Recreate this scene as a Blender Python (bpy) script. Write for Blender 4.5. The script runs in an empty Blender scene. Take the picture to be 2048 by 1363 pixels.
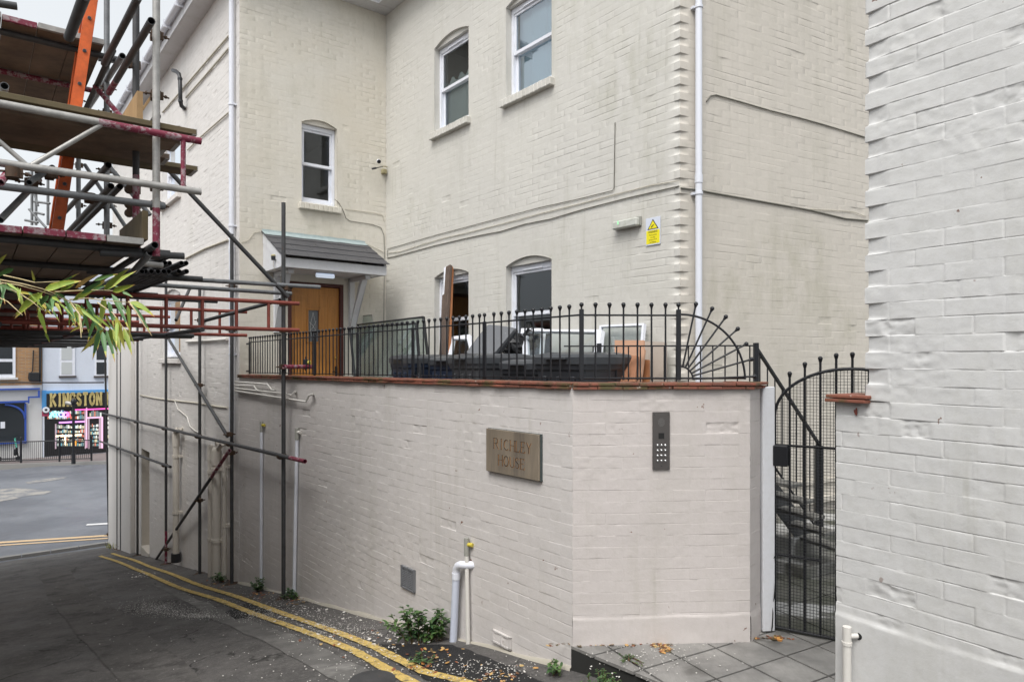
import bpy, math, random
import numpy as np
from mathutils import Vector, Matrix
R = math.radians
random.seed(7)
sc = bpy.context.scene
# ---------------------------------------------------------------- camera
F = 1365.0; CX = 1024.0; HY = 722.0            # focal length and horizon in pixels of the 2048 wide photograph
cam_d = bpy.data.cameras.new("camera"); cam = bpy.data.objects.new("camera", cam_d)
sc.collection.objects.link(cam); sc.camera = cam
cam.location = (0, 0, 0); cam.rotation_euler = (R(90), 0, 0)
cam_d.sensor_width = 36; cam_d.lens = 36 * F / 2048; cam_d.shift_y = (HY - 681.5) / 2048
cam_d.clip_start = 0.05; cam_d.clip_end = 600
# ---------------------------------------------------------------- world, sun, exposure
w = bpy.data.worlds.new("World"); sc.world = w; w.use_nodes = True
nt = w.node_tree; bg = nt.nodes["Background"]
sky = nt.nodes.new("ShaderNodeTexSky"); sky.sky_type = 'NISHITA'; sky.sun_disc = False
SUN_EL, SUN_AZ = 56, 200
sky.sun_elevation = R(SUN_EL); sky.sun_rotation = R(SUN_AZ); sky.dust_density = 6; sky.ozone_density = 1.0; sky.air_density = 1.0
hs = nt.nodes.new("ShaderNodeHueSaturation"); hs.inputs['Saturation'].default_value = 0.16
nt.links.new(sky.outputs[0], hs.inputs['Color'])
veil = nt.nodes.new('ShaderNodeMix'); veil.data_type = 'RGBA'; veil.inputs[0].default_value = 0.6; veil.inputs[7].default_value = (3.75, 3.95, 4.1, 1)   # thin bright overcast over the sky
nt.links.new(hs.outputs[0], veil.inputs[6]); nt.links.new(veil.outputs[2], bg.inputs[0])
bg.inputs[1].default_value = 0.15
sun_d = bpy.data.lights.new("sun", 'SUN'); sun = bpy.data.objects.new("sun", sun_d); sc.collection.objects.link(sun)
sun_d.energy = 1.3; sun_d.angle = R(30); sun_d.color = (1, 0.97, 0.93)
# light travels from azimuth SUN_AZ (clockwise from +Y) and elevation SUN_EL
sdir = Vector((math.sin(R(SUN_AZ)) * math.cos(R(SUN_EL)), math.cos(R(SUN_AZ)) * math.cos(R(SUN_EL)), math.sin(R(SUN_EL))))
sun.rotation_euler = sdir.to_track_quat('Z', 'Y').to_euler(); sun.location = (0, 0, 20)
sc.view_settings.view_transform = 'Standard'; sc.view_settings.look = 'None'; sc.view_settings.gamma = 1
sc.view_settings.exposure = 0.77
# ---------------------------------------------------------------- coordinates
Ud = Vector((-0.6217, 0.7832)); Vd = Vector((0.7832, 0.6217))     # along the alley, across the alley
def B(u, v, z=0.0): return Vector((u * Ud.x + v * Vd.x, u * Ud.y + v * Vd.y, z))
def ray(px, py, y): return Vector(((px - CX) / F * y, y, (HY - py) / F * y))
def alley_z(u): return -(1.5 + 0.165 * u)
def AG(px, py, up=0.0):                     # point of the sloping alley seen at a pixel
    a = (px - CX) / F; b = (HY - py) / F
    y = -(1.5) / (b + 0.165 * (a * Ud.x + Ud.y)); p = Vector((a * y, y, 0)); p.z = alley_z(p.x * Ud.x + p.y * Ud.y) + up
    return p
class Wall:
    def __init__(s, a, d, n):
        s.a = Vector(a); s.d = Vector(d).normalized(); s.n = Vector(n).normalized()
        s.n = Vector((s.d.y, -s.d.x)); 
        if s.n.dot(Vector(n)) < 0: s.n = -s.n
    def P(s, t, z, off=0.0):
        q = s.a + s.d * t + s.n * off; return Vector((q.x, q.y, z))
    def s(self, px, off=0.0):
        k = (px - CX) / F; a = self.a + self.n * off
        return (k * a.y - a.x) / (self.d.x - k * self.d.y)
    def sz(self, px, py, off=0.0):
        t = self.s(px, off); q = self.P(t, 0, off); return t, (HY - py) / F * q.y
    def at(self, px, py, off=0.0):
        t, z = self.sz(px, py, off); return self.P(t, z, off)
C0 = Vector((0.402, 4.53))
RET = Wall(C0, (-0.823, 1), (-1, -0.8))                  # long retaining wall, starts at its corner
LW = RET.s(479); W0 = RET.P(LW, 0).to_2d()
WING = Wall(W0, (-0.794, 1), (-1, -0.8))
FAC = Wall(W0, (1.26, 1), (0.6, -0.8)); LF = FAC.s(772); I0 = FAC.P(LF, 0).to_2d()
MAIN = Wall(I0, (0.794, -1), (-1, -0.8)); LM = MAIN.s(1360); M0 = MAIN.P(LM, 0).to_2d()
RTN = Wall(M0, (1.81, 1), (0.5, -1))
FR = Wall(C0, (1.604 - C0.x, 0.07), (0, -1)); LFR = (Vector((1.604, 4.60)) - C0).length
R1 = Vector((1.604, 4.60)); R2 = Vector((1.726, 4.75))
CH = Wall(R1, R2 - R1, (1, -1)); LCH = (R2 - R1).length
E0 = Vector((1.645, 3.18)); NEAR = Wall(E0, (0.677, -1), (-1, -0.7))
TER = -0.95                                              # terrace floor
SLAB = -1.89                                             # entrance slab
# ---------------------------------------------------------------- objects
ORG = {}
def tag(o, label=None, cat=None, group=None, kind=None):
    if label: o['label'] = label
    if cat: o['category'] = cat
    if group: o['group'] = group
    if kind: o['kind'] = kind
    return o
def thing(name, loc, label, cat, group=None):
    o = bpy.data.objects.new(name, None); sc.collection.objects.link(o); o.location = loc; o.empty_display_size = 0.1
    ORG[o.name] = Vector(loc); return tag(o, label, cat, group)
class MB:
    def __init__(s): s.v = []; s.f = []; s.m = []; s.sm = []
    def add(s, vs, fs, m=0, smooth=False):
        b = len(s.v); s.v += [tuple(x) for x in vs]
        for f in fs: s.f.append(tuple(i + b for i in f)); s.m.append(m); s.sm.append(smooth)
        return s
    def box(s, c, h, ax=None, m=0):             # centre, half sizes, axes
        ax = ax or (Vector((1, 0, 0)), Vector((0, 1, 0)), Vector((0, 0, 1))); c = Vector(c)
        vs = [c + ax[0] * (h[0] * i) + ax[1] * (h[1] * j) + ax[2] * (h[2] * k) for k in (-1, 1) for j in (-1, 1) for i in (-1, 1)]
        return s.add(vs, [(0, 2, 3, 1), (4, 5, 7, 6), (0, 1, 5, 4), (2, 6, 7, 3), (0, 4, 6, 2), (1, 3, 7, 5)], m)
    def bbox(s, c, h, ax=None, m=0, b=0.004):   # box with bevelled edges
        ax = ax or (Vector((1, 0, 0)), Vector((0, 1, 0)), Vector((0, 0, 1))); c = Vector(c)
        b = min(b, min(h) * 0.45); vs = []; idx = {}
        for k in (-1, 1):
            for j in (-1, 1):
                for i in (-1, 1):
                    for a in range(3):
                        hh = [h[0], h[1], h[2]]
                        for q in range(3):
                            if q != a: hh[q] -= b
                        idx[(i, j, k, a)] = len(vs)
                        vs.append(c + ax[0] * hh[0] * i + ax[1] * hh[1] * j + ax[2] * hh[2] * k)
        fs = []
        for a in range(3):
            for sg in (-1, 1):
                o = [q for q in range(3) if q != a]; quad = []
                for (p, r) in ((-1, -1), (1, -1), (1, 1), (-1, 1)):
                    key = [0, 0, 0]; key[a] = sg; key[o[0]] = p; key[o[1]] = r; quad.append(idx[(key[0], key[1], key[2], a)])
                fs.append(tuple(quad))
        for a in range(3):                      # edges along axis a
            o = [q for q in range(3) if q != a]
            for p in (-1, 1):
                for r in (-1, 1):
                    ks = []
                    for e in (-1, 1):
                        key = [0, 0, 0]; key[a] = e; key[o[0]] = p; key[o[1]] = r; ks.append(tuple(key))
                    fs.append((idx[ks[0] + (o[0],)], idx[ks[1] + (o[0],)], idx[ks[1] + (o[1],)], idx[ks[0] + (o[1],)]))
        for k in (-1, 1):
            for j in (-1, 1):
                for i in (-1, 1): fs.append((idx[(i, j, k, 0)], idx[(i, j, k, 1)], idx[(i, j, k, 2)]))
        return s.add(vs, fs, m)
    def tube(s, p0, p1, r, n=10, m=0, r1=None, cap=True, hollow=False):
        p0 = Vector(p0); p1 = Vector(p1); r1 = r if r1 is None else r1
        d = (p1 - p0).normalized(); a = d.orthogonal().normalized(); b = d.cross(a)
        rg = [a * math.cos(2 * math.pi * i / n) + b * math.sin(2 * math.pi * i / n) for i in range(n)]
        vs = [p0 + x * r for x in rg] + [p1 + x * r1 for x in rg]
        s.add(vs, [(i, (i + 1) % n, n + (i + 1) % n, n + i) for i in range(n)], m, True)
        if hollow:
            for (p, q, rr) in ((p0, 1, r), (p1, -1, r1)):
                vs = [p + x * rr for x in rg] + [p + x * rr * .84 for x in rg] + [p + d * q * .12 + x * rr * .84 for x in rg]
                s.add(vs, [(i, (i + 1) % n, n + (i + 1) % n, n + i) for i in range(n)], m)
                s.add(vs, [(n + i, n + (i + 1) % n, 2 * n + (i + 1) % n, 2 * n + i) for i in range(n)] + [tuple(2 * n + i for i in range(n))], m, False)
        elif cap:
            s.add(vs[:n], [tuple(range(n - 1, -1, -1))], m); s.add(vs[n:], [tuple(range(n))], m)
        return s
    def path(s, pts, r, n=8, m=0, cap=True, rs=None):
        pts = [Vector(p) for p in pts]; rings = []
        t0 = (pts[1] - pts[0]).normalized(); a = t0.orthogonal().normalized()
        for i, p in enumerate(pts):
            t = ((pts[min(i + 1, len(pts) - 1)] - pts[max(i - 1, 0)])).normalized()
            a = (a - t * a.dot(t)).normalized(); b = t.cross(a); rr = rs[i] if rs else r
            rings.append([p + (a * math.cos(2 * math.pi * k / n) + b * math.sin(2 * math.pi * k / n)) * rr for k in range(n)])
        vs = [v for g in rings for v in g]; fs = []
        for i in range(len(pts) - 1):
            fs += [(i * n + k, i * n + (k + 1) % n, (i + 1) * n + (k + 1) % n, (i + 1) * n + k) for k in range(n)]
        s.add(vs, fs, m, True)
        if cap: s.add(rings[0], [tuple(range(n - 1, -1, -1))], m); s.add(rings[-1], [tuple(range(n))], m)
        return s
    def ball(s, c, r, nu=10, nv=7, m=0, sc_=(1, 1, 1)):
        c = Vector(c); vs = [c + Vector((0, 0, r * sc_[2]))]
        for j in range(1, nv):
            ph = math.pi * j / nv
            for i in range(nu):
                th = 2 * math.pi * i / nu
                vs.append(c + Vector((r * sc_[0] * math.sin(ph) * math.cos(th), r * sc_[1] * math.sin(ph) * math.sin(th), r * sc_[2] * math.cos(ph))))
        vs.append(c - Vector((0, 0, r * sc_[2]))); fs = []
        for i in range(nu):
            fs.append((0, 1 + i, 1 + (i + 1) % nu)); e = len(vs) - 1; q = 1 + (nv - 2) * nu
            fs.append((e, q + (i + 1) % nu, q + i))
        for j in range(nv - 2):
            for i in range(nu):
                a = 1 + j * nu; fs.append((a + i, a + nu + i, a + nu + (i + 1) % nu, a + (i + 1) % nu))
        return s.add(vs, fs, m, True)
    def prism(s, pts, ex, m=0):                # polygon (3D points) extruded by vector
        n = len(pts); ex = Vector(ex); vs = [Vector(p) for p in pts] + [Vector(p) + ex for p in pts]
        return s.add(vs, [tuple(range(n)), tuple(range(2 * n - 1, n - 1, -1))] + [(i, (i + 1) % n, n + (i + 1) % n, n + i) for i in range(n)], m)
    def build(s, name, mats, parent=None, loc=None, label=None, cat=None, group=None, kind=None):
        if parent is not None: org = ORG[parent.name]
        else: org = Vector(loc) if loc is not None else Vector((0, 0, 0))
        me = bpy.data.meshes.new(name)
        me.from_pydata([(x - org.x, y - org.y, z - org.z) for (x, y, z) in s.v], [], s.f)
        if not isinstance(mats, (list, tuple)): mats = [mats]
        for q in mats: me.materials.append(q)
        me.polygons.foreach_set('material_index', s.m); me.polygons.foreach_set('use_smooth', s.sm); me.update()
        o = bpy.data.objects.new(name, me); sc.collection.objects.link(o)
        if parent is not None: o.parent = parent
        else: o.location = org
        ORG[o.name] = org
        return tag(o, label, cat, group, kind)
# ---------------------------------------------------------------- materials
def mat(name, col, rough=0.7, metal=0.0, spec=0.5):
    m = bpy.data.materials.new(name); m.use_nodes = True; p = m.node_tree.nodes["Principled BSDF"]
    p.inputs['Base Color'].default_value = (*col, 1); p.inputs['Roughness'].default_value = rough
    p.inputs['Metallic'].default_value = metal; p.inputs['Specular IOR Level'].default_value = spec
    return m
def nodes(m): return m.node_tree.nodes, m.node_tree.links, m.node_tree.nodes["Principled BSDF"]
def noise(m, scale, detail=6, rough=0.6, stretch=None, loc=(0, 0, 0)):
    N, L, p = nodes(m); tc = N.new("ShaderNodeTexCoord"); mp = N.new("ShaderNodeMapping"); n = N.new("ShaderNodeTexNoise")
    n.inputs['Scale'].default_value = scale; n.inputs['Detail'].default_value = detail; n.inputs['Roughness'].default_value = rough
    mp.inputs['Location'].default_value = loc
    if stretch: mp.inputs['Scale'].default_value = stretch
    L.new(tc.outputs['Object'], mp.inputs[0]); L.new(mp.outputs[0], n.inputs['Vector']); return n.outputs['Fac']
def ramp(m, src, stops):
    N, L, p = nodes(m); r = N.new("ShaderNodeValToRGB"); e = r.color_ramp.elements
    while len(e) < len(stops): e.new(0.5)
    for i, (t, c) in enumerate(stops):
        e[i].position = t; e[i].color = (*c, 1) if isinstance(c, (tuple, list)) else (c, c, c, 1)
    L.new(src, r.inputs[0]); return r.outputs[0]
def mix(m, fac, a, b, mode='MIX'):
    N, L, p = nodes(m); x = N.new("ShaderNodeMix"); x.data_type = 'RGBA'; x.blend_type = mode
    for i, v in ((0, fac), (6, a), (7, b)):
        if hasattr(v, 'links'): L.new(v, x.inputs[i])
        elif i == 0: x.inputs[0].default_value = v
        else: x.inputs[i].default_value = (*v, 1)
    return x.outputs[2]
def setcol(m, src): N, L, p = nodes(m); L.new(src, p.inputs['Base Color'])
def setrough(m, src): N, L, p = nodes(m); L.new(src, p.inputs['Roughness'])
def bump(m, src, strength=0.3, dist=0.005):
    N, L, p = nodes(m); b = N.new("ShaderNodeBump"); b.inputs['Strength'].default_value = strength; b.inputs['Distance'].default_value = dist
    L.new(src, b.inputs['Height'])
    if p.inputs['Normal'].is_linked: L.new(p.inputs['Normal'].links[0].from_socket, b.inputs['Normal'])
    L.new(b.outputs[0], p.inputs['Normal'])
def paint(name, col, grime=(0.30, 0.29, 0.22), amount=0.35, algae=0.0, chips=0.0, fine=60, tint=None):
    m = mat(name, col, 0.55, 0, 0.35)
    c = mix(m, ramp(m, noise(m, 0.7, 5), [(0.35, 0), (0.75, 1)]), col, tint or tuple(x * 0.93 for x in col))
    st = ramp(m, noise(m, 3.0, 6, 0.65, (1, 1, 0.16)), [(0.52, 0), (0.80, 1)])
    c = mix(m, ramp(m, mix(m, 0.5, st, ramp(m, noise(m, 0.9, 3, .5, None, (3, 1, 2)), [(0.4, 0), (0.7, 1)]), 'MULTIPLY'), [(0, 0), (1, amount)]), c, grime)
    c = mix(m, ramp(m, noise(m, 26, 4, 0.7), [(0.45, 0), (0.8, 0.16)]), c, grime)
    dr = mix(m, 1., ramp(m, noise(m, 14.0, 4, 0.6, (1, 1, 0.05), (3, 3, 3)), [(0.56, 0), (0.70, 1)]), ramp(m, noise(m, 1.1, 3, .6, None, (9, 9, 2)), [(0.47, 0), (0.62, 1)]), 'MULTIPLY')
    c = mix(m, ramp(m, dr, [(0, 0), (1, amount * .55)]), c, grime)
    if algae:
        a = mix(m, 1.0, ramp(m, noise(m, 0.8, 2, .5, None, (7, 2, 5)), [(0.50, 0), (0.68, 1)]), ramp(m, noise(m, 5, 8, .7, (1, 1, .5)), [(0.42, 0), (0.75, 1)]), 'MULTIPLY')
        c = mix(m, ramp(m, a, [(0, 0), (1, algae)]), c, (0.20, 0.20, 0.09))
    if chips:
        a = mix(m, 1.0, ramp(m, noise(m, 14, 3, .6, None, (2, 8, 3)), [(0.712, 0), (0.725, 1)]), ramp(m, noise(m, 1.3, 2), [(0.45, 0), (0.55, 1)]), 'MULTIPLY')
        c = mix(m, a, c, (0.16, 0.075, 0.045))
    setcol(m, c); bump(m, noise(m, fine, 8, 0.65), 0.28, 0.004); bump(m, noise(m, fine * 5, 3, 0.6), 0.12, 0.001)
    return m
M = {}
M['cream'] = paint('cream_painted_brick', (0.645, 0.617, 0.555), amount=0.36, algae=0.25, tint=(0.61, 0.565, 0.475))
M['cream_main'] = paint('off_white_painted_brick', (0.605, 0.59, 0.545), amount=0.45, algae=0.35, tint=(0.56, 0.545, 0.51))
M['cream_rtn'] = paint('beige_painted_brick', (0.585, 0.545, 0.485), amount=0.4, algae=0.4)
M['ret'] = paint('pinkish_white_painted_brick', (0.595, 0.565, 0.545), amount=0.45, chips=1, tint=(0.57, 0.545, 0.53))
M['retr'] = paint('pink_white_painted_brick', (0.565, 0.522, 0.50), amount=0.3, chips=1)
M['wing'] = paint('dull_white_painted_brick', (0.68, 0.655, 0.63), amount=0.35, chips=1)
M['near'] = paint('bright_white_painted_brick', (0.59, 0.59, 0.585), amount=0.45, chips=1, tint=(0.565, 0.56, 0.54))
def galv(name, col, rust=0.15, rough=0.5, metal=0.3):
    m = mat(name, col, rough, metal)
    c = mix(m, ramp(m, noise(m, 9, 6, .7), [(0.35, 0), (0.7, 1)]), col, tuple(x * 0.6 for x in col))
    c = mix(m, ramp(m, noise(m, 22, 5, .7), [(0.60, 0), (0.72, rust)]), c, (0.14, 0.06, 0.03))
    setcol(m, c); bump(m, noise(m, 80, 4), .2, .001); return m
M['galv'] = galv('galvanised_steel', (0.20, 0.21, 0.22))
M['galvl'] = galv('pale_galvanised_steel', (0.42, 0.41, 0.39), 0.25)
M['galvd'] = galv('dark_weathered_steel', (0.062, 0.063, 0.066), .3, .6, .15)
M['red'] = galv('red_oxide_steel', (0.26, 0.06, 0.042), .5, .6, .1)
M['mag'] = galv('magenta_painted_steel', (0.30, 0.018, 0.055), .2, .6, 0)
m = M['mag']; setcol(m, mix(m, ramp(m, noise(m, 14, 6, .75), [(0.50, 0), (0.58, .85)]), mix(m, noise(m, 5, 4), (0.24, 0.022, 0.055), (0.12, 0.012, 0.03)), (0.36, 0.30, 0.31)))
M['rust'] = galv('rusty_coupler_steel', (0.09, 0.055, 0.035), .8, .7, .3)
def wood(name, a, b, sc_=(30, 30, 3), rough=.75):
    m = mat(name, a, rough); n = noise(m, 1.0, 7, .65, sc_)
    c = mix(m, ramp(m, n, [(0.3, 0), (0.7, 1)]), a, b); c = mix(m, ramp(m, noise(m, 3, 6, .7), [(0.5, 0), (0.75, .6)]), c, tuple(x * .45 for x in a))
    setcol(m, c); bump(m, n, .3, .002); return m
M['board'] = wood('weathered_scaffold_board', (0.24, 0.17, 0.12), (0.11, 0.078, 0.056), (3, 3, 3))
M['boardl'] = wood('mossy_scaffold_board', (0.15, 0.11, 0.06), (0.085, 0.07, 0.03), (4, 4, 4))
M['ply'] = wood('raw_plywood', (0.42, 0.27, 0.13), (0.30, 0.19, 0.09), (6, 6, 2))
M['orange'] = galv('orange_fibreglass', (0.72, 0.13, 0.02), .15, .5, 0)
M['oak'] = wood('varnished_oak', (0.56, 0.25, 0.055), (0.42, 0.17, 0.035), (40, 40, 2.5), .4)
M['doorframe'] = wood('dark_red_stain', (0.09, 0.018, 0.012), (0.06, 0.012, 0.01), (20, 20, 2), .5)
M['oldwood'] = wood('old_dark_timber', (0.075, 0.055, 0.045), (0.13, 0.09, 0.07), (30, 30, 2))
M['sawn'] = wood('fresh_cut_timber', (0.36, 0.15, 0.06), (0.28, 0.11, 0.045), (30, 30, 2))
M['mdf'] = wood('peach_sheet_board', (0.50, 0.29, 0.19), (0.45, 0.26, 0.17), (2, 2, 2))
M['mdf2'] = wood('brown_sheet_board', (0.36, 0.17, 0.09), (0.31, 0.14, 0.075), (2, 2, 2))
M['grey_board'] = wood('grey_beige_board', (0.38, 0.33, 0.28), (0.33, 0.28, 0.24), (2, 2, 2))
M['black'] = mat('black_gloss_paint', (0.009, 0.010, 0.013), .42); bump(M['black'], noise(M['black'], 120, 4), .25, .001)
M['upvc'] = mat('white_upvc', (0.74, 0.76, 0.82), .35)
setcol(M['upvc'], mix(M['upvc'], ramp(M['upvc'], noise(M['upvc'], 6, 5, .7), [(0.5, 0), (0.8, .35)]), (0.74, 0.76, 0.82), (0.45, 0.44, 0.40)))
M['pipe_w'] = mat('white_plastic_pipe', (0.68, 0.70, 0.76), .4)
M['pipe_c'] = paint('cream_painted_pipe', (0.60, 0.56, 0.50), amount=.4, fine=40)
M['pipe_cc'] = paint('chalky_painted_pipe', (0.66, 0.64, 0.60), amount=.3, fine=40)
M['whitewood'] = paint('white_painted_timber', (0.66, 0.67, 0.70), amount=.3)
M['soffit'] = paint('white_painted_soffit', (0.60, 0.60, 0.62), amount=.5)
M['slate'] = mat('dark_slate', (0.052, 0.052, 0.058), .6)
setcol(M['slate'], mix(M['slate'], noise(M['slate'], 5, 6, .7), (0.035, 0.035, 0.04), (0.085, 0.085, 0.092))); bump(M['slate'], noise(M['slate'], 30, 5), .4, .003)
M['lead'] = mat('pale_lead_flashing', (0.30, 0.37, 0.38), .6); setcol(M['lead'], mix(M['lead'], noise(M['lead'], 12, 6, .7), (0.20, 0.25, 0.26), (0.40, 0.48, 0.48)))
m = M['tile'] = mat('red_clay_tile', (0.30, 0.085, 0.04), .75)
c = mix(m, ramp(m, noise(m, 6, 6, .7), [(0.35, 0), (0.7, 1)]), (0.25, 0.080, 0.048), (0.11, 0.048, 0.034))
c = mix(m, ramp(m, noise(m, 4.5, 6, .7, None, (3, 3, 3)), [(0.50, 0), (0.62, .85)]), c, (0.06, 0.065, 0.02))
c = mix(m, ramp(m, noise(m, 15, 6, .7, None, (5, 1, 3)), [(0.62, 0), (0.68, .8)]), c, (0.5, 0.46, 0.4))
setcol(m, c); bump(m, noise(m, 50, 6), .5, .004)
m = M['asphalt'] = mat('worn_asphalt', (0.05, 0.05, 0.05), .8, 0, .4)
c = mix(m, ramp(m, noise(m, 0.9, 7, .65), [(0.36, 0), (0.66, 1)]), (0.060, 0.057, 0.055), (0.115, 0.108, 0.103))
c = mix(m, ramp(m, noise(m, 2.2, 6, .7, None, (4, 4, 0)), [(0.56, 0), (0.68, .75)]), c, (0.020, 0.019, 0.018))
c = mix(m, ramp(m, noise(m, 5, 8, .75, None, (8, 1, 0)), [(0.42, 0), (0.66, .6)]), c, (0.135, 0.127, 0.12))
c = mix(m, ramp(m, noise(m, 20, 9, .9), [(0.53, 0), (0.60, .6)]), c, (0.21, 0.20, 0.19)); c = mix(m, ramp(m, noise(m, 24, 9, .9, None, (2, 7, 0)), [(0.54, 0), (0.61, .6)]), c, (0.022, 0.021, 0.02)); c = mix(m, ramp(m, noise(m, 45, 6, .85), [(0.56, 0), (0.68, .55)]), c, (0.20, 0.19, 0.18)); c = mix(m, ramp(m, noise(m, 38, 6, .85, None, (5, 5, 5)), [(0.56, 0), (0.68, .6)]), c, (0.018, 0.017, 0.016))
N, L, P = nodes(m); tc = N.new("ShaderNodeTexCoord"); nz = N.new("ShaderNodeTexNoise"); nz.inputs['Scale'].default_value = 2.5; nz.inputs['Detail'].default_value = 6; vm = N.new("ShaderNodeVectorMath"); vm.operation = 'MULTIPLY_ADD'; vm.inputs[1].default_value = (.5, .5, .5)
vo = N.new("ShaderNodeTexVoronoi"); vo.feature = 'DISTANCE_TO_EDGE'; vo.inputs['Scale'].default_value = .75; L.new(tc.outputs['Object'], nz.inputs['Vector']); L.new(nz.outputs['Color'], vm.inputs[0]); L.new(tc.outputs['Object'], vm.inputs[2]); L.new(vm.outputs[0], vo.inputs['Vector'])
c = mix(m, mix(m, 1., ramp(m, vo.outputs['Distance'], [(0.003, 1), (0.011, 0)]), ramp(m, noise(m, 1.7, 3, .6, None, (6, 6, 0)), [(0.45, 0), (0.55, .85)]), 'MULTIPLY'), c, (0.012, 0.012, 0.010))
c = mix(m, mix(m, 1., ramp(m, noise(m, 75, 3, .8, None, (9, 9, 0)), [(0.66, 0), (0.70, .8)]), ramp(m, noise(m, 1.1, 3, .6, None, (1.7, 0.4, 0)), [(0.46, 0), (0.62, 1)]), 'MULTIPLY'), c, (0.5, 0.49, 0.46))
setcol(m, c); setrough(m, ramp(m, noise(m, 1.4, 5, .6, None, (2, 2, 2)), [(0.35, .62), (0.65, .92)])); bump(m, noise(m, 170, 5, .8), .8, .006); bump(m, noise(m, 9, 5, .6), .35, .02)
m = M['asph2'] = mat('pale_asphalt_strip', (0.08, 0.075, 0.07), .85, 0, .4)
c = mix(m, ramp(m, noise(m, 1.5, 7, .65), [(0.36, 0), (0.66, 1)]), (0.085, 0.08, 0.076), (0.13, 0.122, 0.115))
c = mix(m, ramp(m, noise(m, 20, 9, .9), [(0.53, 0), (0.60, .55)]), c, (0.23, 0.22, 0.21)); c = mix(m, ramp(m, noise(m, 3, 6, .75, None, (4, 4, 4)), [(0.50, 0), (0.66, .8)]), c, (0.04, 0.037, 0.035)); setcol(m, c); bump(m, noise(m, 170, 5, .8), .8, .006)
m = M['asph4'] = mat('dusty_asphalt', (0.12, 0.115, 0.11), .85, 0, .4)
c = mix(m, ramp(m, noise(m, 2.5, 7, .7), [(0.36, 0), (0.66, 1)]), (0.09, 0.086, 0.082), (0.17, 0.165, 0.155))
c = mix(m, ramp(m, noise(m, 1.2, 5, .7, (.5, 1, 1), (2, 2, 0)), [(0.55, 0), (0.66, .8)]), c, (0.32, 0.31, 0.29))
c = mix(m, ramp(m, noise(m, 150, 3, .8), [(0.56, 0), (0.72, .5)]), c, (0.28, 0.27, 0.25)); setcol(m, c); bump(m, noise(m, 170, 5, .8), .8, .006)
m = M['asph3'] = mat('fresh_black_asphalt', (0.018, 0.018, 0.019), .7, 0, .4)
c = mix(m, ramp(m, noise(m, 90, 4, .8), [(0.55, 0), (0.7, .5)]), (0.016, 0.016, 0.017), (0.09, 0.088, 0.085)); setcol(m, c); bump(m, noise(m, 120, 5, .8), 1, .01)
m = M['street'] = mat('wet_street_asphalt', (0.13, 0.14, 0.16), .45, 0, .5)
c = mix(m, ramp(m, noise(m, .35, 6, .6), [(0.4, 0), (0.62, 1)]), (0.11, 0.118, 0.135), (0.17, 0.18, 0.20)); setcol(m, c); setrough(m, ramp(m, noise(m, .3, 4), [(0.4, .35), (0.6, .7)]))
m = M['streetmud'] = mat('pale_dried_mud', (0.26, 0.25, 0.235), .9); setcol(m, mix(m, ramp(m, noise(m, 1.6, 6, .7), [(0.42, 0), (0.58, 1)]), (0.30, 0.285, 0.26), (0.15, 0.155, 0.17)))
m = M['yellow'] = mat('worn_yellow_road_paint', (0.55, 0.36, 0.05), .8)
c = mix(m, ramp(m, noise(m, 5, 7, .7), [(0.35, 0), (0.7, 1)]), (0.62, 0.45, 0.14), (0.48, 0.33, 0.09))
c = mix(m, ramp(m, noise(m, 16, 8, .85), [(0.50, 0), (0.60, .9)]), c, (0.06, 0.055, 0.05)); setcol(m, c); bump(m, noise(m, 120, 5), .5, .004)
M['orangeline'] = mat('orange_road_paint', (0.55, 0.40, 0.24), .8)
M['whiteline'] = mat('white_road_paint', (0.6, 0.6, 0.6), .8)
m = M['paver'] = mat('wet_grey_paving', (0.17, 0.165, 0.155), .6)
c = mix(m, ramp(m, noise(m, 3, 6, .65), [(0.35, 0), (0.65, 1)]), (0.16, 0.155, 0.147), (0.285, 0.275, 0.26))
c = mix(m, ramp(m, noise(m, 1.7, 4, .6, None, (5, 3, 0)), [(0.56, 0), (0.66, .75)]), c, (0.055, 0.052, 0.045))
c = mix(m, ramp(m, noise(m, 1.0, 5, .7, (120, 10, 10)), [(0.45, 0), (0.7, .25)]), c, (0.10, 0.095, 0.09))
setcol(m, c); bump(m, noise(m, 60, 6, .7), .4, .004); setrough(m, ramp(m, noise(m, 2.5, 4), [(0.4, .4), (0.65, .8)]))
M['joint'] = mat('dark_joint_soil', (0.02, 0.02, 0.018), .9)
m = M['court'] = mat('mossy_wet_paving', (0.08, 0.08, 0.07), .5)
c = mix(m, ramp(m, noise(m, 2.2, 6, .65), [(0.38, 0), (0.62, 1)]), (0.065, 0.07, 0.05), (0.19, 0.185, 0.17)); c = mix(m, ramp(m, noise(m, 1.6, 3, .6, None, (1, 5, 0)), [(0.56, 0), (0.6, 1)]), c, (0.42, 0.42, 0.41)); setcol(m, c)
M['kerb'] = mat('concrete_kerb', (0.24, 0.235, 0.225), .85); bump(M['kerb'], noise(M['kerb'], 40, 5), .4, .004)
M['terrace'] = mat('terrace_concrete', (0.20, 0.19, 0.175), .85)
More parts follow.
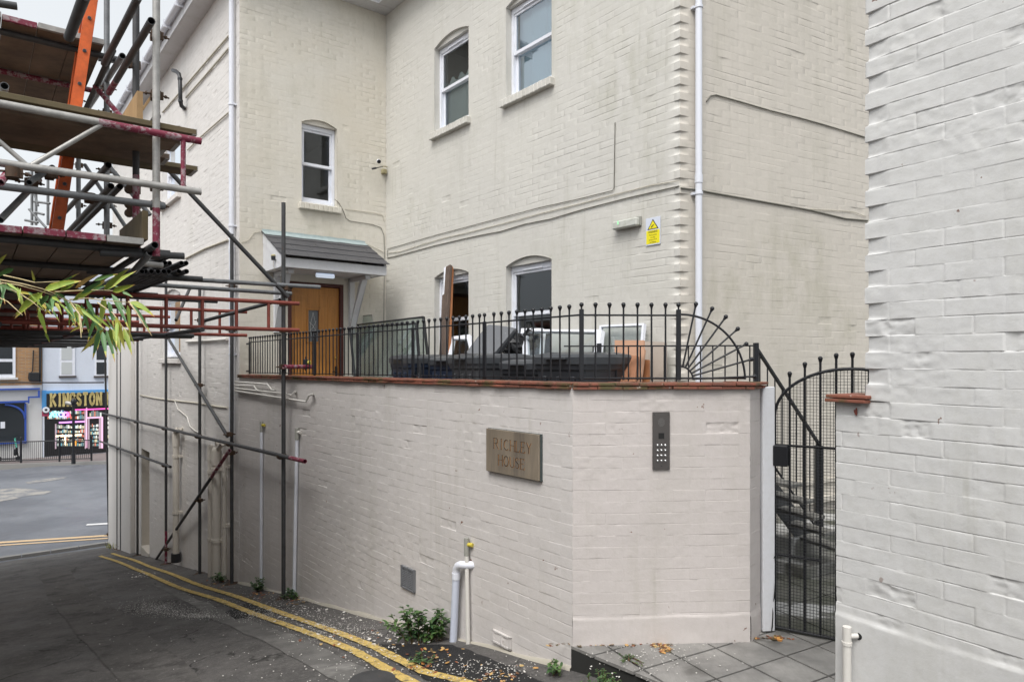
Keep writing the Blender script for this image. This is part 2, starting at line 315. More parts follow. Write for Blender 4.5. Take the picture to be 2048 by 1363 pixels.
def glass(name, refl=(0.9, 0.95, 1), mixf=.045, tint=(0.85, 0.90, 0.90)):
    m = bpy.data.materials.new(name); m.use_nodes = True; N = m.node_tree.nodes; L = m.node_tree.links; N.remove(N["Principled BSDF"])
    g = N.new("ShaderNodeBsdfGlossy"); g.inputs['Roughness'].default_value = .03; g.inputs['Color'].default_value = (*refl, 1)
    t = N.new("ShaderNodeBsdfTransparent"); t.inputs['Color'].default_value = (*tint, 1)
    fr = N.new("ShaderNodeFresnel"); fr.inputs['IOR'].default_value = 1.5
    ad = N.new("ShaderNodeMath"); ad.operation = 'ADD'; ad.inputs[1].default_value = mixf; L.new(fr.outputs[0], ad.inputs[0])
    x = N.new("ShaderNodeMixShader"); L.new(ad.outputs[0], x.inputs[0]); L.new(t.outputs[0], x.inputs[1]); L.new(g.outputs[0], x.inputs[2])
    L.new(x.outputs[0], N["Material Output"].inputs[0]); return m
M['glass'] = glass('window_glass'); M['glassr'] = glass('sky_reflecting_glass', mixf=.22); M['glassg'] = glass('greenish_sheet_glass', mixf=.05, tint=(0.62, 0.70, 0.68))
M['blind'] = mat('sky_tinted_blind', (0.70, 0.84, 0.92), .8)  # bright blue puts the sky's reflection in the pane into this colour
M['net'] = mat('white_net_curtain', (0.42, 0.47, 0.46), .9)
M['room'] = mat('room_wall', (0.30, 0.27, 0.23), .9)
M['bin'] = mat('dark_bin_plastic', (0.024, 0.026, 0.031), .38); bump(M['bin'], noise(M['bin'], 60, 4), .15, .001)
M['bing'] = mat('grey_bin_plastic', (0.045, 0.047, 0.052), .42)
M['binn'] = mat('navy_bin_plastic', (0.018, 0.027, 0.05), .38)
m = M['blid'] = mat('highlit_lid_plastic', (0.048, 0.052, 0.058), .33)  # lighter than the bin bodies, so the lid highlights sit in the colour
m = M['lid'] = mat('grey_bin_lid', (0.12, 0.125, 0.135), .35); setcol(m, mix(m, ramp(m, noise(m, 30, 4, .7), [(0.66, 0), (0.70, 1)]), (0.13, 0.135, 0.145), (0.42, 0.43, 0.44)))
M['bag'] = mat('black_bin_bag', (0.012, 0.012, 0.013), .25, 0, .6)
M['bronze'] = mat('weathered_bronze', (0.26, 0.215, 0.155), .5, .35)
m = M['bronze']; c = mix(m, ramp(m, noise(m, 5, 6, .7, (1, 1, .12)), [(0.48, 0), (0.72, 1)]), (0.30, 0.25, 0.19), (0.15, 0.13, 0.11)); setcol(m, c); setrough(m, noise(m, 4, 4))
M['lettergold'] = mat('worn_gilt', (0.62, 0.30, 0.09), .4, .4); M['letterdark'] = mat('engraved_shadow', (0.035, 0.028, 0.024), .8)
M['verdi'] = mat('dark_plate_edge', (0.045, 0.06, 0.06), .7)
M['steel'] = mat('brushed_steel', (0.12, 0.11, 0.105), .45, .6); M['chrome'] = mat('button_steel', (0.75, 0.75, 0.75), .22, 1.0)
M['darkhole'] = mat('dark_recess', (0.008, 0.008, 0.008), .8)
M['signw'] = mat('sign_white', (0.62, 0.66, 0.75), .4); M['signy'] = mat('sign_yellow', (0.80, 0.70, 0.01), .5); M['signk'] = mat('sign_black', (0.02, 0.02, 0.015), .5)
M['brass'] = mat('yellowed_plastic', (0.55, 0.45, 0.06), .5)
M['greyplast'] = mat('grey_plastic', (0.30, 0.30, 0.27), .5); M['vent'] = mat('grey_vent', (0.15, 0.155, 0.165), .5)
def leafm(name, a, b, tr=.25):
    m = mat(name, a, .5); c = mix(m, ramp(m, noise(m, 9, 4), [(0.35, 0), (0.65, 1)]), a, b); setcol(m, c)
    nodes(m)[2].inputs['Subsurface Weight'].default_value = 0; return m
M['leaf'] = leafm('weed_leaf', (0.045, 0.10, 0.025), (0.10, 0.17, 0.05)); M['leafd'] = leafm('dark_weed_leaf', (0.025, 0.07, 0.022), (0.06, 0.12, 0.035))
M['bam'] = leafm('bamboo_leaf', (0.19, 0.29, 0.035), (0.30, 0.38, 0.055)); M['bamd'] = leafm('deep_bamboo_leaf', (0.05, 0.14, 0.04), (0.12, 0.23, 0.07))
M['bamy'] = leafm('yellowing_bamboo_leaf', (0.52, 0.44, 0.08), (0.34, 0.40, 0.08)); M['bamo'] = leafm('dry_bamboo_tip', (0.50, 0.24, 0.06), (0.45, 0.33, 0.15))
M['stem'] = leafm('dry_bamboo_stem', (0.62, 0.50, 0.30), (0.45, 0.36, 0.18)); M['stemg'] = leafm('weed_stem', (0.09, 0.08, 0.03), (0.13, 0.06, 0.03))
M['dead'] = leafm('dead_leaf', (0.28, 0.085, 0.03), (0.16, 0.06, 0.03)); M['flake'] = mat('white_paint_flakes', (0.62, 0.60, 0.56), .8)
M['cable'] = mat('grey_cable', (0.16, 0.155, 0.13), .7); M['cablec'] = mat('painted_cable', (0.48, 0.45, 0.37), .7)
def lamp(name, col, e):
    m = mat(name, col, .4); p = nodes(m)[2]; p.inputs['Emission Color'].default_value = (*col, 1); p.inputs['Emission Strength'].default_value = e; return m
# ---------------------------------------------------------------- brick walls as real relief
def _h(ix, iy, seed): return np.modf(np.abs(np.sin(ix * 127.1 + iy * 311.7 + seed * 74.7) * 43758.5453))[0]
def vn(x, y, seed):
    ix = np.floor(x); iy = np.floor(y); fx = x - ix; fy = y - iy; fx = fx * fx * (3 - 2 * fx); fy = fy * fy * (3 - 2 * fy)
    a = _h(ix, iy, seed); b = _h(ix + 1, iy, seed); c = _h(ix, iy + 1, seed); d = _h(ix + 1, iy + 1, seed)
    return (a * (1 - fx) + b * fx) * (1 - fy) + (c * (1 - fx) + d * fx) * fy - .5
def fbm(x, y, seed, o=4):
    r = 0; a = 1.0
    for i in range(o): r = r + a * vn(x, y, seed + i); x = x * 2.03; y = y * 2.03; a *= .5
    return r
def sstep(a, b, x): t = np.clip((x - a) / (b - a), 0, 1); return t * t * (3 - 2 * t)
CH_ = 0.075; ZB = -0.145 - 0.04
def brick_wall(name, W, s0, s1, z0, z1, m, parent, ops=(), fine=1, depth=.005, rough=1.0, chip=.06, teeth=None, seed=1, bottom=None, ztop=None, headers=5, rowlock=None, smoothbelow=None, perp=.6):
    Lb = .1125
    cs = [0, .005, .011, .04, .075, .1015, .1075] if fine else [0, .006, .05, .1065]
    rs = [0, .0015, .0034, .012, .036, .060, .0665, .0720] if fine else [0, .0025, .0048, .034, .063, .0705]
    if fine == 2: cs = [0, .004, .009, .018, .03, .042, .055, .068, .08, .092, .1035, .1085]; rs = [0, .0014, .0035, .011, .020, .030, .040, .050, .058, .0645, .069, .0725]
    if fine == -1: cs = [0, .05]; rs = [0, .006, .069]
    k0 = math.floor(s0 / Lb); k1 = math.ceil(s1 / Lb)
    S = np.array([k * Lb + c for k in range(k0, k1 + 1) for c in cs]); S = S[(S > s0 + .002) & (S < s1 - .002)]; S = np.concatenate([[s0], S, [s1]])
    j0 = math.floor((z0 - ZB) / CH_); j1 = math.ceil((z1 - ZB) / CH_)
    Z = np.array([ZB + j * CH_ + r for j in range(j0, j1 + 1) for r in rs]); Z = Z[(Z > z0 + .001) & (Z < z1 - .001)]; Z = np.concatenate([[z0], Z, [z1]])
    g = np.meshgrid(S, Z); SS, ZZ = g[0].copy(), g[1].copy(); PS, PZ = SS.copy(), ZZ.copy()
    kill = np.zeros((len(Z) - 1, len(S) - 1), bool); guard = np.ones_like(SS)
    for (a, b, za, zb, rise) in ops:
        ia = int(np.argmin(abs(S - a))); ib = int(np.argmin(abs(S - b))); ja = int(np.argmin(abs(Z - za))); jt = int(np.argmin(abs(Z - (zb + rise * .5))))
        SS[:, ia] = a; SS[:, ib] = b
        if ja > 0: ZZ[ja, ia:ib + 1] = za
        n = 14
        for c in range(ia, ib + 1):
            t = (SS[jt, c] - a) / (b - a); arch = zb + rise * (1 - (2 * t - 1) ** 2)
            up = min(jt + n, len(Z) - 1); lo = max(jt - n, 0)
            for q in range(jt, up + 1): ZZ[q, c] = arch + (Z[up] - arch) * (q - jt) / (up - jt)
            for q in range(lo, jt): ZZ[q, c] = Z[lo] + (arch - Z[lo]) * (q - lo) / (jt - lo)
        kill[ja:jt, ia:ib] = True
        guard[max(ja - 3, 0):jt + n, max(ia - 3, 0):ib + 4] = 0
    # pattern
    co = np.floor((PZ - ZB) / CH_ + 1e-6); fz = PZ - ZB - co * CH_
    hd = (co % headers == 2); L = np.where(hd, .1125, .225); off = np.where(hd, 0.05625, (co % 2) * .1125)
    bi = np.floor((PS + off) / L + 1e-6); fs = PS + off - bi * L
    dz = np.minimum(fz, CH_ - fz); ds = np.minimum(fs, L - fs)
    gz = sstep(0, .0013 if fine else .0024, fz) * (1 - .6 * sstep(CH_ - .009, CH_, fz)); gs = sstep(0, .0055, ds)
    vis = sstep(-.25, .25, fbm(PS * .9, PZ * 1.4, seed + 30, 3)) * .7 + .3         # paint fills some joints
    var = .06 + .94 * sstep(-.12, .40, vn(PS * 5, co * 5.3, seed + 7) + .4 * vn(PS * 23, co * 3.7, seed + 8))
    H = -depth * (1 - gz) * vis * var - depth * perp * (1 - gs) * gz * vis * sstep(-.45, .15, vn(bi * 1.7, co * 2.3, seed + 5))
    if rowlock:                                          # a band of upright bricks
        for (ra, rb) in rowlock:
            band = (PZ > ra) & (PZ < rb); f = np.abs(((PS / .0725) % 1) - .5); H = np.where(band, -depth * .5 * sstep(.42, .5, f), H)
    r1 = _h(bi, co, seed) - .5; r2 = _h(bi, co, seed + 3) - .5
    H = H + rough * (r1 * .0018 + r2 * (fz - CH_ / 2) * .022)
    H = H + rough * (fbm(PS * 2.2, PZ * 3, seed + 11, 3) * (.0035 if fine else .0016) + fbm(PS * 18, PZ * 24, seed + 12, 3) * (.0014 if fine else .0006))
    ch = (_h(bi, co, seed + 9) > 1 - chip) * gz * gs
    H = H - ch * (.001 + .012 * np.abs(fbm(PS * 22, PZ * 30, seed + 13, 4)))
    rg = sstep(.05, .35, fbm(PS * 1.1, PZ * 1.6, seed + 17, 3)) * rough
    H = H + rg * fbm(PS * 30, PZ * 40, seed + 14, 3) * (.0032 if fine else .0008)
    if smoothbelow is not None:
        q = 1 - sstep(smoothbelow - .01, smoothbelow + .002, PZ + .012 * fbm(PS * 4, PZ * 0, 3, 3)); H = H * (1 - q) + q * (.006 + .004 * fbm(PS * 5, PZ * 6, 3, 3))
    if teeth:
        for (end, wid, dep) in teeth:
            x = (PS - s0) if end == 0 else (s1 - PS); odd = (co % 2 == 1)
            H = H - np.where(odd & (x < wid), dep * (1 - x / wid) ** .7 * sstep(0, .006, fz) , 0)
            SS = SS + np.where(odd & (x < .02), (.010 if end == 0 else -.010) * (1 - x / .02), 0)
    H = H * (guard * .85 + .15)
    SS = SS + guard * (.010 * vn(co * 3.1, PS * 4, seed + 21)) * np.minimum(1, np.minimum(PS - s0, s1 - PS) / .15) * (fine > 0)
    ZZ = ZZ + guard * (.0045 * fbm(PS * 1.3, PZ * .8, seed + 22, 3)) * min(rough, 1.0)
    if ztop is not None:                                  # ztop: function s -> height of the top edge
        TZ = ztop(SS); ZZ = np.minimum(ZZ, TZ)
    X = W.a.x + W.d.x * SS + W.n.x * H; Y = W.a.y + W.d.y * SS + W.n.y * H
    me = bpy.data.meshes.new(name); nr, nc = SS.shape
    org = ORG[parent.name] if parent else Vector((0, 0, 0))
    co3 = np.stack([X - org.x, Y - org.y, ZZ - org.z], -1).reshape(-1)
    idx = np.arange(nr * nc).reshape(nr, nc); q = np.stack([idx[:-1, :-1], idx[:-1, 1:], idx[1:, 1:], idx[1:, :-1]], -1)
    if bottom is not None: kill = kill | ((ZZ[1:, :-1] < bottom(SS[1:, :-1]) - .15))
    q = q[~kill].reshape(-1, 4)
    me.vertices.add(nr * nc); me.vertices.foreach_set('co', co3.astype(np.float32))
    n = len(q); me.loops.add(n * 4); me.loops.foreach_set('vertex_index', q.reshape(-1).astype(np.int32))
    me.polygons.add(n); me.polygons.foreach_set('loop_start', (np.arange(n) * 4).astype(np.int32))
    me.update(calc_edges=True); me.polygons.foreach_set('use_smooth', np.ones(n, bool)); me.materials.append(m); me.update()
    o = bpy.data.objects.new(name, me); sc.collection.objects.link(o)
    if parent: o.parent = parent
    ORG[o.name] = org; return o
def wax(W): return (Vector((W.d.x, W.d.y, 0)), Vector((W.n.x, W.n.y, 0)), Vector((0, 0, 1)))
# ---------------------------------------------------------------- ground
def grid_sheet(name, us, vs, hf, m, kind='structure'):
    v = [B(a, b, hf(a, b)) for a in us for b in vs]; n = len(vs)
    f = [(i * n + j, i * n + j + 1, (i + 1) * n + j + 1, (i + 1) * n + j) for i in range(len(us) - 1) for j in range(n - 1)]
    mb = MB(); mb.add(v, f, 0, True); return mb.build(name, m, kind=kind)
UEND = 21.4
def gh(a, b):
    z = alley_z(min(a, UEND))
    return z + .012 * math.sin(a * 1.7 + b * 2.1) * .5 - .02 * math.exp(-((b - 1.25) / .25) ** 2) * (1 if a < 16 else 0)
grid_sheet('alley_road', [(-4 + i * .2) for i in range(int((UEND + 4) / .2) + 1)], [-2.4 + j * .12 for j in range(int(5.65 / .12))], gh, M['asphalt'])
mb = MB(); mb.add([(-250, -60, -5.32), (250, -60, -5.32), (250, 250, -5.32), (-250, 250, -5.32)], [(0, 1, 2, 3)]); mb.build('ground', M['asph2'], kind='structure')
SZ = -5.02
mb = MB(); mb.add([B(UEND - .4, -40, SZ), B(UEND - .4, 40, SZ), B(40.2, 40, SZ), B(38.6, -40, SZ)], [(0, 1, 2, 3)]); mb.build('street', M['street'], kind='structure')
def G5(px, py, z=SZ): y = z * F / (HY - py); return Vector(((px - CX) / F * y, y, z))
mb = MB()
for (a, b, wd) in ((G5(-40, 1092, SZ + .012), G5(222, 1075, SZ + .012), .13), (G5(-40, 1086.5, SZ + .0125), G5(222, 1069.5, SZ + .0125), .20)):
    d = (b - a).normalized(); n = Vector((-d.y, d.x, 0)) * wd / 2; mb.add([a - n, b - n, b + n, a + n], [(0, 1, 2, 3)])
mb.build('road_marking', M['orangeline'], kind='structure')
mb = MB(); mb.add([G5(174, 1047, SZ + .012), G5(224, 1044, SZ + .012), G5(224, 1047, SZ + .012), G5(172, 1050, SZ + .012)], [(0, 1, 2, 3)]); mb.build('road_marking', M['whiteline'], kind='structure')
mb = MB(); pts = [(0, 978), (30, 975), (70, 978), (105, 982), (90, 988), (60, 990), (35, 996), (0, 1002)]
mb.add([G5(x, y, SZ + .008) for x, y in pts], [tuple(range(len(pts)))]); pts = [(50, 964), (90, 957), (140, 952), (120, 958), (80, 964), (56, 967)]
mb.add([G5(x, y, SZ + .008) for x, y in pts], [tuple(range(len(pts)))]); mb.build('mud_stain', M['streetmud'], kind='structure')
# far pavement with kerb
mb = MB(); a0 = G5(-300, 944); a1 = G5(260, 926); d = (a1 - a0).normalized(); n = Vector((-d.y, d.x, 0))
a0 = a0 - d * 10; a1 = a1 + d * 14
mb.prism([a0 - Vector((0, 0, .3)), a1 - Vector((0, 0, .3)), a1 + n * .16 - Vector((0, 0, .3)), a0 + n * .16 - Vector((0, 0, .3))], (0, 0, .45)); mb.build('kerb', M['kerb'], kind='structure')
mb = MB(); mb.prism([a0 + n * .162 - Vector((0, 0, .3)), a1 + n * .162 - Vector((0, 0, .3)), a1 + n * 9 - Vector((0, 0, .3)), a0 + n * 9 - Vector((0, 0, .3))], (0, 0, .44))
M['paver2'] = mat('pinkish_far_paving', (0.20, 0.17, 0.165), .7); mb.build('pavement', M['paver2'], kind='structure')
# near pavement crossing the alley mouth
mb = MB()
for i in range(26):
    v = -3 + i * .62; mb.bbox(B(21.52, v, SZ + .02), (.07, .30, .06), (Vector((Ud.x, Ud.y, 0)), Vector((Vd.x, Vd.y, 0)), Vector((0, 0, 1))))
mb.build('dropped_kerb', M['kerb'], kind='structure')
# alley patches and yellow lines, sheets laid just over the asphalt
def alley_poly(name, pts, m, up, kind='structure', sub=None):
    vs = []
    for (x, y) in pts:
        p = AG(x, y); u = p.x * Ud.x + p.y * Ud.y; v = p.x * Vd.x + p.y * Vd.y; p.z = gh(u, v) + up; vs.append(p)
    mb = MB(); mb.add(vs, [tuple(range(len(vs)))] if sub is None else sub); return mb.build(name, m, kind=kind)
def stripm(name, L, Rr, m, up):
    L = [(Vector(a), Vector(b)) for a, b in zip(L, Rr)]; out = []
    for i in range(len(L) - 1):
        n = 8
        for k in range(n): t = k / n; out.append((L[i][0].lerp(L[i + 1][0], t), L[i][1].lerp(L[i + 1][1], t)))
    out.append(L[-1]); vs = []; rj = random.Random(len(L)); out = [(a + Vector((rj.uniform(-3, 3), rj.uniform(-2, 2))), b + Vector((rj.uniform(-3, 3), rj.uniform(-2, 2)))) for a, b in out]
    for a, b in out:
        for q in (a, (a + b) / 2, b):
            p = AG(q.x, q.y); u = p.x * Ud.x + p.y * Ud.y; v = p.x * Vd.x + p.y * Vd.y; p.z = gh(u, v) + up; vs.append(p)
    f = [(3 * i + j, 3 * i + j + 1, 3 * i + j + 4, 3 * i + j + 3) for i in range(len(out) - 1) for j in (0, 1)]
    mb = MB(); mb.add(vs, f, 0, True); return mb.build(name, m, kind='structure')
stripm('asphalt_patch', [(75, 1133), (95, 1190), (150, 1262), (230, 1350), (300, 1440)], [(125, 1130), (180, 1178), (285, 1258), (370, 1322), (470, 1420)], M['asph2'], .006)
stripm('asphalt_patch', [(447, 1222), (470, 1236)], [(500, 1206), (560, 1219)], M['asph3'], .007)
stripm('asphalt_patch', [(760, 1290), (800, 1330), (900, 1380)], [(905, 1290), (1000, 1325), (1150, 1390)], M['asph3'], .006)
def yline(pts, w0, w1):
    ps = []; rnd = random.Random(3)
    for (x, y) in pts:
        p = AG(x, y); ps.append(p)
    out = []
    for i in range(len(ps) - 1):
        n = max(2, int((ps[i + 1] - ps[i]).length / .05))
        for k in range(n): out.append(ps[i].lerp(ps[i + 1], k / n))
    out.append(ps[-1]); vs = []
    for i, p in enumerate(out):
        d = (out[min(i + 1, len(out) - 1)] - out[max(i - 1, 0)]).normalized(); n = Vector((-d.y, d.x, 0)).normalized()
        for sgn in (-1, 0, 1):
            q = p + n * sgn * (.040 + rnd.uniform(-.005, .005)) if sgn else p.copy()
            u = q.x * Ud.x + q.y * Ud.y; v = q.x * Vd.x + q.y * Vd.y; q.z = gh(u, v) + .011; vs.append(q)
    f = [(3 * i + j, 3 * i + j + 1, 3 * i + j + 4, 3 * i + j + 3) for i in range(len(out) - 1) for j in (0, 1)]
    mb = MB(); mb.add(vs, f, 0, True); mb.build('yellow_line', M['yellow'], kind='structure')
yline([(200, 1111), (256, 1131), (312, 1156), (372, 1180), (440, 1202), (500, 1224), (569, 1248), (641, 1276), (713, 1306), (785, 1345), (840, 1372), (900, 1400)], 0, 0)
yline([(224, 1106), (272, 1122), (328, 1143), (400, 1170), (472, 1194), (536, 1216), (600, 1238), (681, 1268), (753, 1298), (817, 1330), (848, 1344), (923, 1361), (1000, 1385)], 0, 0)
stripm('asphalt_patch', [(300, 1165), (420, 1232), (560, 1300), (690, 1370), (760, 1410)], [(330, 1172), (470, 1228), (620, 1284), (760, 1350), (800, 1380)], M['asph4'], .005)
mb = MB(); p = AG(745, 1364, .012); 
for i in range(2): mb.tube(p + Vector((0, 0, .001 + i * .002)), p + Vector((0, 0, .004 + i * .002)), .16 - i * .025, 28)
M['iron'] = galv('cast_iron', (0.07, 0.07, 0.072), .3); mb.build('manhole_cover', M['iron'], label='dark round iron manhole cover set in the alley asphalt beside the yellow lines', cat='manhole cover')
# entrance slab with pavers
va, vb = Vector((.453, -.891)), Vector((.866, .500))
mb = MB(); 
poly = [C0 + Vector((-.01, -.005)), Vector((.90, 4.02)), Vector((1.35, 3.55)), Vector((1.8, 3.1)), Vector((2.3, 3.0)), Vector((2.9, 3.6)), Vector((2.72, 4.30)), Vector((1.83, 4.85)), R2, R1]
mb.prism([Vector((q.x, q.y, SLAB - .35)) for q in poly], (0, 0, .335)); mb.build('entrance_slab', M['joint'], kind='structure')
def inpoly(p, poly):
    c = False; n = len(poly)
    for i in range(n):
        a = poly[i]; b = poly[(i + 1) % n]
        if (a.y > p.y) != (b.y > p.y) and p.x < (b.x - a.x) * (p.y - a.y) / (b.y - a.y) + a.x: c = not c
    return c
def clip(pts, poly):                                   # clip a small quad to the convex-ish polygon with straight edges
    out = list(pts); n = len(poly); area = sum(poly[i].x * poly[(i + 1) % n].y - poly[(i + 1) % n].x * poly[i].y for i in range(n)); sg = 1 if area > 0 else -1
    for i in range(n):
        a = poly[i]; b = poly[(i + 1) % n]; e = b - a; inp = out; out = []
        if not inp: return []
        for k in range(len(inp)):
            p = inp[k]; q = inp[(k + 1) % len(inp)]; dp = sg * (e.x * (p.y - a.y) - e.y * (p.x - a.x)); dq = sg * (e.x * (q.y - a.y) - e.y * (q.x - a.x))
            if dp >= 0: out.append(p)
            if (dp >= 0) != (dq >= 0): out.append(p + (q - p) * (dp / (dp - dq)))
    return out
def pavers(name, org, poly, sa, sb, m, z, n=14, gap=.008, th=.02, group=None):
    mb = MB()
    for i in range(-n, n):
        for j in range(-n, n):
            c = org + va * (i * sa) + vb * (j * sb); q = [c + va * gap + vb * gap, c + va * (sa - gap) + vb * gap, c + va * (sa - gap) + vb * (sb - gap), c + va * gap + vb * (sb - gap)]
            q = clip(q, poly)
            if len(q) >= 3:
                dz = random.uniform(-.002, .002); mb.prism([Vector((p.x, p.y, z - th + dz)) for p in q], (0, 0, th))
    return mb.build(name, m, kind='structure')
hull = [C0 + Vector((-.01, 0)), Vector((1.35, 3.50)), Vector((1.8, 3.06)), Vector((2.3, 3.0)), Vector((2.9, 3.6)), Vector((2.72, 4.30)), Vector((1.80, 4.82)), C0 + Vector((0, .06))]
pavers('paving', Vector((1.343, 4.497)), hull, .315, .312, M['paver'], SLAB + .004)
# courtyard behind the gate
mb = MB(); cy = [Vector((1.83, 4.86)), Vector((2.75, 4.32)), Vector((9, 6.5)), Vector((9, 11)), Vector((1.7, 6.66)), Vector((1.70, 4.9))]
mb.add([Vector((q.x, q.y, SLAB - .012)) for q in cy], [tuple(range(6))]); mb.build('courtyard_ground', M['joint'], kind='structure')
pavers('courtyard_paving', Vector((2.0, 5.2)), [Vector((1.83, 4.87)), Vector((2.75, 4.33)), Vector((6, 5.6)), Vector((6, 8.9)), Vector((1.72, 6.6))], .62, .62, M['court'], SLAB + .003, n=12)
# terrace
TE = Vector((2.12, 5.93))                               # foot of the low railing
mb = MB(); tp = [C0 + Vector((.05, .10)), Vector((1.70, 4.80)), Vector((1.95, 5.2)), TE + Vector((.02, .05)), Vector((2.25, 6.9)), Vector((1.7, 6.75)), M0 + Vector((.1, .1)), I0 + Vector((0, .2)), W0 + Vector((.1, .05))]
mb.prism([Vector((q.x, q.y, TER - .15)) for q in tp], (0, 0, .15)); mb.build('terrace', M['terrace'], kind='structure')

# ---------------------------------------------------------------- buildings
HS = dict(headers=5)
bld = thing('apartment_building', Vector((W0.x, W0.y, -3.2)), 'tall cream painted brick building with sash windows behind the black railings', 'building')
EAV = 5.66
# openings: (s0, s1, z0, z1, rise)
a1, b1 = MAIN.s(869), MAIN.s(937.5); a2, b2 = MAIN.s(1012), MAIN.s(1103.5)
ops_main = [(a1, b1, 3.33, 4.58, .085), (a2, b2, 3.31, 4.49, .085), (a1, b1, -.05, 1.22, .085), (a2, b2, -.05, 1.20, .085)]
brick_wall('wall', MAIN, 0, LM, TER, EAV, M['cream_main'], bld, ops_main, fine=0, depth=.0050, chip=.008, teeth=[(1, .085, .020)], seed=2, rough=.7, perp=.6)
fa, fb = FAC.s(603), FAC.s(674); da, db = FAC.s(575.5), FAC.s(687)
ops_fac = [(fa, fb, 2.39, 3.62, .075), (da, db, TER, 1.20, 0.0)]
brick_wall('wall', FAC, 0, LF, TER, EAV, M['cream'], bld, ops_fac, fine=0, depth=.0055, chip=.008, seed=3, rough=.7, perp=.6)
brick_wall('wall', RTN, 0, 7.0, SLAB, EAV, M['cream_rtn'], bld, (), fine=0, depth=.0046, chip=.01, teeth=[(0, .10, .02)], seed=4, rough=.9)
LWG = WING.s(225)
wa, wb = WING.s(361), WING.s(325); na, nb = WING.s(299), WING.s(283)
ops_w = [(wa, wb, 3.08, 4.30, .12), (wa, wb, .05, 1.25, .12), (na, nb, -4.3, -1.95, 0)]
brick_wall('wall', WING, 0, LWG, -5.05, EAV, M['wing'], bld, ops_w, fine=0, depth=.005, chip=.05, seed=5, rough=1.4)
# far end wall of the wing, back walls, roof
END = WING.P(LWG, 0).to_2d(); V2 = Vector((1.26, 1)).normalized()
mb = MB()
mb.prism([Vector((END.x, END.y, -5.1)), Vector((END.x, END.y, EAV)), Vector((END.x + V2.x * 9, END.y + V2.y * 9, EAV)), Vector((END.x + V2.x * 9, END.y + V2.y * 9, -5.1))], Vector((.18, -.24, 0)))
mb.build('end_wall', M['wing'], bld)
rot = MB()
backL = END + V2 * 9; mR = M0 + Vector((1.81, 1)).normalized() * 7
ring = [W0, END, backL, Vector((backL.x + 9, backL.y - 4)), mR, M0, I0]
rot.prism([Vector((q.x, q.y, EAV + .16)) for q in ring], (0, 0, .05))
rot.build('roof', M['slate'], bld)
# pitched roof planes rising behind the gutters
rp = MB(); cen = Vector((-1.5, 15.5))
for k in range(7):
    p = ring[k]; q = ring[(k + 1) % 7]
    for (o_, z_) in ((0, 0),): pass
for (p, q, n_) in ((W0, END, WING.n), (I0, W0, FAC.n), (M0, I0, MAIN.n), (mR, M0, RTN.n)):
    o1 = Vector((p.x, p.y)) + n_ * .28; o2 = Vector((q.x, q.y)) + n_ * .28; i1 = Vector((p.x, p.y)) - n_ * 2.2; i2 = Vector((q.x, q.y)) - n_ * 2.2
    rp.add([Vector((o1.x, o1.y, EAV + .24)), Vector((o2.x, o2.y, EAV + .24)), Vector((i2.x, i2.y, EAV + 1.7)), Vector((i1.x, i1.y, EAV + 1.7))], [(0, 1, 2, 3)])
rp.build('roof_slope', M['slate'], bld)
def eaves(W, s0, s1, e0=0, e1=0, x0=0):
    sf = MB(); sf.box(W.P((s0 + s1) / 2 + x0 / 2, EAV + .015, .13), ((s1 - s0 + x0) / 2, .13, .015), wax(W)); sf.box(W.P((s0 + s1) / 2, EAV + .10, .268), ((s1 - s0) / 2 + .0, .01, .10), wax(W)); sf.build('soffit', M['soffit'], bld)
    g = MB(); n = 9; prof = [(math.cos(math.pi + math.pi * i / (n - 1)) * .055, math.sin(math.pi + math.pi * i / (n - 1)) * .055) for i in range(n)]
    vs = []; 
    for s_ in (s0 - e0, s1 + e1):
        for (x, y) in prof: vs.append(W.P(s_, EAV + .2 + y, .337 + x))
        for (x, y) in reversed(prof): vs.append(W.P(s_, EAV + .2 + y * .9, .337 + x * .9))
    k = 2 * n; g.add(vs, [(i, (i + 1) % k, k + (i + 1) % k, k + i) for i in range(k)] + [tuple(range(k)), tuple(range(2 * k - 1, k - 1, -1))], 0, False)
    s_ = s0 + .5
    while s_ < s1: g.box(W.P(s_, EAV + .172, .337), (.012, .066, .062), wax(W)); s_ += .9
    g.build('gutter', M['pipe_w'], bld)
eaves(WING, -.28, LWG, .06, .2); eaves(FAC, -.27, LF - .27, .06, -.06, .27); eaves(MAIN, .27, LM + .2, -.06, .1); eaves(RTN, -.2, 7)
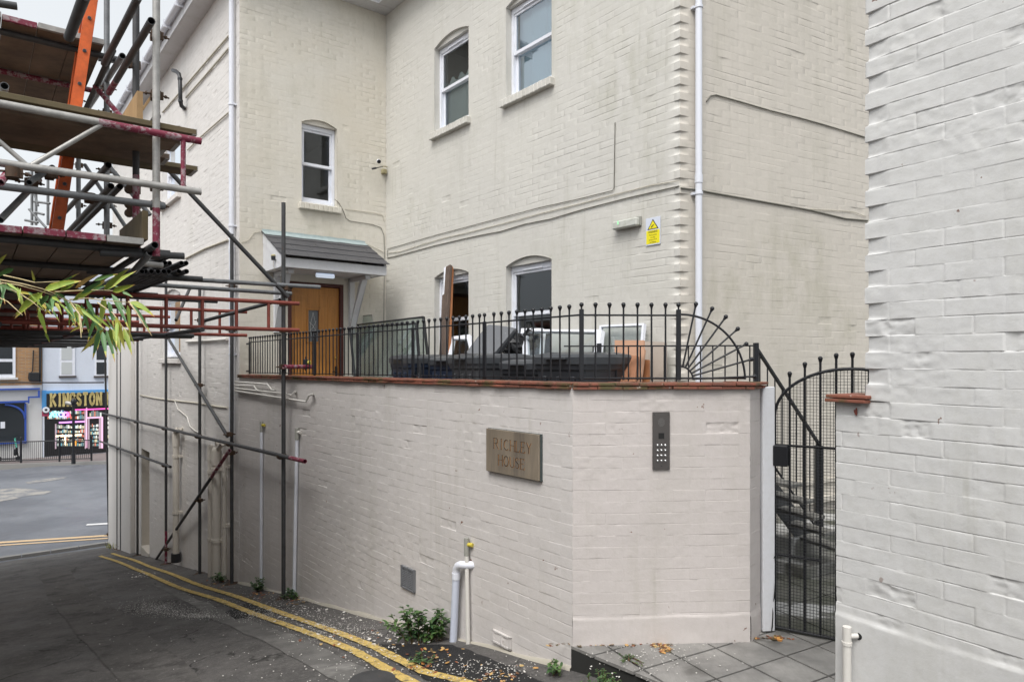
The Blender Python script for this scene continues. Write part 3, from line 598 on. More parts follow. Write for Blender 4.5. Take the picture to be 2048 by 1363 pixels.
# windows
def archfn(a, b, zb, rise): return lambda s: zb + rise * (1 - (2 * (s - a) / (b - a) - 1) ** 2)
def window(W, op, wallm, stc, blind=None, opened=False, far=False):
    a, b, z0, z1, rise = op; ax = wax(W)
    rv = MB(); D = .11
    for s_ in (a, b): rv.add([W.P(s_, z0, .003), W.P(s_, z1 + .02, .003), W.P(s_, z1 + .02, -D - .06), W.P(s_, z0, -D - .06)], [(0, 1, 2, 3)])
    rv.add([W.P(a, z0, .0), W.P(b, z0, .0), W.P(b, z0, -D - .06), W.P(a, z0, -D - .06)], [(0, 1, 2, 3)])
    f = archfn(a, b, z1, rise); N_ = 16; vs = []
    for i in range(N_ + 1):
        s_ = a + (b - a) * i / N_; vs += [W.P(s_, z1, -.035), W.P(s_, f(s_), -.035), W.P(s_, f(s_), .004)]
    rv.add(vs, [(3 * i, 3 * i + 1, 3 * i + 4, 3 * i + 3) for i in range(N_)] + [(3 * i + 1, 3 * i + 2, 3 * i + 5, 3 * i + 4) for i in range(N_)])
    rv.add([W.P(a, z1, -.035), W.P(b, z1, -.035), W.P(b, z1, -D - .06), W.P(a, z1, -D - .06)], [(0, 1, 2, 3)])
    rv.build('window_reveal', wallm, bld)
    w_ = MB(); cx_ = (a + b) / 2; hw = (b - a) / 2; fr = .042
    def bar(sa_, sb_, za_, zb_, o_, t_): w_.bbox(W.P((sa_ + sb_) / 2, (za_ + zb_) / 2, o_), ((sb_ - sa_) / 2, t_, (zb_ - za_) / 2), ax, 0, .003)
    zt = z1 - .002; zl = z0 + .03
    bar(a + .002, a + fr, zl, zt, -D - .02, .045); bar(b - fr, b - .002, zl, zt, -D - .02, .045)
    bar(a + fr, b - fr, zt - .07, zt, -D - .02, .045); bar(a + fr, b - fr, zl, zl + .035, -D - .02, .05)
    mid = (zl + zt) / 2 + .0
    # upper sash in front, lower sash behind
    for (za_, zb_, o_, bot, top) in ((mid - .02, zt - .07, -D - .005, .045, .032), (zl + .035, mid + .01, -D - .04, .06, .03)):
        bar(a + fr, a + fr + .036, za_, zb_, o_, .016); bar(b - fr - .036, b - fr, za_, zb_, o_, .016)
        bar(a + fr, b - fr, za_ + .0005, za_ + bot, o_ + .001, .017); bar(a + fr, b - fr, zb_ - top, zb_ - .0005, o_ + .001, .017)
    bar(cx_ - hw * .42, cx_ + hw * .42, zt - .066, zt - .044, -D + .032, .006)       # trickle vent
    wo = w_.build('window', M['upvc'], bld)
    for (za_, zb_, o_) in ((mid + .02, zt - .095, -D - .005), (zl + .09, mid - .015, -D - .04)):
        g = MB(); q = [W.P(a + fr + .03, za_, o_), W.P(b - fr - .03, za_, o_), W.P(b - fr - .03, zb_, o_), W.P(a + fr + .03, zb_, o_)]; g.add(q, [(0, 1, 2, 3)]); g.build('pane', M['glassr' if blind == 'blind' else 'glass'], wo)
    # brick-on-edge sill
    sl = MB(); n = max(6, int((b - a + .12) / .075)); wd = (b - a + .10) / n
    for i in range(n):
        sl.bbox(W.P(a - .05 + wd * (i + .5), z0 - .045 + random.uniform(-.002, .002), .018 + random.uniform(-.002, .002)), (wd / 2 - .0015, .055, .048), ax, 0, .008)
    sl.box(W.P(cx_, z0 - .047, .008), (hw + .045, .055, .042), ax)
    sl.build('sill', wallm, wo)
    # dim room behind
    rm = MB(); d = 2.6; q0, q1 = a - .5, b + .5; zf, zc = z0 - .9, z1 + .3
    c8 = [W.P(q, z, o_) for o_ in (-.22, -d) for z in (zf, zc) for q in (q0, q1)]
    rm.add(c8, [(0, 1, 5, 4), (2, 3, 7, 6), (0, 2, 6, 4), (1, 3, 7, 5), (4, 5, 7, 6)])
    for (x0, x1_, y0, y1_) in ((q0, a, zf, zc), (b, q1, zf, zc), (a, b, zf, z0), (a, b, z1, zc)):
        rm.add([W.P(x0, y0, -.22), W.P(x1_, y0, -.22), W.P(x1_, y1_, -.22), W.P(x0, y1_, -.22)], [(0, 1, 2, 3)])
    rm.build('room', M['room'], bld)
    if blind: 
        c_ = MB(); n = 24
        vs = []
        for i in range(n + 1):
            s_ = a + .02 + (b - a - .04) * i / n; o_ = -.20 + (.006 * math.sin(i * 2.1) if blind != 'blind' else .012 * (1 if (i // 8) % 2 else -1) * .5)
            vs += [W.P(s_, z0 + (.02 if blind == 'blind' else -.0), o_), W.P(s_, z1 - (.02 if blind == 'blind' else .45 + .04 * math.sin(i)), o_)]
        c_.add(vs, [(2 * i, 2 * i + 1, 2 * i + 3, 2 * i + 2) for i in range(n)], 0, blind != 'blind'); c_.build('curtain', M[blind], wo)
    return wo
window(MAIN, ops_main[0], M['cream_main'], 1, 'net'); window(MAIN, ops_main[1], M['cream_main'], 2, 'blind')
window(MAIN, ops_main[2], M['cream_main'], 3); window(MAIN, ops_main[3], M['cream_main'], 4)
window(FAC, ops_fac[0], M['cream'], 5); window(WING, ops_w[0], M['wing'], 6, 'net'); window(WING, ops_w[1], M['wing'], 7, 'net')
# small doorway niche low in the wing
nm = MB(); a_, b_ = na, nb
for (q0, q1, z0_, z1_) in ((a_, a_, -4.4, -1.95), (b_, b_, -4.4, -1.95)): nm.add([WING.P(q0, z0_, 0), WING.P(q0, z1_, 0), WING.P(q0, z1_, -.35), WING.P(q0, z0_, -.35)], [(0, 1, 2, 3)])
nm.add([WING.P(a_, -1.95, 0), WING.P(b_, -1.95, 0), WING.P(b_, -1.95, -.35), WING.P(a_, -1.95, -.35)], [(0, 1, 2, 3)])
nm.add([WING.P(a_, -4.4, -.35), WING.P(b_, -4.4, -.35), WING.P(b_, -1.95, -.35), WING.P(a_, -1.95, -.35)], [(0, 1, 2, 3)])
nm.box(WING.P((a_ + b_) / 2, -4.25, -.12), ((b_ - a_) / 2 - .005, .14, .12), wax(WING)); nm.build('doorway_recess', M['pipe_c'], bld)
pm = MB(); pw = WING.s(269); pm.bbox(WING.P((pw + LWG) / 2, -2.2, .045), ((LWG - pw) / 2 + .02, .05, 2.9), wax(WING), 0, .01); pm.build('pilaster', M['wing'], bld)
# front door
dm = MB(); ax = wax(FAC)
for s_ in (da, db): dm.add([FAC.P(s_, TER, .003), FAC.P(s_, 1.2, .003), FAC.P(s_, 1.2, -.16), FAC.P(s_, TER, -.16)], [(0, 1, 2, 3)])
dm.add([FAC.P(da, 1.2, .0), FAC.P(db, 1.2, .0), FAC.P(db, 1.2, -.16), FAC.P(da, 1.2, -.16)], [(0, 1, 2, 3)]); dm.build('door_reveal', M['cream'], bld)
df = MB()
df.bbox(FAC.P(da + .03, (TER + 1.2) / 2, -.045), (.029, .05, (1.2 - TER) / 2), ax); df.bbox(FAC.P(db - .03, (TER + 1.2) / 2, -.045), (.029, .05, (1.2 - TER) / 2), ax); df.bbox(FAC.P((da + db) / 2, 1.172, -.045), ((db - da) / 2 - .06, .05, .027), ax)
dfo = df.build('door_frame', M['doorframe'], bld)
d0, d1 = da + .06, db - .06; dm = MB(); dc = (d0 + d1) / 2; zt, zb = 1.142, TER + .04; gx = .085; g0, g1 = .30, .78
gm_ = dc - .03
# leaf built round the glazed opening, with routed grooves
dm.bbox(FAC.P((d0 + gm_ - gx) / 2, (zt + zb) / 2, -.065), ((gm_ - gx - d0) / 2, .02, (zt - zb) / 2), ax, 0, .002)
dm.bbox(FAC.P((d1 + gm_ + gx) / 2, (zt + zb) / 2, -.065), ((d1 - gm_ - gx) / 2, .02, (zt - zb) / 2), ax, 0, .002)
dm.bbox(FAC.P(gm_, (g1 + zt) / 2, -.065), (gx, .02, (zt - g1) / 2), ax, 0, .002); dm.bbox(FAC.P(gm_, (g0 + zb) / 2, -.065), (gx, .02, (g0 - zb) / 2), ax, 0, .002)
pw_ = (d1 - d0) / 5.2
for k in range(5):                                      # raised boards under an arched top
    c_ = d0 + .055 + (k + .5) * (d1 - d0 - .11) / 5; hw_ = (d1 - d0 - .11) / 10 - .004
    if abs(c_ - gm_) < gx + .02: 
        dm.bbox(FAC.P(c_, (zb + .08 + g0 - .03) / 2, -.0432), (hw_, .003, (g0 - .03 - zb - .08) / 2), ax, 0, .002); continue
    top = zt - .11 - .07 * ((c_ - dc) / (d1 - d0) * 2) ** 2
    dm.bbox(FAC.P(c_, (zb + .08 + top) / 2, -.0432), (hw_, .003, (top - zb - .08) / 2), ax, 0, .002)
for (x_, z_, hx, hz) in ((gm_ - gx - .008, (g0 + g1) / 2, .010, (g1 - g0) / 2 + .02), (gm_ + gx + .008, (g0 + g1) / 2, .010, (g1 - g0) / 2 + .02), (gm_, g1 + .01, gx, .010), (gm_, g0 - .01, gx, .010)):
    dm.bbox(FAC.P(x_, z_, -.036), (hx, .012, hz), ax, 0, .003)
door = dm.build('door', M['oak'], bld)
gl = MB(); gl.add([FAC.P(gm_ - gx, g0, -.06), FAC.P(gm_ + gx, g0, -.06), FAC.P(gm_ + gx, g1, -.06), FAC.P(gm_ - gx, g1, -.06)], [(0, 1, 2, 3)]); M['obscure'] = mat('obscured_glass', (0.16, 0.175, 0.19), .25)
gl.build('door_glass', M['obscure'], door)
cm_ = MB()
for sx in (-1, 1): cm_.path([FAC.P(gm_ + sx * .052 * math.sin(math.pi * t / 12) * math.cos(t * .1), g0 + .03 + (g1 - g0 - .06) * t / 12, -.055) for t in range(13)], .0035, 5)
cm_.path([FAC.P(gm_ - .05, .47, -.055), FAC.P(gm_ + .0, .52, -.055), FAC.P(gm_ + .05, .62, -.055)], .0035, 5); cm_.path([FAC.P(gm_ - .055, .60, -.055), FAC.P(gm_, .54, -.055), FAC.P(gm_ + .05, .46, -.055)], .0035, 5)
M['came'] = mat('silver_lead_came', (0.55, 0.55, 0.55), .4); cm_.build('leading', M['came'], door)
kb = MB(); kb.ball(FAC.P(d1 - .06, .05, -.02), .02); M['brassm'] = mat('polished_brass', (0.6, 0.42, 0.12), .3, .9); kb.build('door_knob', M['brassm'], door)
kb = MB(); kb.bbox(FAC.P(d1 - .05, -.17, -.03), (.018, .012, .09), ax); kb.tube(FAC.P(d1 - .05, -.15, -.02), FAC.P(d1 - .13, -.17, .02), .009, 8); kb.build('door_handle', M['black'], door)
bk_ = MB(); bk_.add([FAC.P(da, TER, -.17), FAC.P(db, TER, -.17), FAC.P(db, 1.3, -.17), FAC.P(da, 1.3, -.17)], [(0, 1, 2, 3)]); bk_.build('door_backing', M['darkhole'], bld)
# porch canopy
c0_, c1_ = FAC.s(526), FAC.s(727); pr = .76
cp = MB(); ax = wax(FAC)
cp.bbox(FAC.P((c0_ + c1_) / 2 + .0, 1.365, pr - .012), ((c1_ - c0_) / 2 + .0, .012, .068), ax)                     # fascia
cp.add([FAC.P(c0_ + .02, 1.305, .0), FAC.P(c1_ - .02, 1.305, .0), FAC.P(c1_ - .02, 1.305, pr - .02), FAC.P(c0_ + .02, 1.305, pr - .02)], [(0, 1, 2, 3)])
for s_ in (c0_ + .012, c1_ - .012):
    cp.prism([FAC.P(s_ - .012, 1.30, .002), FAC.P(s_ - .012, 1.84, .002), FAC.P(s_ - .012, 1.43, pr - .03), FAC.P(s_ - .012, 1.30, pr - .03)], Vector((FAC.d.x, FAC.d.y, 0)) * .024)
    cp.prism([FAC.P(s_ - .02, 1.72, .01), FAC.P(s_ - .02, 1.865, .01), FAC.P(s_ - .02, 1.455, pr), FAC.P(s_ - .02, 1.31, pr)], Vector((FAC.d.x, FAC.d.y, 0)) * .04)
can = cp.build('porch_canopy', M['whitewood'], bld)
sm_ = MB(); e = .03; rows = 4; sl_ = Vector((0, 0, 0))
for r_ in range(rows):
    t0, t1 = r_ / rows, (r_ + 1) / rows + .03; n = 6; x = c0_ - e; wd = (c1_ - c0_ + 2 * e) / n
    for i in range(n + (r_ % 2)):
        xa = max(c0_ - e, c0_ - e + (i - .5 * (r_ % 2)) * wd) + .001; xb = min(c1_ + e, c0_ - e + (i + 1 - .5 * (r_ % 2)) * wd) - .001
        if xb <= xa: continue
        q = lambda s_, t, up: FAC.P(s_, 1.885 - .43 * t + up, .005 + (pr + .045) * t)
        u0 = .002 + .0; u1 = .012 + random.uniform(0, .002)
        sm_.prism([q(xa, t0, u0), q(xb, t0, u0), q(xb, t1, u1), q(xa, t1, u1)], (0, 0, .007))
sm_.build('slate_covering', M['slate'], can)
lm_ = MB(); q = lambda s_, t, up: FAC.P(s_, 1.885 - .43 * t + up, .005 + (pr + .045) * t)
n = 14; vs = []
for i in range(n + 1): s_ = c0_ - .02 + (c1_ - c0_ + .04) * i / n; vs += [FAC.P(s_, 1.925 + .004 * math.sin(i * 3), .012), q(s_, .02, .018), q(s_, .17 + .012 * math.sin(i * 1.7), .022)]
lm_.add(vs, [(3 * i + k, 3 * i + k + 1, 3 * i + 3 + k + 1, 3 * i + 3 + k) for i in range(n) for k in (0, 1)]); lm_.build('flashing', M['lead'], can)
for s_ in (c0_ + .19, c1_ - .22):
    br = MB(); ww = .042
    br.bbox(FAC.P(s_, .86, .03), (ww, .03, .44), ax); br.bbox(FAC.P(s_, 1.27, .30), (ww, .30, .03), ax)
    br.prism([FAC.P(s_ - ww, .48, .06), FAC.P(s_ - ww, .56, .06), FAC.P(s_ - ww, 1.24, .50), FAC.P(s_ - ww, 1.24, .40)], Vector((FAC.d.x, FAC.d.y, 0)) * ww * 2)
    br.build('bracket', M['whitewood'], can)
lt = MB(); s_ = FAC.s(652, .45); M['tube'] = lamp('lit_tube', (0.75, 0.85, 1.0), .3); lt.bbox(FAC.P(s_, 1.262, .42), (.14, .03, .03), ax, 0, .012)
t_ = lt.build('porch_light', M['tube'], can); lt = MB(); lt.bbox(FAC.P(s_, 1.297, .42), (.16, .045, .006), ax); lt.build('light_base', M['pipe_w'], t_)
# downpipes
def downpipe(W, px, z0, z1, r, m, brk=(), col=()):
    s_ = W.s(px, .06); mb = MB(); mb.tube(W.P(s_, z0, .06), W.P(s_, z1, .06), r, 14)
    for z in col: mb.tube(W.P(s_, z - .04, .06), W.P(s_, z + .04, .06), r * 1.16, 14)
    o = mb.build('downpipe', m, bld)
    for z in brk:
        b = MB(); b.tube(W.P(s_, z - .012, .06), W.P(s_, z + .012, .06), r * 1.25, 14); b.box(W.P(s_, z, .02), (.05, .02, .012), wax(W)); b.build('pipe_bracket', m, o)
downpipe(WING, 463, -1.1, EAV + .15, .036, M['pipe_w'], (3.7, 1.95, .1), (1.6,))
downpipe(RTN, 1397.5, TER, EAV + .15, .033, M['pipe_w'], (3.42, 1.62), (1.76,))
# cables on the walls
def cable(W, pts, m='cable', r=.006, off=.01, name='cable'):
    mb = MB(); mb.path([W.at(x, y, off) for x, y in pts], r, 6); mb.build(name, M[m], bld)
cable(MAIN, [(775.4, 518), (775.4, 498), (870, 470.5), (940, 452), (1000, 436), (1080, 415), (1158, 397.5), (1225, 381), (1228, 376), (1230, 245)], r=.0045, m='cable')
cable(MAIN, [(776, 506), (800, 503), (880, 478), (940, 464), (1030, 441), (1085, 426), (1158, 408), (1300, 371), (1358, 361)], r=.0045, m='cablec')
cable(MAIN, [(776, 515), (785, 514), (822, 504), (870, 491), (925, 478), (962, 470), (1000, 463), (1050, 448), (1100, 438), (1165, 419), (1250, 397), (1358, 372)], r=.006)
cable(RTN, [(1413, 203), (1421, 192), (1432, 190), (1482, 204), (1540, 221), (1600, 236), (1650, 250), (1732, 275)], r=.007)
cable(RTN, [(1362, 376), (1388, 379), (1406, 382), (1450, 390), (1530, 404), (1620, 420), (1690, 437), (1735, 441)], r=.009)
cable(RTN, [(1620, 418), (1690, 422), (1708, 424), (1732, 433)], r=.004, m='cablec')
cable(FAC, [(669, 398), (678, 406), (686, 420), (692, 436), (700, 442), (745, 449), (762, 455), (768, 470), (769, 500), (768, 600), (767, 700)], r=.005)
cable(FAC, [(690, 418), (750, 426), (765, 430), (769, 445)], r=.004, m='cablec'); cable(FAC, [(482, 485), (496, 481), (508, 465), (520, 463)], r=.004, m='cablec')
cable(FAC, [(655, 482), (670, 477), (700, 482), (730, 486), (767, 504)], r=.004, m='cablec')
for (x0, y0) in ((72, 0), (97, 0)): pass
cable(WING, [(457, 72), (400, 138), (325, 225)], r=.014, m='cablec', off=.02); cable(WING, [(457, 97), (410, 152), (372, 195)], r=.014, m='cablec', off=.02)
cable(WING, [(457, 225), (400, 275), (375, 300)], r=.012, m='cablec', off=.02); cable(WING, [(455, 480), (410, 497), (370, 517)], r=.016, m='cablec', off=.02)
cable(WING, [(372, 683), (410, 681), (453, 678)], r=.02, m='pipe_cc', off=.03, name='waste_pipe')
cable(WING, [(280, 790), (310, 796), (350, 801), (390, 805), (430, 812), (454, 815)], r=.012, m='cablec', off=.01)
cable(WING, [(350, 802), (356, 818), (374, 833), (380, 852), (390, 861), (400, 866)], r=.010, m='pipe_cc', off=.02)
# ---------------------------------------------------------------- retaining wall
ret = thing('retaining_wall', Vector((C0.x, C0.y, -2.05)),'long white painted brick retaining wall with a red tile top', 'wall')
def topz(s): return -.175 - .045 * np.clip(s / LW, 0, 1)
brick_wall('brick_face', RET, 0, LW, -3.45, -.13, M['ret'], ret, (), fine=1, depth=.0046, chip=.012, rough=1.0, seed=8, ztop=topz, bottom=lambda s: -2.05 - .2135 * s * .7722, rowlock=[(-.66, -.56)], perp=.75)
brick_wall('brick_face', FR, 0, LFR, SLAB - .1, -.165, M['retr'], ret, (), fine=2, depth=.0042, chip=.012, rough=.8, seed=9, smoothbelow=-1.70, rowlock=[(-.83, -.735)], perp=.7)
brick_wall('brick_face', CH, 0, LCH, SLAB - .1, -.165, M['retr'], ret, (), fine=1, depth=.004, chip=.03, rough=.9, seed=10, smoothbelow=-1.70)
mb = MB(); tl = Vector((1.70, 4.80))
inner = [C0 + Vector((.06, .12)), W0 + Vector((.14, .02)), W0 - RET.n * .02, C0 + Vector((.012, .03))]
core = [RET.P(LW, 0, -.02), RET.P(.0, 0, -.02) + Vector((.01, .01, 0)), FR.P(LFR, 0, -.02), CH.P(LCH, 0, -.02), CH.P(LCH, 0, -.22), FR.P(LFR - .1, 0, -.22), RET.P(.05, 0, -.22) + Vector((.12, .0, 0)), RET.P(LW, 0, -.22)]
for q0, q1, q2, q3 in ((0, 1, 6, 7), (1, 2, 5, 6), (2, 3, 4, 5)):
    mb.prism([Vector((core[k].x, core[k].y, -.24)) for k in (q0, q1, q2, q3)], (0, 0, .045 if q0 else .03))
mb.prism([RET.P(LW, -3.4, -.22), RET.P(.1, -3.4, -.22), RET.P(.1, -.2, -.22), RET.P(LW, -.24, -.22)], Vector((-RET.n.x, -RET.n.y, 0)) * .02)
mb.build('wall_core', M['ret'], ret)
cp_ = MB(); rnd = random.Random(5)
def coping(W, s0, s1, z0f, lay=2, cm=cp_, out=.03, inn=.24):
    for L_i in range(lay):
        s_ = s0 - (.05 * L_i); 
        while s_ < s1 - .02:
            l = .165 * rnd.uniform(.97, 1.03); e = min(s_ + l - .004, s1); st = max(s_, s0)
            if e - st > .02:
                z = z0f(st) + .012 + L_i * .024; ang = rnd.uniform(-.012, .012)
                A, U_, Z_ = wax(W); a2_ = (A + Z_ * ang).normalized(); z2 = a2_.cross(U_).normalized() * -1
                dzs = (z0f(e) - z0f(st)) / max(e - st, .01)
                a2_ = (A + Z_ * (dzs + ang)).normalized(); z2 = Vector((0, 0, 1))
                cm.bbox(W.P((st + e) / 2, z + rnd.uniform(-.002, .002), (out - inn) / 2 + rnd.uniform(-.004, .006) + (.006 if L_i else 0)), ((e - st) / 2, (out + inn) / 2, .0095), (a2_, U_, z2), 0, .003)
            s_ += l
coping(RET, .01, LW, lambda s: -.19 - .045 * s / LW); coping(FR, .0, LFR + .02, lambda s: -.19); coping(CH, .0, LCH + .06, lambda s: -.19)
cp_.build('coping', M['tile'], ret)
mo = MB()
for (W, s0, s1, zf) in ((RET, .01, LW, lambda s: -.178 - .045 * s / LW), (FR, 0, LFR, lambda s: -.178)):
    A, U_, Z_ = wax(W); n = 12
    for i in range(n):
        p, q = s0 + (s1 - s0) * i / n, s0 + (s1 - s0) * (i + 1) / n; c = W.P((p + q) / 2, (zf(p) + zf(q)) / 2 + .012, -.10)
        mo.box(c, ((q - p) / 2, .118, .014), ((A + Z_ * ((zf(q) - zf(p)) / (q - p))).normalized(), U_, Z_))
M['mortar'] = mat('mossy_mortar', (0.13, 0.115, 0.085), .9); m = M['mortar']; setcol(m, mix(m, ramp(m, noise(m, 9, 5, .7), [(0.45, 0), (0.6, 1)]), (0.20, 0.17, 0.14), (0.05, 0.06, 0.018)))
mo.build('coping_mortar', M['mortar'], ret)
# footing ledge along the alley
ft = MB(); vs = []; n = 60
for i in range(n + 1):
    s_ = LW * i / n; z = -2.05 - .2135 * s_ * .7722; wv = .02 + .02 * math.sin(s_ * 5) * math.sin(s_ * 2.3)
    p0 = RET.P(s_, 0, -.01); u_ = p0.x * Ud.x + p0.y * Ud.y; zz = alley_z(u_)
    vs += [RET.P(s_, zz + .022 + .01 * math.sin(s_ * 9), -.005), RET.P(s_, zz + .015, .012 + wv * .6), RET.P(s_, zz - .06, .025 + wv * .6)]
ft.add(vs, [(3 * i + k, 3 * i + k + 1, 3 * i + 4 + k, 3 * i + 3 + k) for i in range(n) for k in (0, 1)], 0, True); M['footing'] = paint('crusty_painted_footing', (0.42, 0.39, 0.33), amount=.8, algae=.6); ft.build('footing', M['footing'], ret)
# white gate post
gp = thing('gate_post', Vector((1.79, 4.78, SLAB)), 'white peeling timber post at the right end of the painted wall', 'post')
mb = MB(); mb.bbox((1.782, 4.775, (SLAB - .165) / 2 + .0), (.046, .03, (-.19 - SLAB) / 2), (Vector((.985, .17, 0)), Vector((-.17, .985, 0)), Vector((0, 0, 1))), 0, .005)
m = M['peel'] = paint('peeling_white_paint', (0.66, 0.67, 0.70), amount=.25); 
mb.build('post', m, gp)
mb = MB(); 
for (x, z, h_) in ((1.815, -1.60, .07), (1.80, -1.80, .09), (1.818, -1.35, .02)):
    mb.prism([Vector((x, 4.741, z - h_)), Vector((x + .008, 4.742, z)), Vector((x + .012, 4.743, z + h_)), Vector((x + .017, 4.744, z + h_ * .6)), Vector((x + .014, 4.744, z - h_ * .5))], (0, .003, 0))
mb.build('split', M['darkhole'], gp)
# ---------------------------------------------------------------- near white wall
nb_ = thing('painted_brick_building', Vector((E0.x, E0.y, -1.9)), 'close white painted brick wall filling the right edge', 'building')
brick_wall('wall', NEAR, 0, 3.2, -.19, 4.2, M['near'], nb_, (), fine=2, depth=.0052, chip=.09, rough=1.15, seed=14, teeth=[(0, .10, .014)], headers=4, perp=.7)
NS = NEAR.s(1672)
brick_wall('wall', NEAR, NS, 3.2, -2.35, -.19, M['near'], nb_, (), fine=2, depth=.0052, chip=.09, rough=1.15, seed=14, headers=4, smoothbelow=-1.205, perp=.7)
mb = MB(); ax = wax(NEAR)
mb.box(NEAR.P(1.62, 1.0, -.17), (1.60, .135, 3.2), ax); mb.box(NEAR.P((NS + .1) / 2 + .0, -1.28, -.17), ((.1 - NS) / 2 - .004, .135, 1.07), ax)
mb.build('wall_core', M['near'], nb_)
mb = MB()
for k in range(2): mb.bbox(NEAR.P(NS / 2 - .005 + .006 * k, -.187 + .020 * k, -.10), (-NS / 2 + .028, .145, .008), ax, 0, .003)
mb.build('pier_coping', M['tile'], nb_)
mb = MB(); rr = random.Random(2)
pc = NEAR.at(1712, 823, .004); pts = []
for i in range(14): a_ = i / 14 * 6.283; k = rr.uniform(.5, 1.1); pts.append(pc + Vector((NEAR.d.x, NEAR.d.y, 0)) * (-.009 * math.cos(a_) * k) + Vector((0, 0, .022 * math.sin(a_) * k)))
mb.prism(pts, Vector((NEAR.n.x, NEAR.n.y, 0)) * .003); M['brickred'] = mat('exposed_red_brick', (0.20, 0.06, 0.045), .9); mb.build('exposed_brick', M['brickred'], nb_)
wp = thing('waste_pipe', NEAR.at(1695, 1362, .05), 'short white capped pipe against the foot of the near right wall', 'pipe')
mb = MB(); t_, z_ = NEAR.sz(1694, 1252, .05); mb.tube(NEAR.P(t_, -2.2, .05), NEAR.P(t_, z_, .05), .019, 16); mb.tube(NEAR.P(t_, z_ - .085, .05), NEAR.P(t_, z_ - .07, .05), .023, 16)
mb.tube(NEAR.P(t_, z_ - .045, .05), NEAR.P(t_ + .03, z_ - .045, .0), .012, 12); mb.build('pipe', M['pipe_cc'], wp)
mb = MB(); mb.tube(NEAR.P(t_ + .027, z_ - .045, .006), NEAR.P(t_ + .034, z_ - .045, -.004), .017, 14); mb.build('wall_seal', M['darkhole'], wp)
# ---------------------------------------------------------------- railings
def baluster(mb, p0, p1, r=.0065, rb=.0155):
    mb.tube(p0, p1, r, 8); mb.ball(p1 + (p1 - p0).normalized() * rb * .7, rb, 10, 7); mb.tube(p1 - (p1 - p0).normalized() * .016, p1, r, 8, r1=r * 1.7)
rl = thing('railing', Vector((C0.x, C0.y, -.14)), 'black iron railing with ball finials and a fan end on the tiled wall top', 'railing')
DZ = lambda s: -.045 * max(0, min(1, s / LW))
off = -.09; Ztop = .365; Zr = .312; Zb = -.128
S_end = RET.s(497)
posts = [499, 560, 629, 715, 826, 969]; ps_ = [RET.s(x, off) for x in posts]
corner = Vector((FR.P(-.0, 0, off).x + .03, FR.P(0, 0, off).y, 0))
# straight-line along the long wall
def RP(s, z): return RET.P(s, z + DZ(s), off)
sc0 = RET.s(1158, off)
n = 0; s_ = sc0 + .0935; bars = []
while s_ < ps_[0]: bars.append(s_); s_ += .0935 * (1 if s_ < 4 else .985)
for s_ in bars:
    if min(abs(s_ - q) for q in ps_) < .03: continue
    mb = MB(); baluster(mb, RP(s_, Zb), RP(s_, Ztop)); mb.build('baluster', M['black'], rl)
for q in ps_ + []:
    mb = MB(); mb.bbox(RP(q, (Zb + Zr) / 2), (.020 if q < 6 else .022, .007, (Zr - Zb) / 2 + .01), wax(RET), 0, .002); mb.tube(RP(q, Zr), RP(q, Ztop), .0065, 8); mb.ball(RP(q, Ztop + .010), .0155); mb.build('post', M['black'], rl)
mb = MB(); mb.path([RP(sc0 + (ps_[0] - sc0) * i / 20, Zr) for i in range(21)], .0065, 6); mb.box(RP((sc0 + ps_[0]) / 2, Zb + .012), ((ps_[0] - sc0) / 2, .012, .004), ((RP(ps_[0], 0) - RP(sc0, 0)).normalized(), Vector((RET.n.x, RET.n.y, 0)), Vector((0, 0, 1))))
for z_ in (Zr - .02, Zb + .03): mb.bbox(RP(ps_[0] + .06, z_), (.07, .006, .012), wax(RET))
FX = lambda px, z: Vector((( px - CX) / F * (4.62 + (px - 1163) / 200 * .03), 4.62 + (px - 1163) / 200 * .03, z))
mb.path([RP(sc0, Zr), FX(1163, Zr), FX(1357, Zr)], .0065, 6); mb.path([RP(sc0, Zb + .012), FX(1163, Zb + .012), FX(1490, Zb + .012)], .007, 6); mb.build('rail', M['black'], rl)
for px in (1191, 1219, 1247, 1275, 1303, 1331):
    mb = MB(); baluster(mb, FX(px, Zb), FX(px, Ztop + .008)); mb.build('baluster', M['black'], rl)
for px in (1163, 1357):
    mb = MB(); c = FX(px, (Zb + Zr) / 2 + .02); mb.bbox(c, (.0155, .010, (Zr - Zb) / 2 + .02), None, 0, .002); mb.tube(FX(px, Zr), FX(px, Ztop + .008), .0065, 8); mb.ball(FX(px, Ztop + .018), .0155); mb.build('post', M['black'], rl)
fc = FX(1360, Zb + .004); k = 4.65 / F
def arc(r, a0, a1, n=24): return [fc + Vector((math.cos(a0 + (a1 - a0) * i / n) * r, .0, math.sin(a0 + (a1 - a0) * i / n) * r)) for i in range(n + 1)]
mb = MB(); mb.path(arc(130 * k, math.pi / 2, 0), .0075, 6); mb.path(arc(26 * k, math.pi / 2 + .1, 0), .006, 6); mb.build('fan_hoop', M['black'], rl)
for (bx, by) in ((1392, 609), (1424.6, 618), (1452, 634.5), (1476, 658.6), (1493, 689), (1504, 719.5), (1509.5, 754)):
    d = Vector((bx - 1360, 0, 760 - by)); L_ = d.length * k; d.normalize(); mb = MB(); baluster(mb, fc + d * 26 * k, fc + d * (L_ - .012)); mb.build('fan_spoke', M['black'], rl)
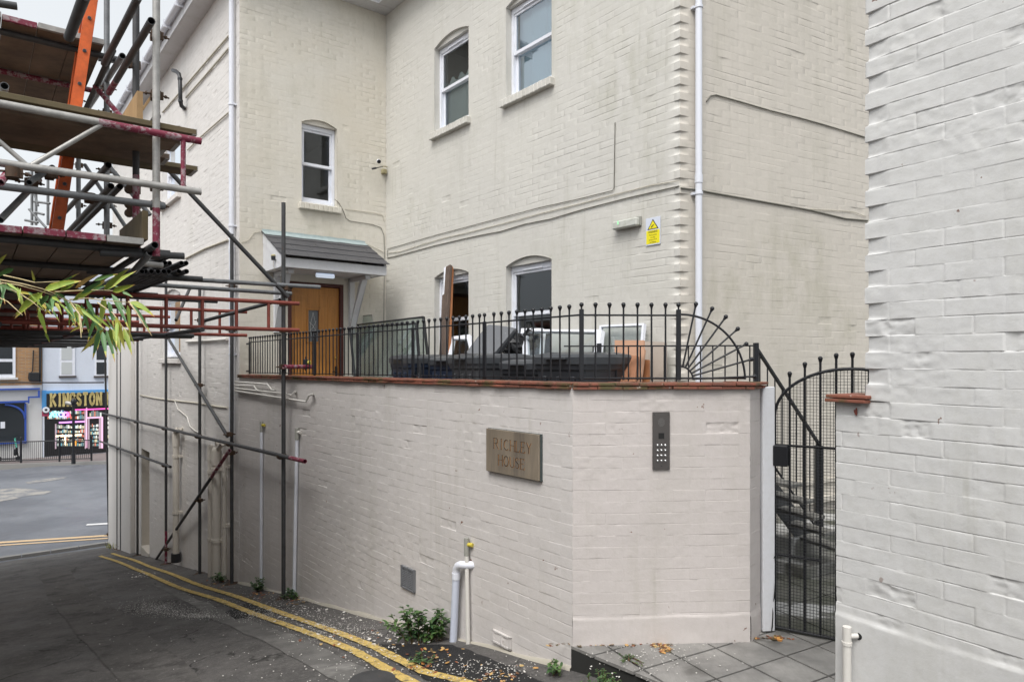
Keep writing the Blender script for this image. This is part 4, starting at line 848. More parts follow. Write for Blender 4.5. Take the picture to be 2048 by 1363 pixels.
# low terrace railing and stair
r2 = thing('terrace_railing', Vector((1.2, 5.95, TER)), 'plain black railing at the terrace edge behind the fan', 'railing')
A_ = Vector(((1128 - CX) / F * 6.15, 6.15)); TZ2 = .135
def TP(t, z): q = A_.lerp(TE, t); return Vector((q.x, q.y, z))
mb = MB(); mb.box((TP(0, TZ2) + TP(1, TZ2)) / 2, ((TE - A_).length / 2, .02, .006), ((TP(1, 0) - TP(0, 0)).normalized(), Vector((.13, .99, 0)), Vector((0, 0, 1)))); mb.path([TP(0, TER + .09), TP(1, TER + .09)], .008, 6); mb.build('rail', M['black'], r2)
nbar = 16
for i in range(nbar):
    mb = MB(); t = (i + .5) / nbar; mb.tube(TP(t, TER + .09), TP(t, TZ2), .0062, 7); mb.build('baluster', M['black'], r2)
for px in (1200, 1510):
    t = (px - 1128) / (1510 - 1128); mb = MB(); mb.bbox(TP(t, (TER + TZ2) / 2 + .01), (.02, .02, (TZ2 - TER) / 2 + .015), None, 0, .003); mb.build('post', M['black'], r2)
st = thing('metal_stair', Vector((2.5, 6.2, SLAB)), 'black metal stair with handrail climbing to the terrace behind the mesh gate', 'stair')
S0 = Vector((TE.x, TE.y, .12)); S1 = Vector((2.93, 6.5, -.80)); dS = S1 - S0
side = Vector((-.57, .82, 0)).normalized()            # stair width lies away from the camera
mb = MB(); ax_ = (dS.normalized(), side, dS.normalized().cross(side)); mb.box((S0 + S1) / 2, (dS.length / 2, .014, .010), ax_)
mb.path([S1, S1 + Vector((.03, .02, -.05)), S1 + Vector((.035, .02, -.16)), S1 + Vector((.0, .0, -.24)), S1 + Vector((-.03, -.01, -.20))], .014, 8); mb.build('handrail', M['black'], st)
dn = Vector((0, 0, -.80)); mb = MB(); mb.path([S0 + dn + dS * .0, S1 + dn + Vector((-.02, 0, .0))], .010, 6); mb.build('lower_rail', M['black'], st)
for i in range(9):
    t = (i + .5) / 9; mb = MB(); mb.tube(S0 + dS * t, S0 + dS * t + dn, .0062, 6); mb.build('baluster', M['black'], st)
mb = MB(); mb.bbox((S1.x - .01, S1.y, (SLAB + S1.z) / 2), (.032, .03, (S1.z - SLAB) / 2), None, 0, .004); mb.ball((S1.x - .01, S1.y, SLAB + .25), .05); mb.build('newel_post', M['black'], st)
mb = MB(); lo = Vector((0, 0, -.93)); 
mb.prism([S0 + lo, S1 + lo + Vector((.02, 0, .0)), Vector((S1.x + .03, S1.y, SLAB)), Vector((S1.x - .10, S1.y - .06, SLAB + .02)), S0 + lo + Vector((-.02, 0, -.24))], side * .008); M['slateg'] = mat('grey_painted_steel', (0.035, 0.037, 0.04), .5); mb.build('stringer', M['slateg'], st)
side = Vector((.38, -.925, 0)).normalized()
M['tread'] = mat('wet_stone_tread', (0.14, 0.135, 0.125), .5); setcol(M['tread'], mix(M['tread'], noise(M['tread'], 8, 5), (0.08, 0.078, 0.07), (0.22, 0.215, 0.20)))
for i in range(5):
    t = (i + .6) / 6.; p = S0 + dS * t; z = p.z - 1.04; c = Vector((p.x - .05, p.y - .03, z)) + side * .22
    mb = MB(); hd_ = Vector((dS.x, dS.y, 0)).normalized(); mb.bbox(c, (.085, .22, .014), (hd_, side, Vector((0, 0, 1)))); mb.build('tread', M['tread'], st)
mb = MB(); mb.bbox((3.7, 7.2, SLAB + .14), (1.5, .32, .14), (Vector((.875, .484, 0)), Vector((-.484, .875, 0)), Vector((0, 0, 1))), 0, .01); mb.bbox((3.55, 6.75, SLAB + .05), (1.3, .25, .05), (Vector((.875, .484, 0)), Vector((-.484, .875, 0)), Vector((0, 0, 1))), 0, .01); mb.build('stone_step', M['court'], label='low dark mossy stone step along the foot of the cream wall', cat='step')
mb = MB(); mb.box(RTN.P(3.5, -1.32, .012), (3.45, .014, .022), wax(RTN)); mb.box(RTN.P(3.5, -1.52, .02), (3.45, .022, .03), wax(RTN)); mb.build('plinth_moulding', M['cream_rtn'], bld)
# ---------------------------------------------------------------- mesh gate
gt = thing('mesh_gate', Vector((1.84, 4.80, SLAB)), 'arched black iron gate with wire mesh between post and pier', 'gate')
G0 = Vector((1.845, 4.79)); gd = Vector((.842, -.54)).normalized(); GW = .98
def GP(x, z, o=0): return Vector((G0.x + gd.x * x + gd.y * o, G0.y + gd.y * x - gd.x * o, z))
gzb = SLAB + .03; spr = -.38; RA = GW / 2
def archz(x): return spr + math.sqrt(max(0, 1 - ((x - RA) / RA) ** 2)) * .33
mb = MB(); mb.path([GP(.0, gzb), GP(0, spr)] + [GP(RA - RA * math.cos(math.pi * i / 28), spr + .33 * math.sin(math.pi * i / 28)) for i in range(1, 28)] + [GP(GW, spr), GP(GW, gzb)], .011, 8)
mb.path([GP(0, gzb), GP(GW, gzb)], .011, 8); mb.path([GP(0, -.585), GP(GW, -.585)], .009, 8); mb.path([GP(0, -1.35), GP(.3, -1.35)], .009, 6); mb.build('frame', M['black'], gt)
for i in range(1, 10):
    x = GW * i / 10; mb = MB(); baluster(mb, GP(x, gzb), GP(x, archz(x) + .085), .0085, .016); mb.build('bar', M['black'], gt)
mb = MB(); x = .021
while x < GW: mb.tube(GP(x, gzb, .012), GP(x, archz(x), .012), .0018, 4, cap=False); x += .021
z = gzb
while z < spr + .33:
    h_ = RA if z < spr else RA * math.sqrt(max(0, 1 - ((z - spr) / .33) ** 2)); mb.tube(GP(RA - h_, z, .014), GP(RA + h_, z, .014), .0018, 4, cap=False); z += .021
mb.build('wire_mesh', M['black'], gt)
mb = MB(); mb.bbox(GP(.045, -.655, .03), (.048, .025, .072), (Vector((gd.x, gd.y, 0)), Vector((-gd.y, gd.x, 0)), Vector((0, 0, 1))), 0, .006); mb.build('lock_box', M['black'], gt)
# ---------------------------------------------------------------- pipes on the retaining wall
def thinpipe(x, y0, y1, r, m, lab, cap='brass', lean=0, W=RET, off=.035):
    t0, z0 = W.sz(x, y0, off); t1, z1 = W.sz(x + lean, y1, off); o = thing('waste_pipe', W.P(t1, z1, off), lab, 'pipe', None)
    mb = MB(); mb.tube(W.P(t0, z0 - .03, off), W.P(t1, z1 - .05, off), r, 12); mb.build('pipe', m, o)
    mb = MB(); mb.tube(W.P(t0, z0 - .10, off), W.P(t0, z0 + .04, off), r * 1.2, 12); mb.build('coupling', M['greyplast'], o)
    mb = MB(); mb.tube(W.P(t0, z0 - .01, off), W.P(t0 - .055, z0 - .01, off - .02), r * .95, 10); mb.build('inlet_cap', M[cap], o)
thinpipe(523, 848, 1170, .019, M['pipe_w'], 'left thin white waste pipe with yellow cap on the retaining wall', lean=-1)
thinpipe(594, 862, 1190, .021, M['pipe_w'], 'right thin white waste pipe beside the tallest scaffold pole', cap='pipe_cc', lean=-6)
thinpipe(933, 1085, 1312, .0175, M['pipe_cc'], 'slim cream waste pipe with a grey top and yellow cap', lean=4)
o = thing('drain_pipe', RET.at(904, 1300, .06), 'thick white plastic drain pipe bending out of the wall above the weeds', 'pipe'); t0, z0 = RET.sz(914, 1125, .06); t1, z1 = RET.sz(905, 1302, .06)
mb = MB(); mb.path([RET.P(t0 - .13, z0 + .0, -.02), RET.P(t0 - .09, z0 + .0, .04), RET.P(t0 - .05, z0 - .002, .06), RET.P(t0 - .012, z0 - .02, .06), RET.P(t0 + .008, z0 - .05, .06), RET.P(t0 + .012, z0 - .09, .06)], .031, 16)
mb.tube(RET.P(t0 + .012, z0 - .08, .06), RET.P(t0 + .013, z0 - .13, .06), .035, 16); mb.build('elbow', M['pipe_w'], o)
mb = MB(); mb.tube(RET.P(t0 + .013, z0 - .12, .06), RET.P(t1, z1 - .05, .06), .030, 16); M['pipe_b'] = mat('bluish_plastic_pipe', (0.56, 0.60, 0.70), .4); mb.build('pipe', M['pipe_b'], o)
# soil pipes on the wing
def soil(x, y0, y1, r, lab, brk=(.3, .75), hopper=False, black=False):
    off = r + .04; t0, z0 = WING.sz(x, y0, off); t1, z1 = WING.sz(x, y1, off); o = thing('soil_pipe', WING.P(t0, z1, off), lab, 'pipe')
    mb = MB(); mb.tube(WING.P(t0, z0, off), WING.P(t0, z1 - .1, off), r, 16); mb.tube(WING.P(t0, z0 - .22, off), WING.P(t0, z0, off), r * 1.16, 16); mb.ball(WING.P(t0, z0, off), r * 1.1)
    if hopper:
        for k in (-1, 0, 1): mb.tube(WING.P(t0, z0, off), WING.P(t0 - .1 + k * .14, z0 + .12, off - .1 + .08 * abs(k)), r * .5, 10)
    mb.build('pipe', M['pipe_c'], o)
    for b in brk:
        z = z0 + (z1 - z0) * b; mb = MB(); mb.tube(WING.P(t0, z - .025, off), WING.P(t0, z + .025, off), r * 1.22, 16); mb.box(WING.P(t0, z, .03), (r * 1.7, .03, .02), wax(WING)); mb.build('pipe_bracket', M['pipe_c'], o)
    if black: mb = MB(); mb.tube(WING.P(t0, z1 + .06, off), WING.P(t0, z1 - .1, off), r * 1.5, 16); mb.build('pipe_shoe', M['bin'], o)
soil(352, 868, 1112, .055, 'leftmost thick cream soil pipe standing on a black shoe', (.18, .64), True, True)
soil(421, 893, 1142, .040, 'slimmer cream soil pipe left of the thickest one', (.2, .74))
soil(433, 900, 1150, .062, 'thickest cream soil pipe with a branching top', (.15, .72), True)
soil(449, 912, 1163, .030, 'thin cream soil pipe right of the thickest one', (.08, .55))
# overflow pipes
ov = [((470, 763), (535, 768), (543, 779), (548, 780)), ((470, 770), (508, 771), (513, 779), (516, 780)), ((470, 776), (572, 787), (583, 790), (590, 783)), ((470, 781), (600, 801), (612, 803), (618, 790), (625, 788))]
labs = ['topmost white overflow pipe with a kinked end', 'shortest white overflow pipe, second from top', 'third of the four white overflow pipes', 'lowest and longest white overflow pipe']
for q, lb in zip(ov, labs):
    o = thing('overflow_pipe', RET.at(*q[0], .05), lb + ' below the coping', 'pipe'); mb = MB()
    P_ = [RET.at(x, y, .05) for x, y in q]; P_.append(RET.at(q[-1][0] + 1, q[-1][1] + .5, -.01)); sm = [P_[0]]
    for i in range(1, len(P_) - 1): sm += [P_[i].lerp(P_[i - 1], .15), P_[i], P_[i].lerp(P_[i + 1], .15)]
    sm.append(P_[-1]); mb.path(sm, .011, 8); mb.build('pipe', M['pipe_cc'], o)
    mb = MB(); mb.tube(P_[-1].lerp(P_[-2], .2), P_[-1].lerp(P_[-2], .55), .014, 10); mb.build('pipe_collar', M['greyplast'], o)
# vents
def vent(x0, y0, x1, y1, m, lab, sl=10, cols=2):
    s0, z0 = RET.sz(x0, y0, .01); s1, z1 = RET.sz(x1, y1, .01); z0b = RET.sz(x0, y1 - 9, .01)[1]; zt = z0; zb = RET.sz((x0 + x1) / 2, (y0 + y1) / 2)[1] * 2 - zt; zt, zb = (zt + 0, zb); c = (s0 + s1) / 2; hw = abs(s0 - s1) / 2; zc = (zt + zb) / 2; hh = (zt - zb) / 2
    o = thing('vent_grille', RET.P(c, zb, .01), lab, 'vent'); ax = wax(RET); mb = MB()
    for (x, z, a, b) in ((c - hw + .01, zc, .01, hh), (c + hw - .01, zc, .01, hh), (c, zt - .008, hw, .008), (c, zb + .008, hw, .008), (c, zc, .008, hh)): mb.bbox(RET.P(x, z, .012), (a, .010, b), ax, 0, .002)
    mb.build('frame', m, o); mb = MB()
    for i in range(sl):
        z = zb + .02 + (zt - zb - .04) * (i + .5) / sl; mb.box(RET.P(c, z, .010), (hw - .02, .006, (zt - zb) / sl * .25), (ax[0], (ax[1] + ax[2] * -.6).normalized(), (ax[2] + ax[1] * .6).normalized()))
    mb.build('louvre', m, o); mb = MB(); mb.box(RET.P(c, zc, .002), (hw - .01, .003, hh - .01), ax); mb.build('vent_back', M['darkhole'], o)
vent(803, 1128, 830, 1182, M['vent'], 'grey louvred metal vent low on the retaining wall')
vent(986, 1256, 1022, 1296, M['ret'], 'painted-over air brick near the foot of the retaining wall', 9)
# ---------------------------------------------------------------- lettering helper
GL = {'R': [(0, 0, 0, 1, 1), (0, 1, .45, 1, 0), (.45, 1, .58, .88, 1), (.58, .88, .58, .65, 1), (.58, .65, .45, .52, 1), (.45, .52, 0, .52, 0), (.3, .52, .7, 0, 1)],
 'I': [(.2, 0, .2, 1, 1)], 'C': [(.68, .85, .5, .98, 0), (.5, .98, .3, .98, 0), (.3, .98, .08, .8, 1), (.08, .8, .0, .5, 1), (0, .5, .08, .2, 1), (.08, .2, .3, .02, 1), (.3, .02, .5, .02, 0), (.5, .02, .7, .16, 0)],
 'H': [(0, 0, 0, 1, 1), (.65, 0, .65, 1, 1), (0, .52, .65, .52, 0)], 'L': [(0, 0, 0, 1, 1), (0, 0, .5, 0, 0), (.5, 0, .52, .2, 0)],
 'E': [(0, 0, 0, 1, 1), (0, 1, .5, 1, 0), (0, .52, .4, .52, 0), (0, 0, .52, 0, 0), (.52, 0, .52, .16, 0), (.5, 1, .5, .86, 0)], 'Y': [(0, 1, .33, .48, 1), (.66, 1, .33, .48, 0), (.33, .48, .33, 0, 1)],
 'O': [(.36, 1, .12, .86, 1), (.12, .86, 0, .5, 1), (0, .5, .12, .14, 1), (.12, .14, .36, 0, 1), (.36, 0, .6, .14, 1), (.6, .14, .72, .5, 1), (.72, .5, .6, .86, 1), (.6, .86, .36, 1, 1)],
 'U': [(0, 1, 0, .28, 1), (0, .28, .14, .05, 1), (.14, .05, .33, 0, 0), (.33, 0, .52, .06, 0), (.52, .06, .6, .28, 0), (.6, .28, .6, 1, 0)],
 'S': [(.5, .84, .38, .98, 0), (.38, .98, .16, .98, 0), (.16, .98, .03, .82, 1), (.03, .82, .06, .66, 1), (.06, .66, .45, .4, 1), (.45, .4, .52, .22, 1), (.52, .22, .4, .04, 1), (.4, .04, .15, .02, 0), (.15, .02, .0, .18, 0)],
 'K': [(0, 0, 0, 1, 1), (.62, 1, 0, .45, 1), (.18, .6, .66, 0, 1)], 'N': [(0, 0, 0, 1, 1), (0, 1, .62, 0, 1), (.62, 0, .62, 1, 1)],
 'G': [(.62, .8, .5, .98, 1), (.5, .98, .14, .98, 1), (.14, .98, .0, .8, 1), (0, .8, 0, .2, 1), (0, .2, .14, .02, 1), (.14, .02, .5, .02, 1), (.5, .02, .62, .2, 1), (.62, .2, .62, .48, 1), (.62, .48, .36, .48, 1)],
 'T': [(0, 1, .6, 1, 1), (.3, 0, .3, 1, 1)]}
GW_ = {'R': .74, 'I': .4, 'C': .74, 'H': .65, 'L': .54, 'E': .55, 'Y': .66, 'O': .72, 'U': .6, 'S': .54, 'K': .68, 'N': .62, 'G': .64, 'T': .6}
def strokes(mb, text, P, h, t1, t0, serif=.1, gap=.22, th=.002, m=0, wf=1.0):
    """P(x, z, o) maps plate coordinates to space; returns the width written"""
    x = 0
    for ch in text:
        if ch == ' ': x += .5 * h * wf; continue
        for (xa, ya, xb, yb, k) in GL[ch]:
            a = Vector((x + xa * h * wf, ya * h)); b = Vector((x + xb * h * wf, yb * h)); d = (b - a).normalized(); n = Vector((-d.y, d.x)) * ((t1 if k else t0) / 2); e = d * (t0 * .3)
            mb.prism([P(q.x, q.y, 0) for q in (a - n - e, b - n + e, b + n + e, a + n - e)], P(0, 0, th) - P(0, 0, 0), m)
            if serif and abs(xa - xb) < .02 and abs(ya - yb) > .9:
                for yy in (ya, yb): mb.prism([P(a.x + sx * serif * h, yy * h + sy * t0 * .5, 0) for sx, sy in ((-1, -1), (1, -1), (1, 1), (-1, 1))], P(0, 0, th * .9) - P(0, 0, 0), m)
        x += (GW_[ch] * wf + gap) * h
    return x
# name plate
s0, zt0 = RET.sz(975, 856, .02); s1, zt1 = RET.sz(1080, 868, .02); zb0 = RET.sz(975, 941, .02)[1]; zb1 = RET.sz(1080, 960, .02)[1]
zt = (zt0 + zt1) / 2; zb = (zb0 + zb1) / 2; c = (s0 + s1) / 2; hw = (s0 - s1) / 2; H_ = zt - zb
o = thing('name_plate', RET.P(c, zb, .01), 'bronze name plate reading Richley House on the painted wall', 'sign'); ax = wax(RET)
mb = MB(); mb.bbox(RET.P(c, (zt + zb) / 2, .026), (hw, .008, H_ / 2), ax, 0, .002); mb.build('plate', M['bronze'], o)
mb = MB(); mb.bbox(RET.P(c - .004, (zt + zb) / 2 - .002, .010), (hw + .004, .0085, H_ / 2 + .004), ax, 0, .002); mb.build('backing', M['verdi'], o)
lh = H_ * .235
for (txt, row, xc) in (('RICHLEY', .56, -.01), ('HOUSE', .19, .0)):
    wd = sum((GW_[ch] + .22) * lh for ch in txt) - .22 * lh; wf = 1
    PP = lambda x, z, off_, wd=wd, row=row, xc=xc: RET.P(c + wd / 2 - x + xc, zb + H_ * row + z, .0345 + off_)
    mb = MB(); strokes(mb, txt, PP, lh, .0062, .0034, .10, th=.0012); mb.build('lettering', M['letterdark'], o)
    PQ = lambda x, z, off_, wd=wd, row=row, xc=xc: RET.P(c + wd / 2 - x + xc - .0022, zb + H_ * row + z - .0016, .0340 + off_)
    mb = MB(); strokes(mb, txt, PQ, lh, .0055, .0032, .10, th=.0012); mb.build('lettering_gilt', M['lettergold'], o)
# intercom
x0, x1 = FR.s(1304.5), FR.s(1338.5); zt = FR.sz(1321, 823)[1]; zb = FR.sz(1321, 938)[1]; c = (x0 + x1) / 2; hw = (x1 - x0) / 2; ax = wax(FR)
o = thing('intercom', FR.P(c, zb, .01), 'dark steel door intercom with keypad set in the painted wall', 'intercom')
mb = MB(); mb.bbox(FR.P(c, (zt + zb) / 2, .008), (hw, .006, (zt - zb) / 2), ax, 0, .0015); pl = mb.build('panel', M['steel'], o)
k = (zt - zb) / 115.0
mb = MB()
for i in range(8):
    for j in range(9):
        if ((i - 3.5) / 4.2) ** 2 + ((j - 4) / 4.8) ** 2 < 1: mb.tube(FR.P(c - .012 * .0 + (i - 3.5) * .0056, zt - (13 + j * 1.9) * k, .0138), FR.P(c + (i - 3.5) * .0056, zt - (13 + j * 1.9) * k, .0146), .0016, 6)
M['hole'] = mat('pale_speaker_hole', (0.30, 0.30, 0.29), .5, .6); mb.build('speaker', M['hole'], o)
mb = MB(); mb.bbox(FR.P(c, zt - 47.5 * k, .0145), (.019, .002, .019), ax, 0, .0008); mb.build('camera_window', M['darkhole'], o)
for r_ in range(4):
    for q in range(3):
        p = FR.P(c + (q - 1) * .026, zt - (66 + r_ * 10.3) * k, .015); mb = MB(); mb.tube(FR.P(c + (q - 1) * .026, p.z, .013), FR.P(c + (q - 1) * .026, p.z, .019), .0085, 12); mb.ball(FR.P(c + (q - 1) * .026, p.z, .0175), .0075, 10, 6); mb.build('key', M['chrome'], o)
mb = MB()
for (a, b) in ((-1, 1), (1, 1), (-1, -1), (1, -1)): mb.tube(FR.P(c + a * (hw - .012), (zt + zb) / 2 + b * ((zt - zb) / 2 - .018), .013), FR.P(c + a * (hw - .012), (zt + zb) / 2 + b * ((zt - zb) / 2 - .018), .0155), .0035, 8)
mb.tube(FR.P(c, zb + .025, .013), FR.P(c, zb + .025, .016), .005, 8); mb.build('screw', M['galvd'], o)
# warning sign on the main wall
s0, _ = MAIN.sz(1293, 460); s1, _ = MAIN.sz(1322, 460); zt = MAIN.sz(1307, 435)[1]; zb = MAIN.sz(1307, 490)[1]; c = (s0 + s1) / 2; hw = (s1 - s0) / 2; ax = wax(MAIN); H_ = zt - zb
o = thing('warning_sign', MAIN.P(c, zb, .01), 'white and yellow CCTV warning sign near the wall corner', 'sign')
mb = MB(); mb.bbox(MAIN.P(c, (zt + zb) / 2, .008), (hw, .003, H_ / 2), ax, 0, .001); mb.build('board', M['signw'], o)
SP = lambda x, z, o_: MAIN.P(c + x, zb + z, .0115 + o_)
mb = MB(); mb.prism([SP(-hw * .92, H_ * .05, 0), SP(hw * .92, H_ * .05, 0), SP(hw * .92, H_ * .54, 0), SP(-hw * .92, H_ * .54, 0)], SP(0, 0, .001) - SP(0, 0, 0)); mb.build('yellow_panel', M['signy'], o)
mb = MB(); mb.prism([SP(-hw * .76, H_ * .575, 0), SP(hw * .76, H_ * .575, 0), SP(0, H_ * .94, 0)], SP(0, 0, .001) - SP(0, 0, 0)); mb.build('triangle_border', M['signk'], o)
mb = MB(); mb.prism([SP(-hw * .60, H_ * .60, .0012), SP(hw * .60, H_ * .60, .0012), SP(0, H_ * .885, .0012)], SP(0, 0, .001) - SP(0, 0, 0)); mb.build('triangle', M['signy'], o)
mb = MB(); mb.prism([SP(-hw * .28, H_ * .655, .0024), SP(-hw * .18, H_ * .63, .0024), SP(hw * .16, H_ * .72, .0024), SP(hw * .10, H_ * .75, .0024)], SP(0, 0, .001) - SP(0, 0, 0)); mb.build('camera_symbol', M['signk'], o)
def text(txt, P, x, z, size, m, parent, name='lettering', bold=0, width=None, th=.001, align='CENTER'):
    cu = bpy.data.curves.new('t', 'FONT'); cu.body = txt; cu.size = size; cu.align_x = align; cu.offset = bold; cu.extrude = 0
    ob = bpy.data.objects.new('t', cu); sc.collection.objects.link(ob); dg = bpy.context.evaluated_depsgraph_get(); me = bpy.data.meshes.new_from_object(ob.evaluated_get(dg))
    vs = [v.co.copy() for v in me.vertices]; fs = [tuple(p.vertices) for p in me.polygons]; bpy.data.objects.remove(ob); 
    if width and vs:
        w_ = max(v.x for v in vs) - min(v.x for v in vs); k_ = width / w_
        for v in vs: v.x *= k_
    mb = MB(); mb.add([P(x + v.x, z + v.y, th) for v in vs], fs); return mb.build(name, m, parent)
for (tx, zz, sz_, wd) in (('WARNING', .445, .030, .115), ('These premises', .35, .018, .10), ('are under', .26, .018, .06), ('24 hour CCTV', .17, .018, .10), ('surveillance', .085, .018, .08)):
    text(tx, SP, 0, H_ * zz, sz_, M['signk'], o, bold=.0006 if zz > .4 else .0002, width=wd, th=.0016)
# emergency light, CCTV cameras
s0, _ = MAIN.sz(1228, 450, .04); s1, _ = MAIN.sz(1279, 450, .04); zc = MAIN.sz(1253, 448, .04)[1]; c = (s0 + s1) / 2; hw = (s1 - s0) / 2
o = thing('bulkhead_light', MAIN.P(c, zc, .03), 'dirty grey bulkhead light with small green indicator on the wall', 'light'); ax = wax(MAIN)
mb = MB(); mb.bbox(MAIN.P(c, zc + .01, .015), (hw, .015, .05), ax, 0, .008); mb.build('base', M['greyplast'], o)
m = M['diffuser'] = mat('dirty_diffuser', (0.50, 0.51, 0.47), .35); setcol(m, mix(m, ramp(m, noise(m, 12, 5, .7), [(0.45, 0), (0.75, .7)]), (0.52, 0.53, 0.49), (0.28, 0.27, 0.2)))
mb = MB(); mb.bbox(MAIN.P(c, zc, .055), (hw - .006, .028, .042), ax, 0, .016); mb.build('diffuser', m, o)
M['greenled'] = lamp('green_indicator', (0.3, 0.8, 0.4), .35); mb = MB(); mb.box(MAIN.P(c - hw * .45, zc + .02, .0835), (.006, .002, .018), ax); mb.build('indicator', M['greenled'], o)
o = thing('security_camera', FAC.at(766, 345, .05), 'pair of small wall cameras on a bracket in the inner corner', 'camera')
p = FAC.at(766, 335, .12); mb = MB(); mb.bbox(FAC.at(768, 343, .04), (.035, .04, .035), wax(FAC), 0, .006); mb.tube(FAC.at(777, 333, .0), FAC.at(766, 333, .14), .008, 6); mb.tube(FAC.at(777, 350, .0), FAC.at(776, 333, .03), .007, 6); M['beigeplast'] = mat('aged_beige_plastic', (0.34, 0.30, 0.17), .5); mb.build('junction_box', M['beigeplast'], o)
mb = MB(); d = Vector((.25, -.9, -.35)).normalized(); a = FAC.at(757, 322, .16); mb.tube(a, a + d * .11, .032, 14); mb.build('camera_body', M['pipe_w'], o)
mb = MB(); mb.tube(a + d * .105, a + d * .118, .030, 14); mb.build('lens', M['black'], o)
mb = MB(); b = FAC.at(752, 336, .14); d2 = Vector((-.6, -.7, -.35)).normalized(); mb.tube(b, b + d2 * .08, .016, 10); mb.tube(FAC.at(766, 333, .13), b, .007, 6); mb.build('small_camera', M['bin'], o)
o = thing('sensor_light', FAC.at(543, 523, .3), 'small black sensor light on the left cheek of the porch canopy', 'sensor')
mb = MB(); pp = FAC.P(c0_ - .03, 1.47, .52); mb.ball(pp, .035, 12, 8, 0, (1, 1, .7)); mb.build('dome', M['beigeplast'], o); mb = MB(); mb.tube(pp + Vector((0, 0, -.005)), pp + Vector((0, 0, -.06)), .034, 12, r1=.028); mb.build('housing', M['bin'], o)
mb = MB(); mb.path([pp + Vector((0, 0, -.05)), pp + Vector((0, 0, -.14)), pp + Vector((.02, .02, -.20))], .004, 5); mb.build('wire', M['cablec'], o)
o = thing('vent_pipe', WING.at(360, 175, .1), 'short black cranked pipe jutting from the upper wing wall', 'pipe')
mb = MB(); mb.path([WING.at(346, 141, .16), WING.at(352, 143, .15), WING.at(358, 148, .12), WING.at(360, 158, .12), WING.at(360.5, 180, .12), WING.at(361, 203, .12), WING.at(363, 212, .09), WING.at(368, 216, .03), WING.at(368, 218, -.02)], .034, 12); mb.build('pipe', M['bin'], o)
mb = MB(); mb.tube(WING.at(360, 156, .12), WING.at(360, 160, .12), .042, 12); mb.tube(WING.at(361, 200, .12), WING.at(361, 204, .12), .042, 12); mb.build('collar', M['bin'], o)
# ---------------------------------------------------------------- things on the terrace
def copy_tree(o, parent=None):
    c = o.copy(); sc.collection.objects.link(c)
    if parent: c.parent = parent
    for ch in [x for x in sc.objects if x.parent == o]: copy_tree(ch, c)
    return c
def make_bin(mt, lab):
    o = thing('wheelie_bin', Vector((0, 0, 0)), lab, 'bin', 'wheelie bins lined up on the terrace'); mb = MB()
    def ring(z, w, d, r=.03, n=4):
        out = []
        for (cx, cy, a0) in ((w - r, d - r, 0), (-w + r, d - r, 90), (-w + r, -d + r, 180), (w - r, -d + r, 270)):
            for i in range(n): a = R(a0 + 90 * i / (n - 1)); out.append(Vector((cx + r * math.cos(a), cy + r * math.sin(a), z)))
        return out
    rs = [ring(.06, .235, .28), ring(.09, .245, .295), ring(.86, .272, .335), ring(.88, .285, .352), ring(.96, .29, .357), ring(.96, .272, .34), ring(.90, .27, .335)]
    vs = [v for g in rs for v in g]; k = 16; mb.add(vs, [(i * k + j, i * k + (j + 1) % k, (i + 1) * k + (j + 1) % k, (i + 1) * k + j) for i in range(len(rs) - 1) for j in range(k)] + [tuple(range(k))], 0, False)
    for x in (-.16, 0, .16): mb.bbox((x, -.31, .48), (.02, .02, .34), (Vector((1, 0, 0)), Vector((0, 1, .09)).normalized(), Vector((0, -.09, 1)).normalized()), 0, .005)
    mb.build('body', mt, o)
    mb = MB(); rs = [ring(.925, .298, .368), ring(.985, .30, .37), ring(1.01, .28, .35), ring(1.03, .20, .26)]; vs = [v for g in rs for v in g]
    mb.add(vs, [(i * k + j, i * k + (j + 1) % k, (i + 1) * k + (j + 1) % k, (i + 1) * k + j) for i in range(len(rs) - 1) for j in range(k)] + [tuple(range(k)), tuple(range(3 * k, 4 * k))], 0, False)
    mb.bbox((0, -.385, .975), (.12, .025, .012), None, 0, .005); mb.build('lid', M['blid'], o)
    mb = MB(); mb.tube((-.22, .39, .98), (.22, .39, .98), .016, 8); mb.tube((-.2, .34, .93), (-.2, .39, .98), .014, 6); mb.tube((.2, .34, .93), (.2, .39, .98), .014, 6); mb.build('handle', mt, o)
    for x in (-.24, .24): mb = MB(); mb.tube((x - .03, .27, .10), (x + .03, .27, .10), .10, 16); mb.build('wheel', M['black'], o)
    return o
b0 = make_bin(M['bin'], 'black wheelie bin, nearest the fan end of the row'); b1 = make_bin(M['binn'], 'navy wheelie bin at the far left end of the row')
b2 = make_bin(M['bing'], 'grey black wheelie bin in the middle of the row')
rz = math.atan2(Vd.y, Vd.x) + R(90)                    # front faces the alley
rz = math.atan2(-Vd.y, -Vd.x) - math.atan2(-1, 0)
def put(o, u, v, a): p = B(u, v, TER); o.location = p; o.rotation_euler = (0, 0, rz + R(a))
put(b0, 4.45, 4.36, 7)
put(b2, 5.80, 4.32, -5)
put(b1, 7.15, 4.34, -6)
labs = [(b1, 6.48, 4.50, 5, 'navy wheelie bin, second from the left, under the tipped grey lid'), (b0, 5.13, 4.50, 3, 'black wheelie bin, second from the fan end of the row')]
labs.append((b0, 8.15, 4.95, 3, 'black wheelie bin hidden behind the leaning sheets of glass'))
for (src, u, v, a, lb) in labs: c = copy_tree(src); put(c, u, v, a); c['label'] = lb; c.scale = (1, 1, random.uniform(.94, 1.03))
